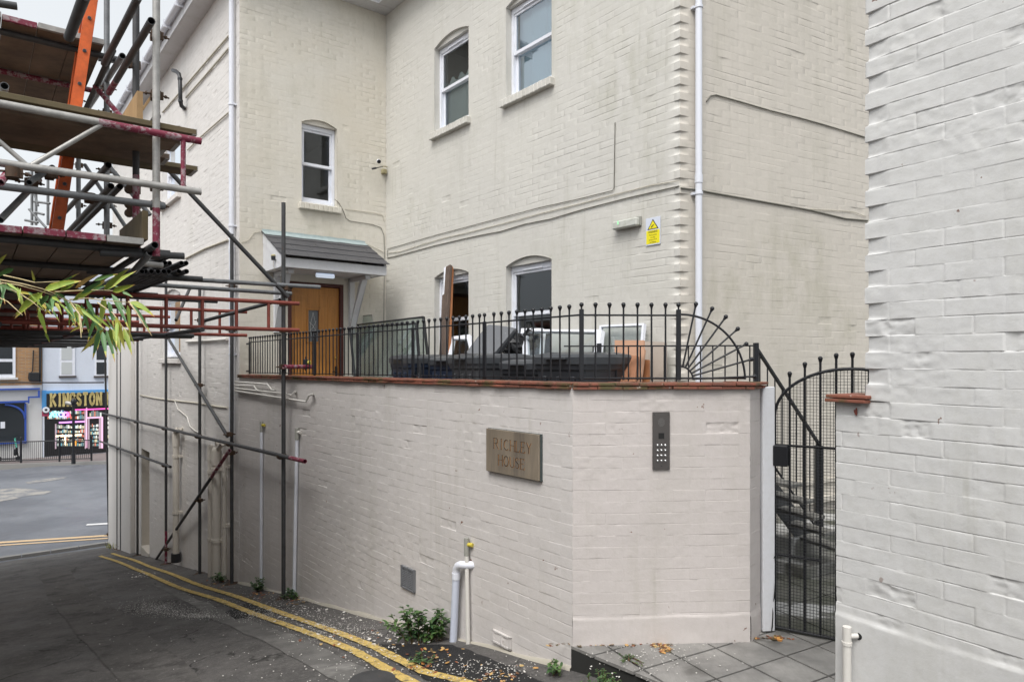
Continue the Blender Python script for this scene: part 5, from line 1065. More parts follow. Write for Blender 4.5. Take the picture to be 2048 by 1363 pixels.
# tipped lid panel resting on the second bin
lp = MAIN; p0 = B(6.9, 4.35, .06)
o = thing('tipped_bin_lid', p0, 'tipped grey speckled bin lid leaning over the bins', 'lid')
ex = (ray(1002, 655, 7.9) - ray(932, 706, 8.25)).normalized(); ey = Vector((.75, .35, .12)).normalized(); ez = ex.cross(ey).normalized(); ey = ez.cross(ex)
cc = (ray(935, 704, 8.2) + ray(1035, 655, 7.9)) / 2
q4 = [ray(931, 706, 7.7), ray(986, 709, 7.45), ray(1031, 655, 7.45), ray(975, 648, 7.75)]
nn = (q4[1] - q4[0]).cross(q4[3] - q4[0]).normalized(); nn = nn if nn.y < 0 else -nn
def rounded(q, r=.12, n=5):
    out = []
    for i in range(4):
        a, b, c = q[i - 1], q[i], q[(i + 1) % 4]; 
        for t in range(n): s_ = t / (n - 1); p = b.lerp(a, r * (1 - s_)).lerp(b.lerp(c, r * s_), s_); out.append(p)
    return out
mb = MB(); mb.prism(rounded(q4), -nn * .035); mb.build('lid_top', M['lid'], o); mb = MB(); cq = sum(q4, Vector()) / 4; q5 = [cq + (p - cq) * 1.05 - nn * .035 for p in q4]; mb.prism(rounded(q5), -nn * .03); mb.build('rim', M['bin'], o)
# bin bag
o = thing('rubbish_bag', ray(1025, 712, 7.5), 'full shiny black rubbish bag tied on top of the bins', 'bag'); mb = MB()
c = ray(1031, 690, 8.1); nu, nv = 28, 16; vs = []
for j in range(nv + 1):
    ph = math.pi * j / nv
    for i in range(nu):
        th = 2 * math.pi * i / nu; r = .20 * (1 + .06 * math.sin(th * 5 + j * .6) + .04 * math.sin(th * 9 - j * .8) + .03 * math.sin(j * 2.7 + th * 3)); zr = .15
        x = r * math.sin(ph) ** .8 * math.cos(th); y = r * .8 * math.sin(ph) ** .8 * math.sin(th); z = zr * math.cos(ph)
        vs.append(c + Vector((x - z * .1, y, z)))
mb.add(vs, [(j * nu + i, j * nu + (i + 1) % nu, (j + 1) * nu + (i + 1) % nu, (j + 1) * nu + i) for j in range(nv) for i in range(nu)], 0, False); mb.build('sack', M['bag'], o)
mb = MB(); kn = ray(1050, 668, 7.95)
rr = random.Random(4)
for i in range(9):
    a = rr.uniform(-.5, 1.2); l = rr.uniform(.06, .13); d = Vector((math.cos(a), rr.uniform(-.4, .4), math.sin(a))).normalized(); e = d.orthogonal().normalized() * .022
    mb.add([kn - e * .3, kn + e * .3, kn + d * l + e, kn + d * l * 1.1, kn + d * l - e], [(0, 1, 2, 3, 4)])
mb.ball(kn, .025, 8, 6); mb.build('knot', M['bag'], o)
# leaning glass sheets
def sheet(q, m, th, lab, name='glass_sheet', cat='glass sheet', edge=None, fr=0.0, fm=None, group=None, glasspane=False):
    c = sum(q, Vector()) / 4; base = Vector((c.x, c.y, min(p.z for p in q))); o = thing(name, base, lab, cat, group)
    n = (q[1] - q[0]).cross(q[3] - q[0]).normalized()
    if fr:
        mb = MB()
        for i in range(4):
            a, b = q[i], q[(i + 1) % 4]; ia = a + ((c - a).normalized()) * fr * 1.4; ib = b + ((c - b).normalized()) * fr * 1.4; mb.prism([a, b, ib, ia], n * th)
        mb.build('frame', fm, o)
        if m: mb = MB(); q2 = [p + (c - p).normalized() * fr * 1.2 + n * th * .5 for p in q]; mb.add(q2, [(0, 1, 2, 3)]); mb.build('pane', m, o)
    else: mb = MB(); mb.prism(q, n * th); mb.build('sheet', m, o)
    return o
def wq(x0, x1, yt0, yt1, U0, U1, V0, V1):                # leaning rectangle: bottom along V0, top at V1
    return [B(U0, V0, TER + .01), B(U1, V0, TER + .01), B(U1, V1, yt1), B(U0, V1, yt0)]
def upx(px, V): k = (px - CX) / F; return (V * Vd.x - k * V * Vd.y) / (k * Ud.y - Ud.x)
def fq(pts, V0, V1): return [(lambda V, px, py: (lambda q: Vector((q.x, q.y, (HY - py) / F * q.y)))(B(upx(px, V), V)))(V, px, py) for (px, py), V in zip(pts, (V0, V0, V1, V1))]
sheet(fq([(716, 805), (848, 805), (836, 646), (701, 656)], 3.95, 4.25), M['glassg'], .03, 'front black-framed sheet of greenish glass leaning behind the railings', fr=.018, fm=M['black'])
sheet(fq([(722, 800), (868, 800), (850, 633), (717, 649)], 4.30, 4.6), M['glassg'], .03, 'tallest black-framed sheet of glass leaning just left of the bins', fr=.018, fm=M['black'])
sheet(fq([(705, 790), (762, 790), (746, 629), (689, 635)], 4.75, 4.95), M['glassg'], .02, 'pale sheet of glass leaning beside the oak door', fr=.012, fm=M['greyplast'])
# timber planks leaning against the lower left window
def plank(xb, yb, xt, yt, Vb, Vt, w_, t_, m, lab, group=None):
    b = B(upx(xb, Vb), Vb, TER + .01); ut = upx(xt, Vt); q = B(ut, Vt); q.z = (HY - yt) / F * q.y
    d = (q - b).normalized(); sx = Vector((-Ud.x, -Ud.y, 0)); sx = (sx - d * sx.dot(d)).normalized(); o = thing('timber_plank', b, lab, 'plank', group)
    mb = MB(); mb.bbox((b + q) / 2, (w_ / 2, t_ / 2, (q - b).length / 2), (sx, d.cross(sx), d), 0, .003); mb.build('plank', m, o); return o
plank(878, 755, 898, 532, 4.75, 5.30, .10, .045, M['oldwood'], 'wide dark timber plank leaning against the wall by the lower left window')
plank(876, 755, 889, 590, 4.68, 5.22, .05, .05, M['oldwood'], 'shorter blackened plank leaning left of the wide dark plank')
plank(884, 755, 891, 535, 4.80, 5.33, .045, .03, M['upvc'], 'white painted strip leaning between the dark planks')
plank(893, 755, 905, 534, 4.82, 5.345, .03, .03, M['sawn'], 'orange sawn batten leaning right of the wide dark plank')
# window frames stacked against the main wall
def fq(pts, V0, V1): return [(lambda V, px, py: (lambda q: Vector((q.x, q.y, (HY - py) / F * q.y)))(B(upx(px, V), V)))(V, px, py) for (px, py), V in zip(pts, (V0, V0, V1, V1))]
sheet(fq([(895, 745), (958, 745), (944, 672), (909, 676)], 4.95, 5.2), M['glass'], .05, 'small white window frame with yellow edge beneath the lower left window', 'window_frame', 'window frame', fr=.05, fm=M['upvc'], group='old window frames leaning on the terrace')
sheet(fq([(1052, 745), (1200, 745), (1210, 664), (1052, 663)], 4.95, 5.2), M['glass'], .06, 'wide white window frame leaning against the wall below the lower right window', 'window_frame', 'window frame', fr=.05, fm=M['upvc'], group='old window frames leaning on the terrace')
sheet(fq([(1040, 745), (1085, 745), (1092, 660), (1048, 660)], 5.05, 5.3), M['glass'], .05, 'narrow white frame half hidden behind the rubbish bag', 'window_frame', 'window frame', fr=.035, fm=M['upvc'], group='old window frames leaning on the terrace')
sheet(fq([(1196, 750), (1283, 752), (1293, 649), (1204, 653)], 5.1, 5.3), M['glass'], .04, 'thin silver-framed window pane leaning behind the peach boards', 'window_frame', 'window frame', fr=.022, fm=M['pipe_w'], group='old window frames leaning on the terrace')
sheet(fq([(1232, 765), (1290, 765), (1290, 681), (1232, 681)], 4.9, 5.0), M['mdf'], .02, 'tall peach coloured sheet board behind the terrace railing', 'sheet_board', 'board', group='sheet boards leaning on the terrace')
sheet(fq([(1206, 765), (1272, 765), (1278, 713), (1206, 710)], 4.6, 4.75), M['mdf2'], .02, 'low brown sheet board in front of the peach one', 'sheet_board', 'board', group='sheet boards leaning on the terrace')
sheet(fq([(1262, 765), (1284, 765), (1292, 700), (1282, 697)], 4.7, 4.8), M['mdf'], .02, 'narrow slanting peach offcut leaning on the brown board', 'sheet_board', 'board', group='sheet boards leaning on the terrace')
sheet(fq([(1290, 765), (1334, 765), (1334, 685), (1290, 683)], 5.15, 5.25), M['grey_board'], .02, 'greyish board nearest the wall corner', 'sheet_board', 'board', group='sheet boards leaning on the terrace')
sheet(fq([(1286, 765), (1300, 765), (1300, 720), (1288, 720)], 4.8, 4.85), M['sawn'], .02, 'small orange-brown offcut between the peach and grey boards', 'sheet_board', 'board', group='sheet boards leaning on the terrace')
# ---------------------------------------------------------------- scaffolding
sf = thing('scaffolding', B(8.13, 2.9, alley_z(8.13)), 'steel tube scaffolding with board decks spanning the alley', 'scaffolding')
TR = .0242
def VZ(px, py, U):                                      # point on the vertical plane U = const
    k = (px - CX) / F; v = (k * U * Ud.y - U * Ud.x) / (Vd.x - k * Vd.y); q = B(U, v); return Vector((q.x, q.y, (HY - py) / F * q.y))
def UZ(px, py, V): u = upx(px, V); q = B(u, V); return Vector((q.x, q.y, (HY - py) / F * q.y))
def stube(p, q, m='galv', name='ledger', segs=None, r=TR, hollow=True):
    mb = MB(); p = Vector(p); q = Vector(q)
    if segs:
        t = 0
        for (e, mi) in segs: mb.tube(p.lerp(q, t), p.lerp(q, e), r, 14, mi, hollow=hollow and (t == 0 or e == 1)); t = e
        return mb.build(name, [M[m], M['mag'], M['galvl']], sf)
    mb.tube(p, q, r, 14, hollow=hollow); return mb.build(name, M[m], sf)
def coupler(c, d1=Vector((0, 0, 1)), d2=Vector((Vd.x, Vd.y, 0)), m='rust'):
    c = Vector(c); mb = MB(); d1 = d1.normalized(); d2 = d2.normalized(); n = d1.cross(d2).normalized()
    mb.tube(c - d1 * .028, c + d1 * .028, .034, 12); mb.tube(c + n * .045 - d2 * .026, c + n * .045 + d2 * .026, .033, 12)
    for s_ in (-1, 1):
        mb.tube(c + d2 * .036 * s_ - n * .01, c + d2 * .085 * s_ + n * .012, .0065, 6); mb.tube(c + d2 * .058 * s_, c + d2 * .068 * s_ + n * .003, .013, 6)
    mb.box(c + d2 * .035, (.012, .012, .026), (d2, n, d1)); mb.build('coupler', M[m], sf)
# standards against the wall: pixel of foot, U, top
PV = 2.92
stds = [(567, 1198, 405, 'galvd'), (463.5, 1166, 468, 'galvd'), (399.5, 1143, 575, 'galvd'), (332, 1122, 560, 'galvd'), (275, 1105, 560, 'galvd'), (242, 1099, 580, 'galvd'), (235, 1096, 560, 'galvd')]
SU = []
for (px, yb, yt, m) in stds:
    u = upx(px, PV); SU.append(u); q = B(u, PV, alley_z(u) - .02); top = UZ(px, yt, PV).z
    if px == 567: stube(q, B(u, PV, top), m, 'standard', [(.38, 0), (.55, 1), (1, 0)] and [(1, 0)])
    else: stube(q, B(u, PV, top), m, 'standard', [(.12, 1), (1, 0)] if px in (332,) else None)
    mb = MB(); mb.box(q + Vector((0, 0, .025)), (.075, .075, .004)); mb.build('base_plate', M['rust'], sf)
stube(AG(218, 1087), ray(207, 560, 17.5), 'galvd', 'standard')
for x, y in ((216, 1068),): coupler(ray(x, y, 18.6), m='rust')
# wall-side ledgers
stube(UZ(610, 922, PV - .06), UZ(205, 826, PV - .06), 'galvd', 'ledger', [(.03, 1), (1, 0)]); stube(UZ(341, 933, PV - .06), UZ(200, 882, PV - .06), 'galvd', 'ledger')
for (px, m) in ((567, 'rust'), (463.5, 'rust'), (399.5, 'rust'), (332, 'rust'), (275, 'rust'), (239, 'rust')):
    t = (610 - px) / 405.; py = 922 - 96 * ((610 - px) / 405)
    coupler(UZ(px, py, PV - .01), Vector((0, 0, 1)), Vector((Ud.x, Ud.y, 0)))
    if px < 341: coupler(UZ(px, 933 - (341 - px) / 141 * 51, PV - .01), Vector((0, 0, 1)), Vector((Ud.x, Ud.y, 0)))
u8 = SU[0]; u10 = SU[1]
# diagonals
stube(VZ(576, 594, u8 - .06), VZ(285, 285, u8 - .06), 'galvd', 'brace'); stube(UZ(455, 872, PV - .07), UZ(334, 672, PV - .07), 'galvd', 'brace'); stube(VZ(352, 640, u10 + 1.0), VZ(578, 700, u8 + 0.2) if False else UZ(380, 575, PV - .1), 'galvd', 'brace')
stube(UZ(459, 900, PV - .12), AG(312, 1118, .0), 'galvd', 'brace', [(.18, 1), (1, 0)])
stube(UZ(560, 600, PV + .02), UZ(400, 645, PV - .35) if False else VZ(405, 642, u10 - .4), 'galvd', 'brace')
coupler(UZ(399.5, 770, PV - .02)); coupler(UZ(399.5, 1000, PV - .02)); coupler(UZ(332, 1098, PV - .02)); coupler(UZ(459, 868, PV - .05)); coupler(UZ(463.5, 905, PV - .02)); coupler(VZ(572, 575, u8 - .05)); coupler(VZ(567, 607, u8)); coupler(VZ(567, 660, u8))
stube(UZ(567, 733, PV - .06), VZ(628, 733, u8 - .06) if False else VZ(626, 733, u8 - .06), 'mag', 'short_tube'); coupler(UZ(567, 733, PV - .02))
mb = MB(); c = VZ(612, 728, u8 - .06); mb.bbox(c, (.025, .03, .06), None, 0, .008); mb.tube(c + Vector((0, 0, -.08)), c + Vector((0, 0, .09)), .012, 8); mb.tube(c + Vector((.02, 0, .02)), c + Vector((.055, 0, .02)), .026, 10, 1); mb.build('swivel_clamp', [M['bin'], M['brass']], sf)
for px_, py_ in ((567, 575), (463.5, 572), (399.5, 575), (463.5, 660), (463.5, 625), (399.5, 640), (332, 660), (275, 665)): coupler(UZ(px_, py_, PV + .02))
# V direction tubes and red ladder beams under the deck
stube(VZ(640, 574, u8 - .06), VZ(280, 553, u8 - .06), 'galv', 'transom'); stube(VZ(583, 587, u8 + .25), VZ(300, 569, u8 + .25), 'galv', 'transom'); 
stube(VZ(384, 674, u10 + 1.4), VZ(-60, 667, u10 + 1.4), 'galvd', 'transom')
def ladder_beam(U, v0, v1, z0, z1, m='red'):
    mb = MB(); mb.tube(B(U, v0, z0), B(U, v1, z0), .0235, 10, hollow=True); mb.tube(B(U, v0, z1), B(U, v1, z1), .0235, 10, hollow=True); v = v1 - .36
    while v > v0: mb.tube(B(U, v, z0), B(U, v, z1), .019, 8, cap=False); v -= .36
    mb.build('ladder_beam', M[m], sf)
lb = VZ(598, 608, u8 - .11); v1 = lb.x * Vd.x + lb.y * Vd.y
ladder_beam(u8 - .11, -1.6, v1, .37, .685)
for k, u in enumerate([9.75, 11.6, 13.4, 15.2, 17.0, 18.8]):
    ladder_beam(u, -1.6, 3.02 if k == 0 else 2.55 - .12 * k, .37 if k else .36, .685)
for k, u in enumerate([8.9, 10.7, 12.5, 14.3, 16.1, 17.9]):
    stube(B(u, -1.6, .74), B(u, 2.4 - .3 * (k % 2), .74), 'galvd', 'transom', hollow=False)
    stube(B(u + .3, -1.6, .32), B(u + .3, 2.2 - .25 * (k % 3), .32), 'galvd', 'transom', hollow=False)
for v in (.2, 1.0, 1.9): stube(B(7.6, v, .33), B(19.2, v, .33), 'galvd' if v != 1.0 else 'red', 'ledger', hollow=False)
# decks of boards, ends to the alley mouth
def board(p, q, w_, m, ends='mag', name='board'):
    p = Vector(p); q = Vector(q); d = (q - p).normalized(); s_ = Vector((d.y, -d.x, 0)); mb = MB(); L = (q - p).length
    mb.bbox((p + q) / 2, (L / 2, w_ / 2 - .0008, .019), (d, s_, Vector((0, 0, 1))), 0, .003)
    if ends:
        for c in (p, q): mb.bbox(c + (d if c is p else -d) * .012, (.016, w_ / 2 - .002, .0215), (d, s_, Vector((0, 0, 1))), 1, .002)
    mb.build(name, [M[m], M[ends or 'galv']], sf)
rr = random.Random(9)
v = .93; k = 0
while v > -1.7:                                          # lower deck D3
    e = ['galvl', 'mag', 'mag', 'mag', 'mag', 'mag', 'mag', 'galvl', 'mag', 'mag', 'mag', 'mag'][k % 12]
    u = 5.2 + rr.uniform(-.02, .02); us = [u, u + 3.9, u + 7.8, u + 11.7, u + 14.0]
    for i in range(4): board(B(us[i] + .005, v - .1125, .815 + .012 * (i % 2)), B(us[i + 1] - .005, v - .1125, .815 + .012 * (i % 2)), .222, 'board', e)
    v -= .225; k += 1
for u in (5.35, 6.6, 7.9): stube(B(u, -1.6, .768), B(u, 1.12, .768), 'galvd', 'transom')
stube(B(5.02, .96, .77), B(9.0, .96, .77), 'galvd', 'ledger'); 
v = .86; k = 0
while v > -1.7:                                          # upper deck D2
    u = 6.42 + rr.uniform(-.03, .03); board(B(u, v - .1125, 2.60), B(u + 3.6, v - .1125, 2.60), .222, 'board', ['galvl', 'galvl', 'mag', 'galvl', 'galvl', 'mag'][k % 6]); v -= .225; k += 1
for u, m in ((6.6, 'galvd'), (7.5, 'mag'), (8.6, 'galvd')): stube(B(u, -1.6, 2.55), B(u, .98, 2.55), m, 'transom')
stube(B(6.3, .9, 2.5), B(10.2, .9, 2.5), 'galvd', 'ledger')
# middle deck D1 runs across
for i, (u, z, ve, m) in enumerate(((5.30, 1.625, 1.26, 'boardl'), (5.52, 1.60, 1.20, 'board'), (5.74, 1.60, 1.15, 'board'), (5.96, 1.60, 1.22, 'board'), (6.18, 1.60, 1.48, 'boardl'))):
    board(B(u, -1.7, z), B(u, ve, z), .222, m, 'galvl')
M['moss'] = mat('moss', (0.07, 0.075, 0.015), .95)
board(B(5.24, .55, 1.86) if False else VZ(263, 250, 5.6), VZ(305, 190, 5.6), .04, 'ply', None, 'toe_board')
c = VZ(302, 205, 5.2); mb = MB(); 
p0 = B(6.3, .93, 1.72); mb.prism([B(5.28, .90, 1.63), B(5.28, .90, 1.86), B(6.4, .90, 1.86), B(6.4, .90, 1.63)], Vector((Vd.x, Vd.y, 0)) * .035); mb.build('toe_board', M['ply'], sf)
mb = MB(); mb.prism([B(5.27, .93, .84), B(5.27, .93, 1.04), B(6.2, .93, 1.04), B(6.2, .93, .84)], Vector((Vd.x, Vd.y, 0)) * .035); mb.build('toe_board', M['boardl'], sf)
# lattice beam in front
def latt(U, v0, v1, z0, z1, first):
    mb = MB(); mb.tube(B(U, v0, z1), B(U, v1 - .62, z1), TR, 14, 2); mb.tube(B(U, v1 - .62, z1), B(U, v1, z1), TR, 14, 1, hollow=True); mb.tube(B(U, v0, z0), B(U, v1, z0), TR, 14, 2, hollow=True)
    mb.tube(B(U, v1 - .115, z0), B(U, v1 - .115, z1), .017, 10, 1)
    v = first; up = True
    while v > v0: 
        a = B(U, v, z1 if up else z0); v -= .40; b = B(U, v, z0 if up else z1); mb.tube(a, b, .015, 10, 2); up = not up
    mb.build('lattice_beam', [M['galv'], M['mag'], M['galvl']], sf)
q = VZ(402, 295, 5.12); v1 = q.x * Vd.x + q.y * Vd.y; latt(5.12, -1.7, v1, 1.19, 1.545, v1 - .64 + .05)
stube(VZ(330, 412, 5.3), VZ(-60, 365, 5.3), 'galv', 'ledger'); stube(VZ(368, 512, 5.32), VZ(200, 505, 5.32), 'galvd', 'transom')
# tower standards
def std(px, V, zt, zb, segs=None, m='galv'):
    u = upx(px, V); stube(B(u, V, zb), B(u, V, zt), m, 'standard', segs); return u
ua = std(312.5, 1.0, 3.6, .72, [(.115, 1), (1, 0)] if True else None, 'galvl')
ub = std(272, .98, 3.7, .83, [(.20, 1), (1, 0)], 'galvd'); uc = std(213.5, .98, 5.0, .8, None, 'galv'); ud = std(157, .98, 6.5, .85, None, 'galv'); ue = 0
for px, V_ in ((96, .95), (72, .9), (64, .9)): stube(ray(px, 340, 13.), ray(px, 450, 13.), 'galv', 'standard')
for (x0, y0, x1, y1) in ((68, 403, 100, 407), (70, 424, 88, 429), (50, 440, 76, 445), (57, 345, 76, 412), (58, 418, 92, 455)): stube(ray(x0, y0, 12.8), ray(x1, y1, 12.8), 'galv', 'guard_tube', r=.022)
# longitudinal tubes with open ends toward the viewer
stube(UZ(303, 42, .92), UZ(218, 186, .92), 'galvd', 'ledger', [(.78, 0), (1, 1)]); stube(UZ(277, -6, .84), UZ(208, 128, .84), 'galvd', 'ledger'); stube(UZ(315, 232, 1.06), UZ(255, 318, 1.06), 'galv', 'ledger')
stube(UZ(9, 172, .17), UZ(-5, 240, .17), 'galv', 'ledger'); stube(UZ(170, -10, .4), UZ(138, 75, .4), 'galvd', 'ledger'); stube(VZ(34, 13, 5.6), VZ(-30, 3, 5.6), 'galvd', 'ledger')
stube(UZ(222, 372, .85), UZ(132, 468, .85), 'galvd', 'ledger'); stube(UZ(240, 373, .93), UZ(146, 468, .93), 'galvd', 'ledger'); stube(UZ(217, 330, .85), UZ(120, 435, .85), 'galvd', 'ledger')
stube(UZ(301, 505, .97), UZ(268, 542, .97), 'galv', 'ledger'); stube(VZ(196, 62 + 55, 7.0), VZ(276, 128, 7.0), 'galv', 'transom'); stube(VZ(245, 112, 6.1), VZ(178, 215, 9.0), 'galv', 'brace')
stube(VZ(190, 173, 7.2), VZ(256, 250, 6.1), 'mag', 'brace', r=.02); stube(VZ(216, 330, 7.0), VZ(300, 430, 6.8), 'galv', 'brace', r=.02); stube(VZ(170, 330, 8), VZ(262, 470, 7.), 'galv', 'brace', r=.018)
stube(VZ(0, 440, 5.6), VZ(78, 360, 6.4), 'galv', 'brace', r=.022); stube(VZ(0, 365, 5.0), VZ(25, 335, 5.2), 'mag', 'brace', r=.022); stube(VZ(58, 365, 5.4), VZ(105, 335, 5.8), 'galv', 'brace', r=.02)
for (x, y, V_) in ((312, 70, 1.0), (312, 262, 1.0), (312, 372, 1.0), (312, 410, 1.0), (312, 190, 1.0), (272, 130, .98), (272, 410, .98), (272, 427, .98), (213, 175, .98), (213, 340, .98), (213, 410, .98), (157, 50, .98), (157, 410, .98), (20, 222, .2), (312, 508, 1.0), (272, 500, .98), (272, 255, .98), (272, 380, .98), (213, 225, .98), (213, 290, .98), (213, 450, .98), (157, 200, .98), (157, 330, .98), (25, 345, .15), (60, 365, .3), (100, 348, .4), (180, 395, .6)):
    coupler(UZ(x, y, V_ + .03), Vector((0, 0, 1)), Vector((Vd.x, Vd.y, 0)) if x != 272 else Vector((Ud.x, Ud.y, 0)))
# bundle of loose tubes
ti = 0
rows = [(-.02, [284, 291, 303, 316, 328, 338, 358, 373]), (.055, [330, 339, 363, 372]), (.11, [322, 335])]
for (dz, xs) in rows:
    for x in xs:
        u = 6.75 + rr.uniform(-.1, .1); p = VZ(x, 538, u); p.z += dz; k = p.x * Vd.x + p.y * Vd.y; d = rr.uniform(-.03, .03)
        o = thing('scaffold_tube', p, 'loose grey scaffold tube with its open end in the bundle beside the lower deck', 'tube', 'loose scaffold tubes bundled on the transoms'); mb = MB(); mb.tube(p, B(u + 3.1, k - .05 + d, p.z), .0225, 14, hollow=True); mb.build('tube', M['galvd'], o)
for u in (7.0, 9.0): stube(B(u, .8, .79), B(u, 1.75, .79), 'galvd', 'transom')
p = VZ(278, 526, 6.3); o = thing('scaffold_tube', p, 'short pale scaffold tube lying crosswise over the bundled tube ends', 'tube'); mb = MB(); mb.tube(p, VZ(326, 531, 6.3), .0235, 14, hollow=True); mb.build('tube', M['galvl'], o)
# orange ladder
lb_ = VZ(114, 470, 6.28); lt_ = VZ(193, -60, 6.28)
o = thing('ladder', lb_, 'bright orange fibreglass ladder rising through the scaffold decks', 'ladder'); d = (lt_ - lb_).normalized(); sd = Vector((Ud.x, Ud.y, 0)) * .34; ey = Vector((Ud.x, Ud.y, 0)); ex = d.cross(ey).normalized()
for k in (0, 1):
    mb = MB(); c = (lb_ + lt_) / 2 + sd * k; L = (lt_ - lb_).length / 2
    mb.box(c, (.038, .0035, L), (ex, ey, d)); mb.box(c + ex * .036 + ey * (.014 if k == 0 else -.014), (.0035, .014, L), (ex, ey, d)); mb.box(c - ex * .036 + ey * (.014 if k == 0 else -.014), (.0035, .014, L), (ex, ey, d)); mb.build('stile', M['orange'], o)
n = 8; Lr = (lt_ - lb_).length
for i in range(n):
    mb = MB(); c = lb_ + d * (Lr * (i + .5) / n); mb.tube(c - ey * .012, c + sd + ey * .01, .014, 10); mb.build('rung', M['galv'], o); 
mb = MB()
for i in range(n): c = lb_ + d * (Lr * (i + .5) / n) - ey * .0045; mb.tube(c, c - ey * .012, .011, 10)
mb.build('rung_plug', M['bin'], o)
# ---------------------------------------------------------------- neighbouring building on the left of the alley (unseen, carries the scaffolding, kept low and set back for the light)
lw = Wall(B(-3, -2.3).to_2d(), Ud, Vd); o = thing('unseen_left_building', B(0, -1.75, -2), 'unseen brick building behind the scaffolding, kept low to let light into the alley', 'building')
mb = MB(); mb.prism([B(-3, -2.3, -6), B(19.5, -2.3, -6), B(19.5, -6, -6), B(-3, -6, -6)], (0, 0, 7.2)); M['lbrick'] = paint('brown_brick', (0.22, 0.14, 0.10), amount=.3); mb.build('wall', M['lbrick'], o)
# ---------------------------------------------------------------- far side of the street
SF = Wall(B(42.0, -2).to_2d(), Vd, -Ud)
SFn = SF.n
def shopq(x0, y0, x1, y1, off=.02):
    a = SF.s(x0, off); b = SF.s(x1, off); xm = min(225, max(0, (x0 + x1) / 2)); return a, b, SF.sz(xm, y1, off)[1], SF.sz(xm, y0, off)[1]
def sbox(mb, x0, y0, x1, y1, off, th, m=0):
    a, b, z0, z1 = shopq(x0, y0, x1, y1, off); mb.box(SF.P((a + b) / 2, (z0 + z1) / 2, off - th / 2), ((b - a) / 2, th / 2, (z1 - z0) / 2), wax(SF), m)
gz = -4.9
S85 = SF.s(85); S0_ = SF.s(-260); S3 = SF.s(330)
M['swhite'] = paint('pale_blue_white_render', (0.62, 0.66, 0.74), amount=.15); M['sbrick'] = mat('yellow_brown_brick', (0.36, 0.20, 0.09), .85); m = M['sbrick']
N, L, P = nodes(m); tc = N.new("ShaderNodeTexCoord"); bt = N.new("ShaderNodeTexBrick"); bt.inputs['Scale'].default_value = 1; bt.inputs['Brick Width'].default_value = .225; bt.inputs['Row Height'].default_value = .075; bt.inputs['Mortar Size'].default_value = .01
bt.inputs['Color1'].default_value = (.42, .22, .09, 1); bt.inputs['Color2'].default_value = (.30, .16, .08, 1); bt.inputs['Mortar'].default_value = (.3, .25, .18, 1)
mp = N.new("ShaderNodeMapping"); mp.inputs['Rotation'].default_value = (R(90), 0, 0); L.new(tc.outputs['Object'], mp.inputs[0]); L.new(mp.outputs[0], bt.inputs[0]); L.new(bt.outputs[0], P.inputs['Base Color'])
M['sblue'] = mat('cobalt_blue_paint', (0.03, 0.08, 0.36), .5); M['scream'] = paint('cream_shop_paint', (0.60, 0.60, 0.60), amount=.2); M['sblack'] = mat('black_fascia', (0.012, 0.012, 0.014), .5)
M['sglass'] = mat('dark_shop_glass', (0.03, 0.035, 0.04), .12); M['skyblue'] = mat('sky_blue_trim', (0.08, 0.30, 0.62), .5); M['sill_dark'] = mat('dark_sill', (0.07, 0.06, 0.06), .7)
M['curt'] = mat('pale_curtain', (0.48, 0.50, 0.50), .9); M['pinkframe'] = mat('pink_lit_frame', (0.62, 0.48, 0.56), .5)
A_ = thing('shop_building', SF.P(S85 + 2, gz), 'white rendered shop building with a black and gold fascia across the street', 'building')
mb = MB(); x0 = S85; mb.prism([SF.P(x0, gz, 0), SF.P(S3, gz, 0), SF.P(S3, gz, -8), SF.P(x0, gz, -8)], (0, 0, 3.32)); mb.prism([SF.P(x0, -1.58, 0), SF.P(S3, -1.58, 0), SF.P(S3, -1.58, -8), SF.P(x0, -1.58, -8)], (0, 0, 7.5)); mb.build('wall', M['swhite'], A_)
for (a, b) in ((120, 150), (190, 219), (255, 285)):
    mb = MB(); sbox(mb, a, 690, b, 751, .04, .06, 0); o_ = mb.build('window', M['upvc'], A_)
    mb = MB(); sbox(mb, a + 3, 670, b - 6, 719, .055, .01); sbox(mb, a + 3, 724, b - 6, 748, .055, .01); mb.build('pane', M['curt'] if a < 150 else M['sglass'], o_)
    mb = MB(); sbox(mb, a - 2, 751, b + 3, 755, .12, .14); mb.build('sill', M['sill_dark'], o_)
mb = MB(); sbox(mb, 93, 784, 330, 813, .16, .15); mb.build('fascia', M['sblack'], A_); mb = MB(); sbox(mb, 93, 778.5, 330, 784, .20, .2); mb.build('fascia_trim', M['skyblue'], A_)
mb = MB(); sbox(mb, 84, 780, 93, 818, .08, .08); mb.build('pilaster_cap', M['skyblue'], A_)
s_, zb = SF.sz(102, 811, .18); zt = SF.sz(102, 788, .18)[1]; h_ = zt - zb
M['goldp'] = mat('gold_sign_paint', (0.52, 0.42, 0.17), .5)
mb = MB(); w0 = SF.s(202, .18) - s_; tot = sum((GW_[c] * .9 + .34) for c in 'KINGSTON') * h_ - .34 * h_; wf_ = .9 * w0 / tot
strokes(mb, 'KINGSTON N', lambda x, z, o__: SF.P(s_ + x * (w0 / tot) , zb + z, .175 + o__), h_, .155, .13, .17, gap=.34, th=.03, wf=.9); mb.build('lettering', M['goldp'], A_)
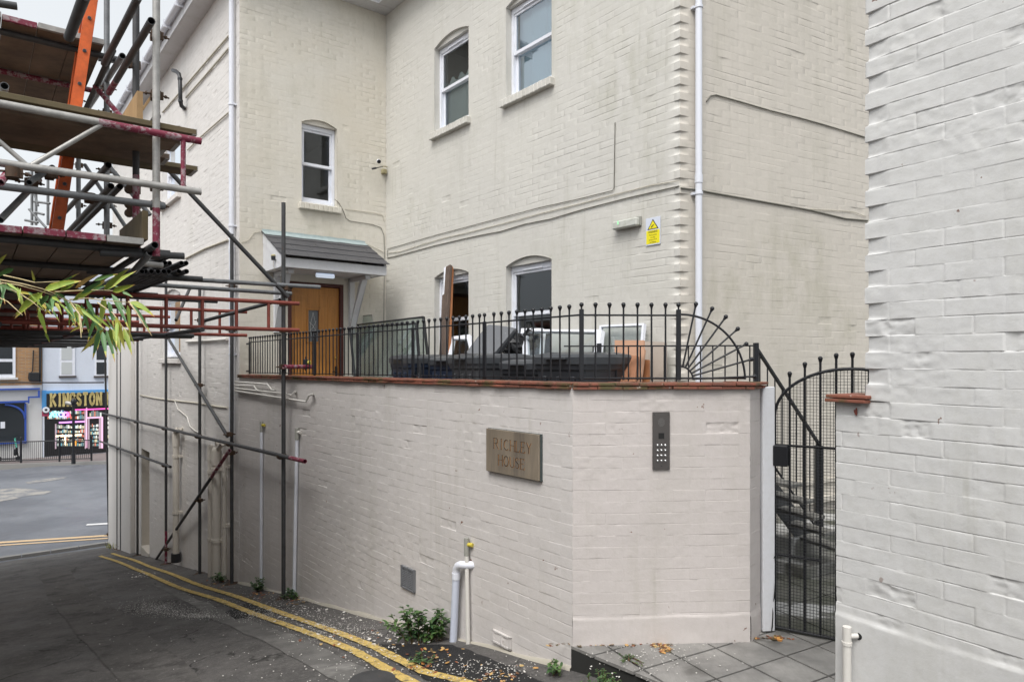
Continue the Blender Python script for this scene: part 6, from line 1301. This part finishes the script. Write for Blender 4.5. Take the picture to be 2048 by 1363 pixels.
# lit shop window: backdrop and wares glow themselves, standing in for shop lighting
def lit(name, col, e): M[name] = lamp(name, col, e); return M[name]
mb = MB(); sbox(mb, 90, 815, 176, 902, -.9, .05); sbox(mb, 176, 815, 300, 905, -1.6, .05); mb.build('shop_interior', lit('lit_interior', (0.42, 0.50, 0.54), .5), A_)
mb = MB(); sbox(mb, 88, 813, 300, 906, .03, .03); mb2 = MB()
mb = MB(); sbox(mb, 89, 814, 224, 908, .012, .01); mb.build('shopfront', M['sblack'], A_)
rr = random.Random(11); cols = [(0.5, 0.55, 0.5), (0.15, 0.2, 0.2), (0.7, 0.7, 0.65), (0.1, 0.25, 0.3), (0.45, 0.15, 0.1), (0.2, 0.22, 0.2), (0.5, 0.45, 0.3)]
for i, c in enumerate(cols): lit('goods%d' % i, c, .6)
M_ = ['goods%d' % i for i in range(7)]
mb = MB()
for (xa, xb, ya, yb, nx, ny) in ((95, 172, 818, 838, 26, 2), (112, 172, 848, 892, 20, 5), (179, 203, 817, 833, 8, 1), (181, 200, 846, 892, 7, 6), (213, 224, 830, 895, 5, 7)):
    for i in range(nx):
        for j in range(ny):
            x_ = xa + (xb - xa) * i / nx; y_ = ya + (yb - ya) * j / ny; hh = (yb - ya) / ny * rr.uniform(.45, .9)
            sbox(mb, x_ + .3, y_ + (yb - ya) / ny - hh, x_ + (xb - xa) / nx * rr.uniform(.7, .98), y_ + (yb - ya) / ny - .8, .022, .01, rr.randrange(7))
mb.build('self_lit_goods', [M[k] for k in M_], A_)
for (x0_, y0_, x1_, y1_, n_, c, e) in ((112, 869, 163, 872, 'neon_warm', (1, .78, .5), 1.6), (118, 842, 170, 845, 'neon_violet', (.7, .3, .85), .7), (150, 816.5, 224, 819, 'neon_pink', (1, .12, .5), .8), (172, 813, 174.5, 895, 'neon_pinkw', (.9, .5, .7), .4), (203, 833, 206, 896, 'neon_pinkw', 0, 0), (174, 833, 204, 836, 'neon_pinkw', 0, 0), (129, 872, 132, 889, 'neon_warm', 0, 0)):
    mb = MB(); sbox(mb, x0_, y0_, x1_, y1_, .06, .03); mb.build('neon_tube', M[n_] if c == 0 else lit(n_, c, e), A_)
rn = random.Random(5)
for k, (ch, c) in enumerate(zip(['A', 'V', 'A', 'T', 'O', 'O', 'S'], ['g', 'g', 'c', 'c', 'b', 'v', 'r'])):
    colr = {'g': (.05, .95, .35), 'c': (.2, .9, .95), 'b': (.25, .3, 1), 'v': (.7, .2, 1), 'r': (1, .08, .15)}[c]
    if k < 2: continue
    s1_, z1_ = SF.sz(99 + (k - 2) * 8.6, 833, .07); text(ch, lambda x, z, t: SF.P(s1_ + x, z1_ + z, .07 + t), 0, 0, .34, lit('neon_' + c, colr, 1.6), A_, 'neon_letter', bold=.02, align='LEFT')
mb = MB(); sbox(mb, 110, 847, 113, 897, .04, .03); sbox(mb, 169, 818, 172, 897, .05, .04); sbox(mb, 176, 836, 179, 897, .05, .04); sbox(mb, 198, 836, 203, 897, .05, .04); pass
for fr_ in ((110, 847, 113, 897, .04, .03), (169, 818, 172, 897, .05, .04), (176, 836, 179, 897, .05, .04), (198, 836, 203, 897, .05, .04)): mb = MB(); sbox(mb, *fr_); mb.build('shopfront_frame', M['pinkframe'], A_)
mb = MB(); sbox(mb, 150, 898, 172, 906, .06, .05); sbox(mb, 172, 897, 205, 905, .055, .04); mb.build('stall_riser', M['sblack'], A_)
mb = MB(); sbox(mb, 148, 880, 153, 890, .07, .04); mb.build('orange_panel', lit('orange_item', (.9, .35, .05), .4), A_)
o = thing('projecting_sign', SF.P(SF.s(91), -2.5, .3), 'small round white sign over a crimson square at the left of the shop fascia', 'sign')
c_ = SF.at(92, 819, .35); mb = MB(); mb.tube(c_ - Vector((SFn.x, SFn.y, 0)) * .02, c_ + Vector((SFn.x, SFn.y, 0)) * .02, .15, 18); mb.build('disc', M['upvc'], o); mb = MB(); mb.tube(c_ + Vector((SFn.x, SFn.y, 0)) * .02, c_ + Vector((SFn.x, SFn.y, 0)) * .03, .06, 14); mb.build('emblem', M['sblack'], o)
mb = MB(); sbox(mb, 84, 822, 98, 832, .33, .03); M['crimson'] = mat('crimson_sign', (0.30, 0.03, 0.08), .5); mb.build('panel', M['crimson'], o); mb = MB(); sbox(mb, 87, 824.5, 95, 827, .34, .01); sbox(mb, 85, 820, 88, 823, .1, .1); mb.build('bracket', M['sblack'], o)
B_ = thing('brick_shop_building', SF.P(S85 - 2, gz), 'yellow brown brick building over a pale shopfront with blue trim', 'building')
mb = MB(); mb.prism([SF.P(S0_, -1.2, 0), SF.P(S85 - .02, -1.2, 0), SF.P(S85 - .02, -1.2, -8), SF.P(S0_, -1.2, -8)], (0, 0, 6.6)); mb.build('upper_wall', M['sbrick'], B_)
mb = MB(); mb.prism([SF.P(S0_, gz, 0), SF.P(S85 - .02, gz, 0), SF.P(S85 - .02, gz, -8), SF.P(S0_, gz, -8)], (0, 0, 3.7)); mb.build('shopfront', M['scream'], B_)
mb = MB(); sbox(mb, 78, 690, 82, 765, .12, .1); mb.path([SF.at(82, 660, .1), SF.at(80, 765, .1)], .04, 8); mb.build('downpipe', M['sblack'], B_)
mb = MB(); sbox(mb, -120, 690, 31, 755, .05, .07); o_ = mb.build('window', M['upvc'], B_); mb = MB(); sbox(mb, -100, 694, 25, 717, .06, .01); sbox(mb, -100, 723, 25, 748, .06, .01); mb.build('pane', M['sglass'], o_)
mb = MB(); sbox(mb, -120, 755, 36, 759, .14, .16); mb.build('sill', M['scream'], o_)
mb = MB(); sbox(mb, -200, 777, 80, 780, .22, .2); sbox(mb, 76, 780, 80, 795, .2, .05); sbox(mb, 56, 792, 80, 795, .18, .05); sbox(mb, 56, 795, 59, 806, .18, .05); sbox(mb, -200, 802, 57, 806, .18, .05); sbox(mb, 49, 806, 53, 886, .10, .06); sbox(mb, -200, 884, 54, 888, .16, .1); mb.build('blue_trim', M['sblue'], B_)
mb = MB(); sbox(mb, -200, 806, 50, 885, .05, .04); mb.build('shop_window', M['sglass'], B_)
mb = MB(); c_, zc_ = SF.sz(20, 835, .1); vs = []
for i in range(13): a = math.pi / 2 * i / 12; vs.append(SF.at(10 + 40 * math.sin(a), 836 - 27 * math.cos(a), .09))
mb.path(vs, .05, 6); mb.build('arch_trim', M['sblue'], B_)
mb = MB(); sbox(mb, 1, 843, 10, 856, .07, .01); mb.build('notice', M['upvc'], B_)
mb = MB(); mb.bbox(SF.at(68, 753, .15), (.22, .12, .22), wax(SF), 0, .03); mb.path([SF.at(64, 755, .1), SF.at(57, 757, .1), SF.at(58, 748, .08), SF.at(65, 742, .08), SF.at(67, 700, .08)], .03, 6); mb.build('meter_box', M['sblack'], B_)
o = thing('overhead_cable', ray(-40, 764, 30), 'thin dark cable slung across the street above the shops', 'cable'); mb = MB(); mb.path([ray(-60, 763.5, 30), ray(60, 764.5, 30), ray(140, 764.8, 30), ray(207, 764.5, 29)], .03, 6); mb.build('wire', M['sblack'], o)
# lamp post
o = thing('black_post', G5(147, 925, -4.87), 'plain black street post in front of the shop window', 'post'); p = G5(147, 927, -4.87); mb = MB(); mb.tube(p, Vector((p.x, p.y, (HY - 806) / F * p.y)), .062, 12); mb.ball(Vector((p.x, p.y, (HY - 803) / F * p.y)), .12, 10, 6, 0, (1, 1, 1.4)); mb.tube(p, p + Vector((0, 0, .5)), .09, 12); mb.build('shaft', M['black'], o)
mb = MB(); mb.tube(Vector((p.x - .35, p.y, p.z + 2.9)), Vector((p.x - .05, p.y, p.z + 2.85)), .09, 10); mb.build('lamp_head', M['galvl'], o)
# guard rail
def fp(px, off=.35): a = a0 + n_k * off; k = (px - CX) / F; t = (k * a.y - a.x) / (d_k.x - k * d_k.y); return a + d_k * t
a0 = G5(-300, 944); a1 = G5(260, 926); d_k = (a1 - a0).normalized(); n_k = Vector((-d_k.y, d_k.x, 0)); pz = SZ + .14
o = thing('guard_rail', Vector((fp(90).x, fp(90).y, pz)), 'dark green pedestrian guard rail along the far kerb', 'railing')
P0, P1 = fp(-80), fp(183); Zt = 1.02
for z in (.12, Zt): mb = MB(); mb.tube(Vector((P0.x, P0.y, pz + z)), Vector((P1.x, P1.y, pz + z)), .026, 8); mb.build('rail', M['black'], o)
for px in (-42, 42, 119, 183): q = fp(px); mb = MB(); mb.tube(Vector((q.x, q.y, pz)), Vector((q.x, q.y, pz + 1.18)), .042, 10); mb.ball(Vector((q.x, q.y, pz + 1.2)), .05); mb.build('post', M['black'], o)
nb = 64
for i in range(nb): q = P0.lerp(P1, (i + .5) / nb); mb = MB(); mb.tube(Vector((q.x, q.y, pz + .12)), Vector((q.x, q.y, pz + Zt)), .010, 6); mb.build('bar', M['black'], o)
# scooters
def scooter(px, lab, ang):
    q = fp(px, 1.0); b = Vector((q.x, q.y, pz)); o = thing('electric_scooter', b, lab, 'scooter', None); X = Vector((math.cos(ang), math.sin(ang), 0)); Y = Vector((-X.y, X.x, 0)); Z = Vector((0, 0, 1))
    mb = MB(); mb.bbox(b + Z * .14, (.36, .09, .03), (X, Y, Z), 0, .01); mb.build('deck', M['bin'], o)
    for s_ in (-.5, .5): mb = MB(); mb.tube(b + X * s_ + Z * .13 - Y * .03, b + X * s_ + Z * .13 + Y * .03, .13, 18); mb.build('wheel', M['black'], o)
    M.setdefault('mint', mat('mint_paint', (0.10, 0.50, 0.38), .5)); mb = MB(); mb.tube(b + X * .40 + Z * .68, b + X * .33 + Z * 1.15, .035, 10); mb.build('stem', M['mint'], o); mb = MB(); mb.tube(b + X * .48 + Z * .18, b + X * .40 + Z * .68, .034, 10); mb.build('fork', M['black'], o)
    mb = MB(); mb.tube(b + X * .33 + Z * 1.15 - Y * .25, b + X * .33 + Z * 1.15 + Y * .25, .018, 8); mb.bbox(b + X * .36 + Z * .45, (.05, .06, .16), (X, Y, Z), 0, .01); mb.build('handlebar', M['black'], o)
scooter(14, 'mint and black electric scooter parked behind the guard rail', .25); scooter(-26, 'second scooter half out of frame at the left edge', .2)
# ---------------------------------------------------------------- plants and litter
def leafquad(mb, base, d, up, L, W_, m=0, fold=.25, seg=3, curl=.3):
    d = d.normalized(); s_ = d.cross(up)
    if s_.length < 1e-3: s_ = d.orthogonal()
    s_.normalize(); n = s_.cross(d); vs = []
    for i in range(seg + 1):
        t = i / seg; w = W_ * math.sin(math.pi * min(1, t * .92 + .08)) ** .8 if i not in (seg,) else .0; c = base + d * (L * t) - n * (curl * L * t * t)
        vs += [c - s_ * w / 2 + n * fold * w, c, c + s_ * w / 2 + n * fold * w]
    mb.add(vs, [(3 * i + k, 3 * i + k + 1, 3 * i + 4 + k, 3 * i + 3 + k) for i in range(seg) for k in (0, 1)], m, True)
def weed(px, py, w_px, h_px, nst, lab, name='weed', ls=.05, mats=('leaf', 'leafd', 'stemg'), seed=1, out=.03, base=None, cat='weed'):
    r = random.Random(seed); b = base or AG(px, py); y = b.y; Wm = w_px / F * y / 2; Hm = h_px / F * y; o = thing(name, b, lab, cat); st_ = MB(); lf = MB()
    for i in range(nst):
        x = r.uniform(-1, 1); h = Hm * r.uniform(.5, 1) * (1 - .35 * abs(x)); root = b + Vector((x * Wm * .4, r.uniform(-.05, .03), 0)); tip = b + Vector((x * Wm, r.uniform(-.16, .04), h)); mid = root.lerp(tip, .5) + Vector((r.uniform(-.02, .02), 0, h * .12)); pts = []
        for k in range(7): t = k / 6; pts.append(root * (1 - t) ** 2 + mid * 2 * t * (1 - t) + tip * t * t)
        st_.path(pts, .0025, 5, rs=[.0035 - .0022 * k / 6 for k in range(7)])
        nl = max(6, int(h / (ls * .22)))
        for k in range(nl):
            t = .15 + .85 * k / nl; q = t * 6; a = int(q); p = pts[a].lerp(pts[min(a + 1, 6)], q - a); ang = r.uniform(0, 6.28); d = Vector((math.cos(ang), math.sin(ang) * .8, r.uniform(-.1, .6)))
            leafquad(lf, p, d, Vector((0, 0, 1)), ls * r.uniform(.6, 1.2), ls * .5 * r.uniform(.7, 1.1), r.choice((0, 0, 1, 1)), curl=r.uniform(0, .5))
    st_.build('stem', M[mats[2]], o); lf.build('foliage', [M[mats[0]], M[mats[1]]], o); return o
weed(838, 1285, 120, 92, 26, 'bushy dark green weed beside the thick white drain pipe', ls=.062, seed=3)
weed(884, 1280, 45, 85, 6, 'taller straggly weed leaning against the drain pipe', ls=.045, seed=4)
weed(1196, 1366, 95, 52, 34, 'bushy weed with tiny leaves at the slab corner', ls=.022, seed=5, base=Vector((.52, 4.15, SLAB - .12)))
weed(1110, 1345, 30, 32, 7, 'small upright weed against the wall corner', ls=.05, seed=6)
weed(519, 1182, 36, 34, 12, 'leafy weed at the foot of the left thin pipe', ls=.05, seed=7); weed(586, 1196, 30, 26, 10, 'leafy weed at the foot of the tallest scaffold pole', ls=.05, seed=8)
weed(438, 1162, 30, 24, 10, 'leafy weed at the foot of the soil pipes', ls=.06, seed=9); weed(845, 1325, 55, 28, 10, 'low ragged weed among dead leaves by the yellow lines', ls=.035, seed=10)
weed(297, 1107, 14, 12, 5, 'tiny yellow green weed by the doorway recess', ls=.05, seed=12, mats=('bamy', 'leaf', 'stemg')); weed(1258, 1315, 60, 14, 12, 'flat sprig of green weed growing on the paving', ls=.018, seed=13, base=ray(1255, 1316, SLAB * F / (HY - 1316)) )
weed(1275, 1372, 40, 20, 8, 'grassy weed below the slab edge', ls=.05, seed=14, base=Vector((.72, 4.0, SLAB - .08)))
def grass(name, px0, px1, py, n, h, kind='stuff'):
    r = random.Random(px0); mb = MB()
    for i in range(n):
        t = r.random(); p = AG(px0 + (px1 - px0) * t + r.uniform(-3, 3), py + r.uniform(-4, 4)); d = Vector((r.uniform(-.5, .5), r.uniform(-.5, .2), 1)); leafquad(mb, p, d, Vector((0, 1, 0)), h * r.uniform(.5, 1.2), .014, r.randrange(2), seg=3)
    mb.build(name, [M['bamy'], M['leaf']], kind=kind)
grass('grass', 215, 262, 1094, 150, .16)
# dead leaves and paint flakes
def litter(name, spots, n, size, ms, seed, flat=.3, thick=0, path=None):
    r = random.Random(seed); mb = MB()
    for i in range(n):
        (x, y, sx, sy, onslab) = r.choice(spots); px = r.gauss(x, sx); py = r.gauss(y, sy)
        if onslab: p = ray(px, py, SLAB * F / (HY - py)); p.z = SLAB + .010
        else: 
            p = AG(px, py); u = p.x * Ud.x + p.y * Ud.y; v = p.x * Vd.x + p.y * Vd.y; p.z = gh(u, v) + .016
            if v > 3.08 - .0: continue
        s_ = size * r.uniform(.5, 1.3); a = r.uniform(0, 6.28); X = Vector((math.cos(a), math.sin(a), r.uniform(-flat, flat))).normalized(); Y = X.cross(Vector((r.uniform(-flat, flat), r.uniform(-flat, flat), 1))).normalized()
        k = r.choice((5, 6, 7)); asp = r.uniform(.25, .9)
        mb.prism([p + X * s_ * math.cos(6.283 * j / k) * r.uniform(.6, 1.1) + Y * s_ * asp * math.sin(6.283 * j / k) * r.uniform(.6, 1.1) for j in range(k)], X.cross(Y) * .0015, r.randrange(len(ms)))
    return mb.build(name, ms, kind='stuff')
litter('dead_leaves', [(850, 1335, 25, 8, 0), (870, 1310, 20, 8, 0), (590, 1203, 14, 6, 0), (1318, 1289, 12, 4, 1), (1330, 1300, 6, 4, 1), (440, 1168, 18, 5, 0), (520, 1192, 14, 5, 0), (1000, 1350, 50, 12, 0), (1555, 1278, 10, 3, 1), (1200, 1290, 60, 2, 1), (1480, 1278, 30, 2, 1), (240, 1099, 14, 3, 0), (700, 1280, 60, 20, 0)], 420, .019, [M['dead'], M['bamo'], M['stemg']], 3)
litter('paint_flakes', [(690, 1250, 60, 22, 0), (620, 1225, 40, 12, 0), (760, 1290, 45, 18, 0), (700, 1330, 120, 22, 0), (560, 1200, 50, 12, 0), (900, 1340, 60, 14, 0), (1000, 1345, 40, 12, 0), (470, 1200, 80, 14, 0), (300, 1230, 140, 70, 0), (1300, 1320, 70, 25, 1)], 1500, .0065, [M['flake']], 4, .15)
litter('paint_flakes', [(690, 1250, 60, 20, 0), (760, 1285, 50, 14, 0), (610, 1222, 40, 10, 0), (275, 1150, 20, 5, 0)], 130, .017, [M['flake']], 14, .2)
litter('chalk_dust', [(345, 1224, 38, 5, 0), (395, 1232, 26, 3, 0), (300, 1215, 30, 6, 0), (520, 1228, 30, 8, 0), (660, 1262, 50, 14, 0)], 3200, .0045, [M['flake']], 24, .1)
o = thing('crushed_can', AG(576, 1198, .03), 'small crumpled silver drink can by the foot of the tallest pole', 'can'); mb = MB(); p = AG(575, 1192, .05); mb.tube(p, p + Vector((.05, -.06, .02)), .033, 12); mb.build('body', M['chrome'], o)
# ---------------------------------------------------------------- bamboo branch in the foreground
o = thing('bamboo_branch', ray(-30, 575, 1.95), 'drooping bamboo branch with yellow-edged leaves reaching in from the left', 'plant')
def z2(x, y, d=1.95): return ray(x / 4, 330 + y / 4, d)
st_ = MB(); 
for pts in ([(-120, 905), (0, 917), (180, 950), (340, 990), (460, 1040), (560, 1090), (640, 1150), (720, 1220), (830, 1300), (870, 1340)], [(-120, 925), (0, 940), (150, 960), (300, 1000), (450, 1050), (600, 1110)], [(30, 882), (150, 908), (280, 940), (380, 935), (470, 930), (560, 936)], [(440, 1015), (600, 1005), (720, 1000), (830, 1000), (1000, 1012)], [(0, 948), (120, 1010), (250, 1085), (340, 1160)], [(560, 1075), (700, 1065), (850, 1082), (1040, 1100)], [(1030, 1090), (1100, 1190), (1160, 1290), (1215, 1365)], [(620, 1130), (640, 1250), (650, 1380)], [(560, 1090), (640, 1200), (660, 1330)], [(-100, 1020), (60, 1090), (180, 1200)], [(780, 1100), (900, 1180), (1010, 1330)]):
    n_ = len(pts); P_ = [z2(x, y, 1.95 - .1 * math.sin(i * .7)) for i, (x, y) in enumerate(pts)]; st_.path(P_, .002, 6, rs=[.0021 - .0013 * i / (n_ - 1) for i in range(n_)])
st_.build('stem', M['stem'], o)
lv = MB(); rb = random.Random(8)
def bleaf(x0, y0, x1, y1, w, kind, d=None):
    d = d or 1.95 + rb.uniform(-.13, .06); a = z2(x0, y0, d); b = z2(x1, y1, d + rb.uniform(-.05, .03)); L = (b - a).length; D = (b - a).normalized(); tocam = -((a + b) / 2).normalized(); tw = rb.uniform(-.6, .6); s0_ = D.cross(tocam).normalized(); s_ = (s0_ * math.cos(tw) + tocam * math.sin(tw)).normalized(); n = D.cross(s_).normalized(); W_ = w * .82 / 4 / F * d; seg = 9; vs = []; sag = Vector((0, 0, -1)) * L * rb.uniform(.0, .08)
    for i in range(seg + 1):
        t = i / seg; ww = W_ * (min(1, t / .22) ** .7) * (1 - max(0, (t - .22) / .78) ** 1.7) + .0003; c = a + (b - a) * t + sag * math.sin(math.pi * t) * -1
        vs += [c - s_ * ww / 2 - n * ww * .16, c - s_ * ww * .36 - n * ww * .1, c, c + s_ * ww * .36 - n * ww * .1, c + s_ * ww / 2 - n * ww * .16]
    ki = {'g': 0, 'd': 1, 'y': 2, 'o': 3}[kind]
    for i in range(seg):
        for k in range(4):
            mi = ki
            if kind in 'gd' and i >= seg - 2: mi = 2 if i == seg - 2 else 3
            if kind in 'yg' and k in (0, 3) and w > 45 and rb.random() < .6: mi = 2
            b_ = 5 * i + k; lv.add([], []); lv.f.append(tuple(q + len(lv.v) for q in (b_, b_ + 1, b_ + 6, b_ + 5))); lv.m.append(mi); lv.sm.append(True)
    lv.v += [tuple(x) for x in vs]
for q in ((340, 1020, 115, 1230, 85, 'g'), (390, 1040, 290, 1170, 55, 'd'), (455, 1030, 360, 1200, 55, 'd'), (350, 1005, 665, 925, 75, 'g'), (360, 1010, 640, 860, 30, 'd'), (600, 985, 795, 872, 42, 'o'), (580, 1085, 850, 925, 60, 'g'), (650, 1030, 850, 912, 45, 'd'), (750, 925, 950, 868, 34, 'd'), (830, 1000, 1045, 818, 60, 'g'), (860, 995, 1095, 845, 48, 'g'), (900, 1012, 1082, 955, 55, 'g'), (1035, 1095, 1240, 1215, 62, 'g'), (980, 1018, 1065, 1058, 30, 'd'), (835, 1050, 795, 1320, 58, 'g'), (865, 1090, 910, 1305, 42, 'd'), (895, 1040, 1040, 1335, 40, 'd'), (890, 1030, 1045, 1240, 26, 'd'), (1020, 1120, 1040, 1370, 34, 'g'), (505, 1040, 600, 1280, 30, 'd'), (620, 1115, 642, 1320, 40, 'g'), (650, 1110, 725, 1380, 44, 'd'), (690, 1070, 800, 1300, 38, 'd'), (305, 1160, 378, 1370, 42, 'g'), (110, 825, -40, 905, 48, 'd'), (-30, 800, 55, 712, 36, 'y'), (-20, 950, 245, 1082, 34, 'd'), (275, 930, 252, 838, 22, 'y'), (590, 1180, 660, 1340, 26, 'y'), (930, 1210, 1000, 1480, 60, 'y'), (330, 1020, 100, 1215, 30, 'd'), (440, 1100, 495, 1200, 34, 'y'), (700, 1140, 780, 1330, 34, 'd'), (1060, 1110, 1215, 1365, 26, 'd'), (520, 1060, 420, 1010, 30, 'd'), (560, 1100, 600, 1160, 30, 'g'), (740, 1010, 860, 960, 30, 'd'), (820, 1290, 745, 1400, 36, 'd'), (650, 1290, 560, 1340, 26, 'y'), (480, 1010, 600, 950, 34, 'g'), (1000, 1020, 900, 960, 24, 'd'),
          (830, 1310, 645, 1500, 62, 'y'), (790, 1320, 740, 1560, 48, 'd'), (820, 1330, 850, 1540, 46, 'd'), (850, 1320, 920, 1580, 44, 'd'), (870, 1320, 945, 1520, 30, 'd'), (900, 1310, 965, 1500, 66, 'y'), (990, 1300, 1058, 1525, 50, 'g'), (880, 1300, 900, 1440, 40, 'g'), (1010, 1310, 1075, 1440, 24, 'y'), (800, 1290, 780, 1480, 44, 'g'), (360, 1340, 400, 1420, 24, 'g'), (760, 1240, 700, 1420, 34, 'd'), (940, 1250, 930, 1460, 40, 'g'), (700, 1150, 560, 1300, 26, 'd')): bleaf(*q)
for k in range(34):
    x = rb.uniform(-20, 960); y0_ = 930 + x * .33 + rb.uniform(-20, 60); L_ = rb.uniform(90, 260); a = rb.uniform(.15, 1.9); bleaf(x, y0_, x + L_ * math.cos(a), y0_ + L_ * math.sin(a), rb.uniform(14, 34), rb.choice('ggddy'), 1.95 + rb.uniform(-.2, .15))
lv.build('foliage', [M['bam'], M['bamd'], M['bamy'], M['bamo']], o)
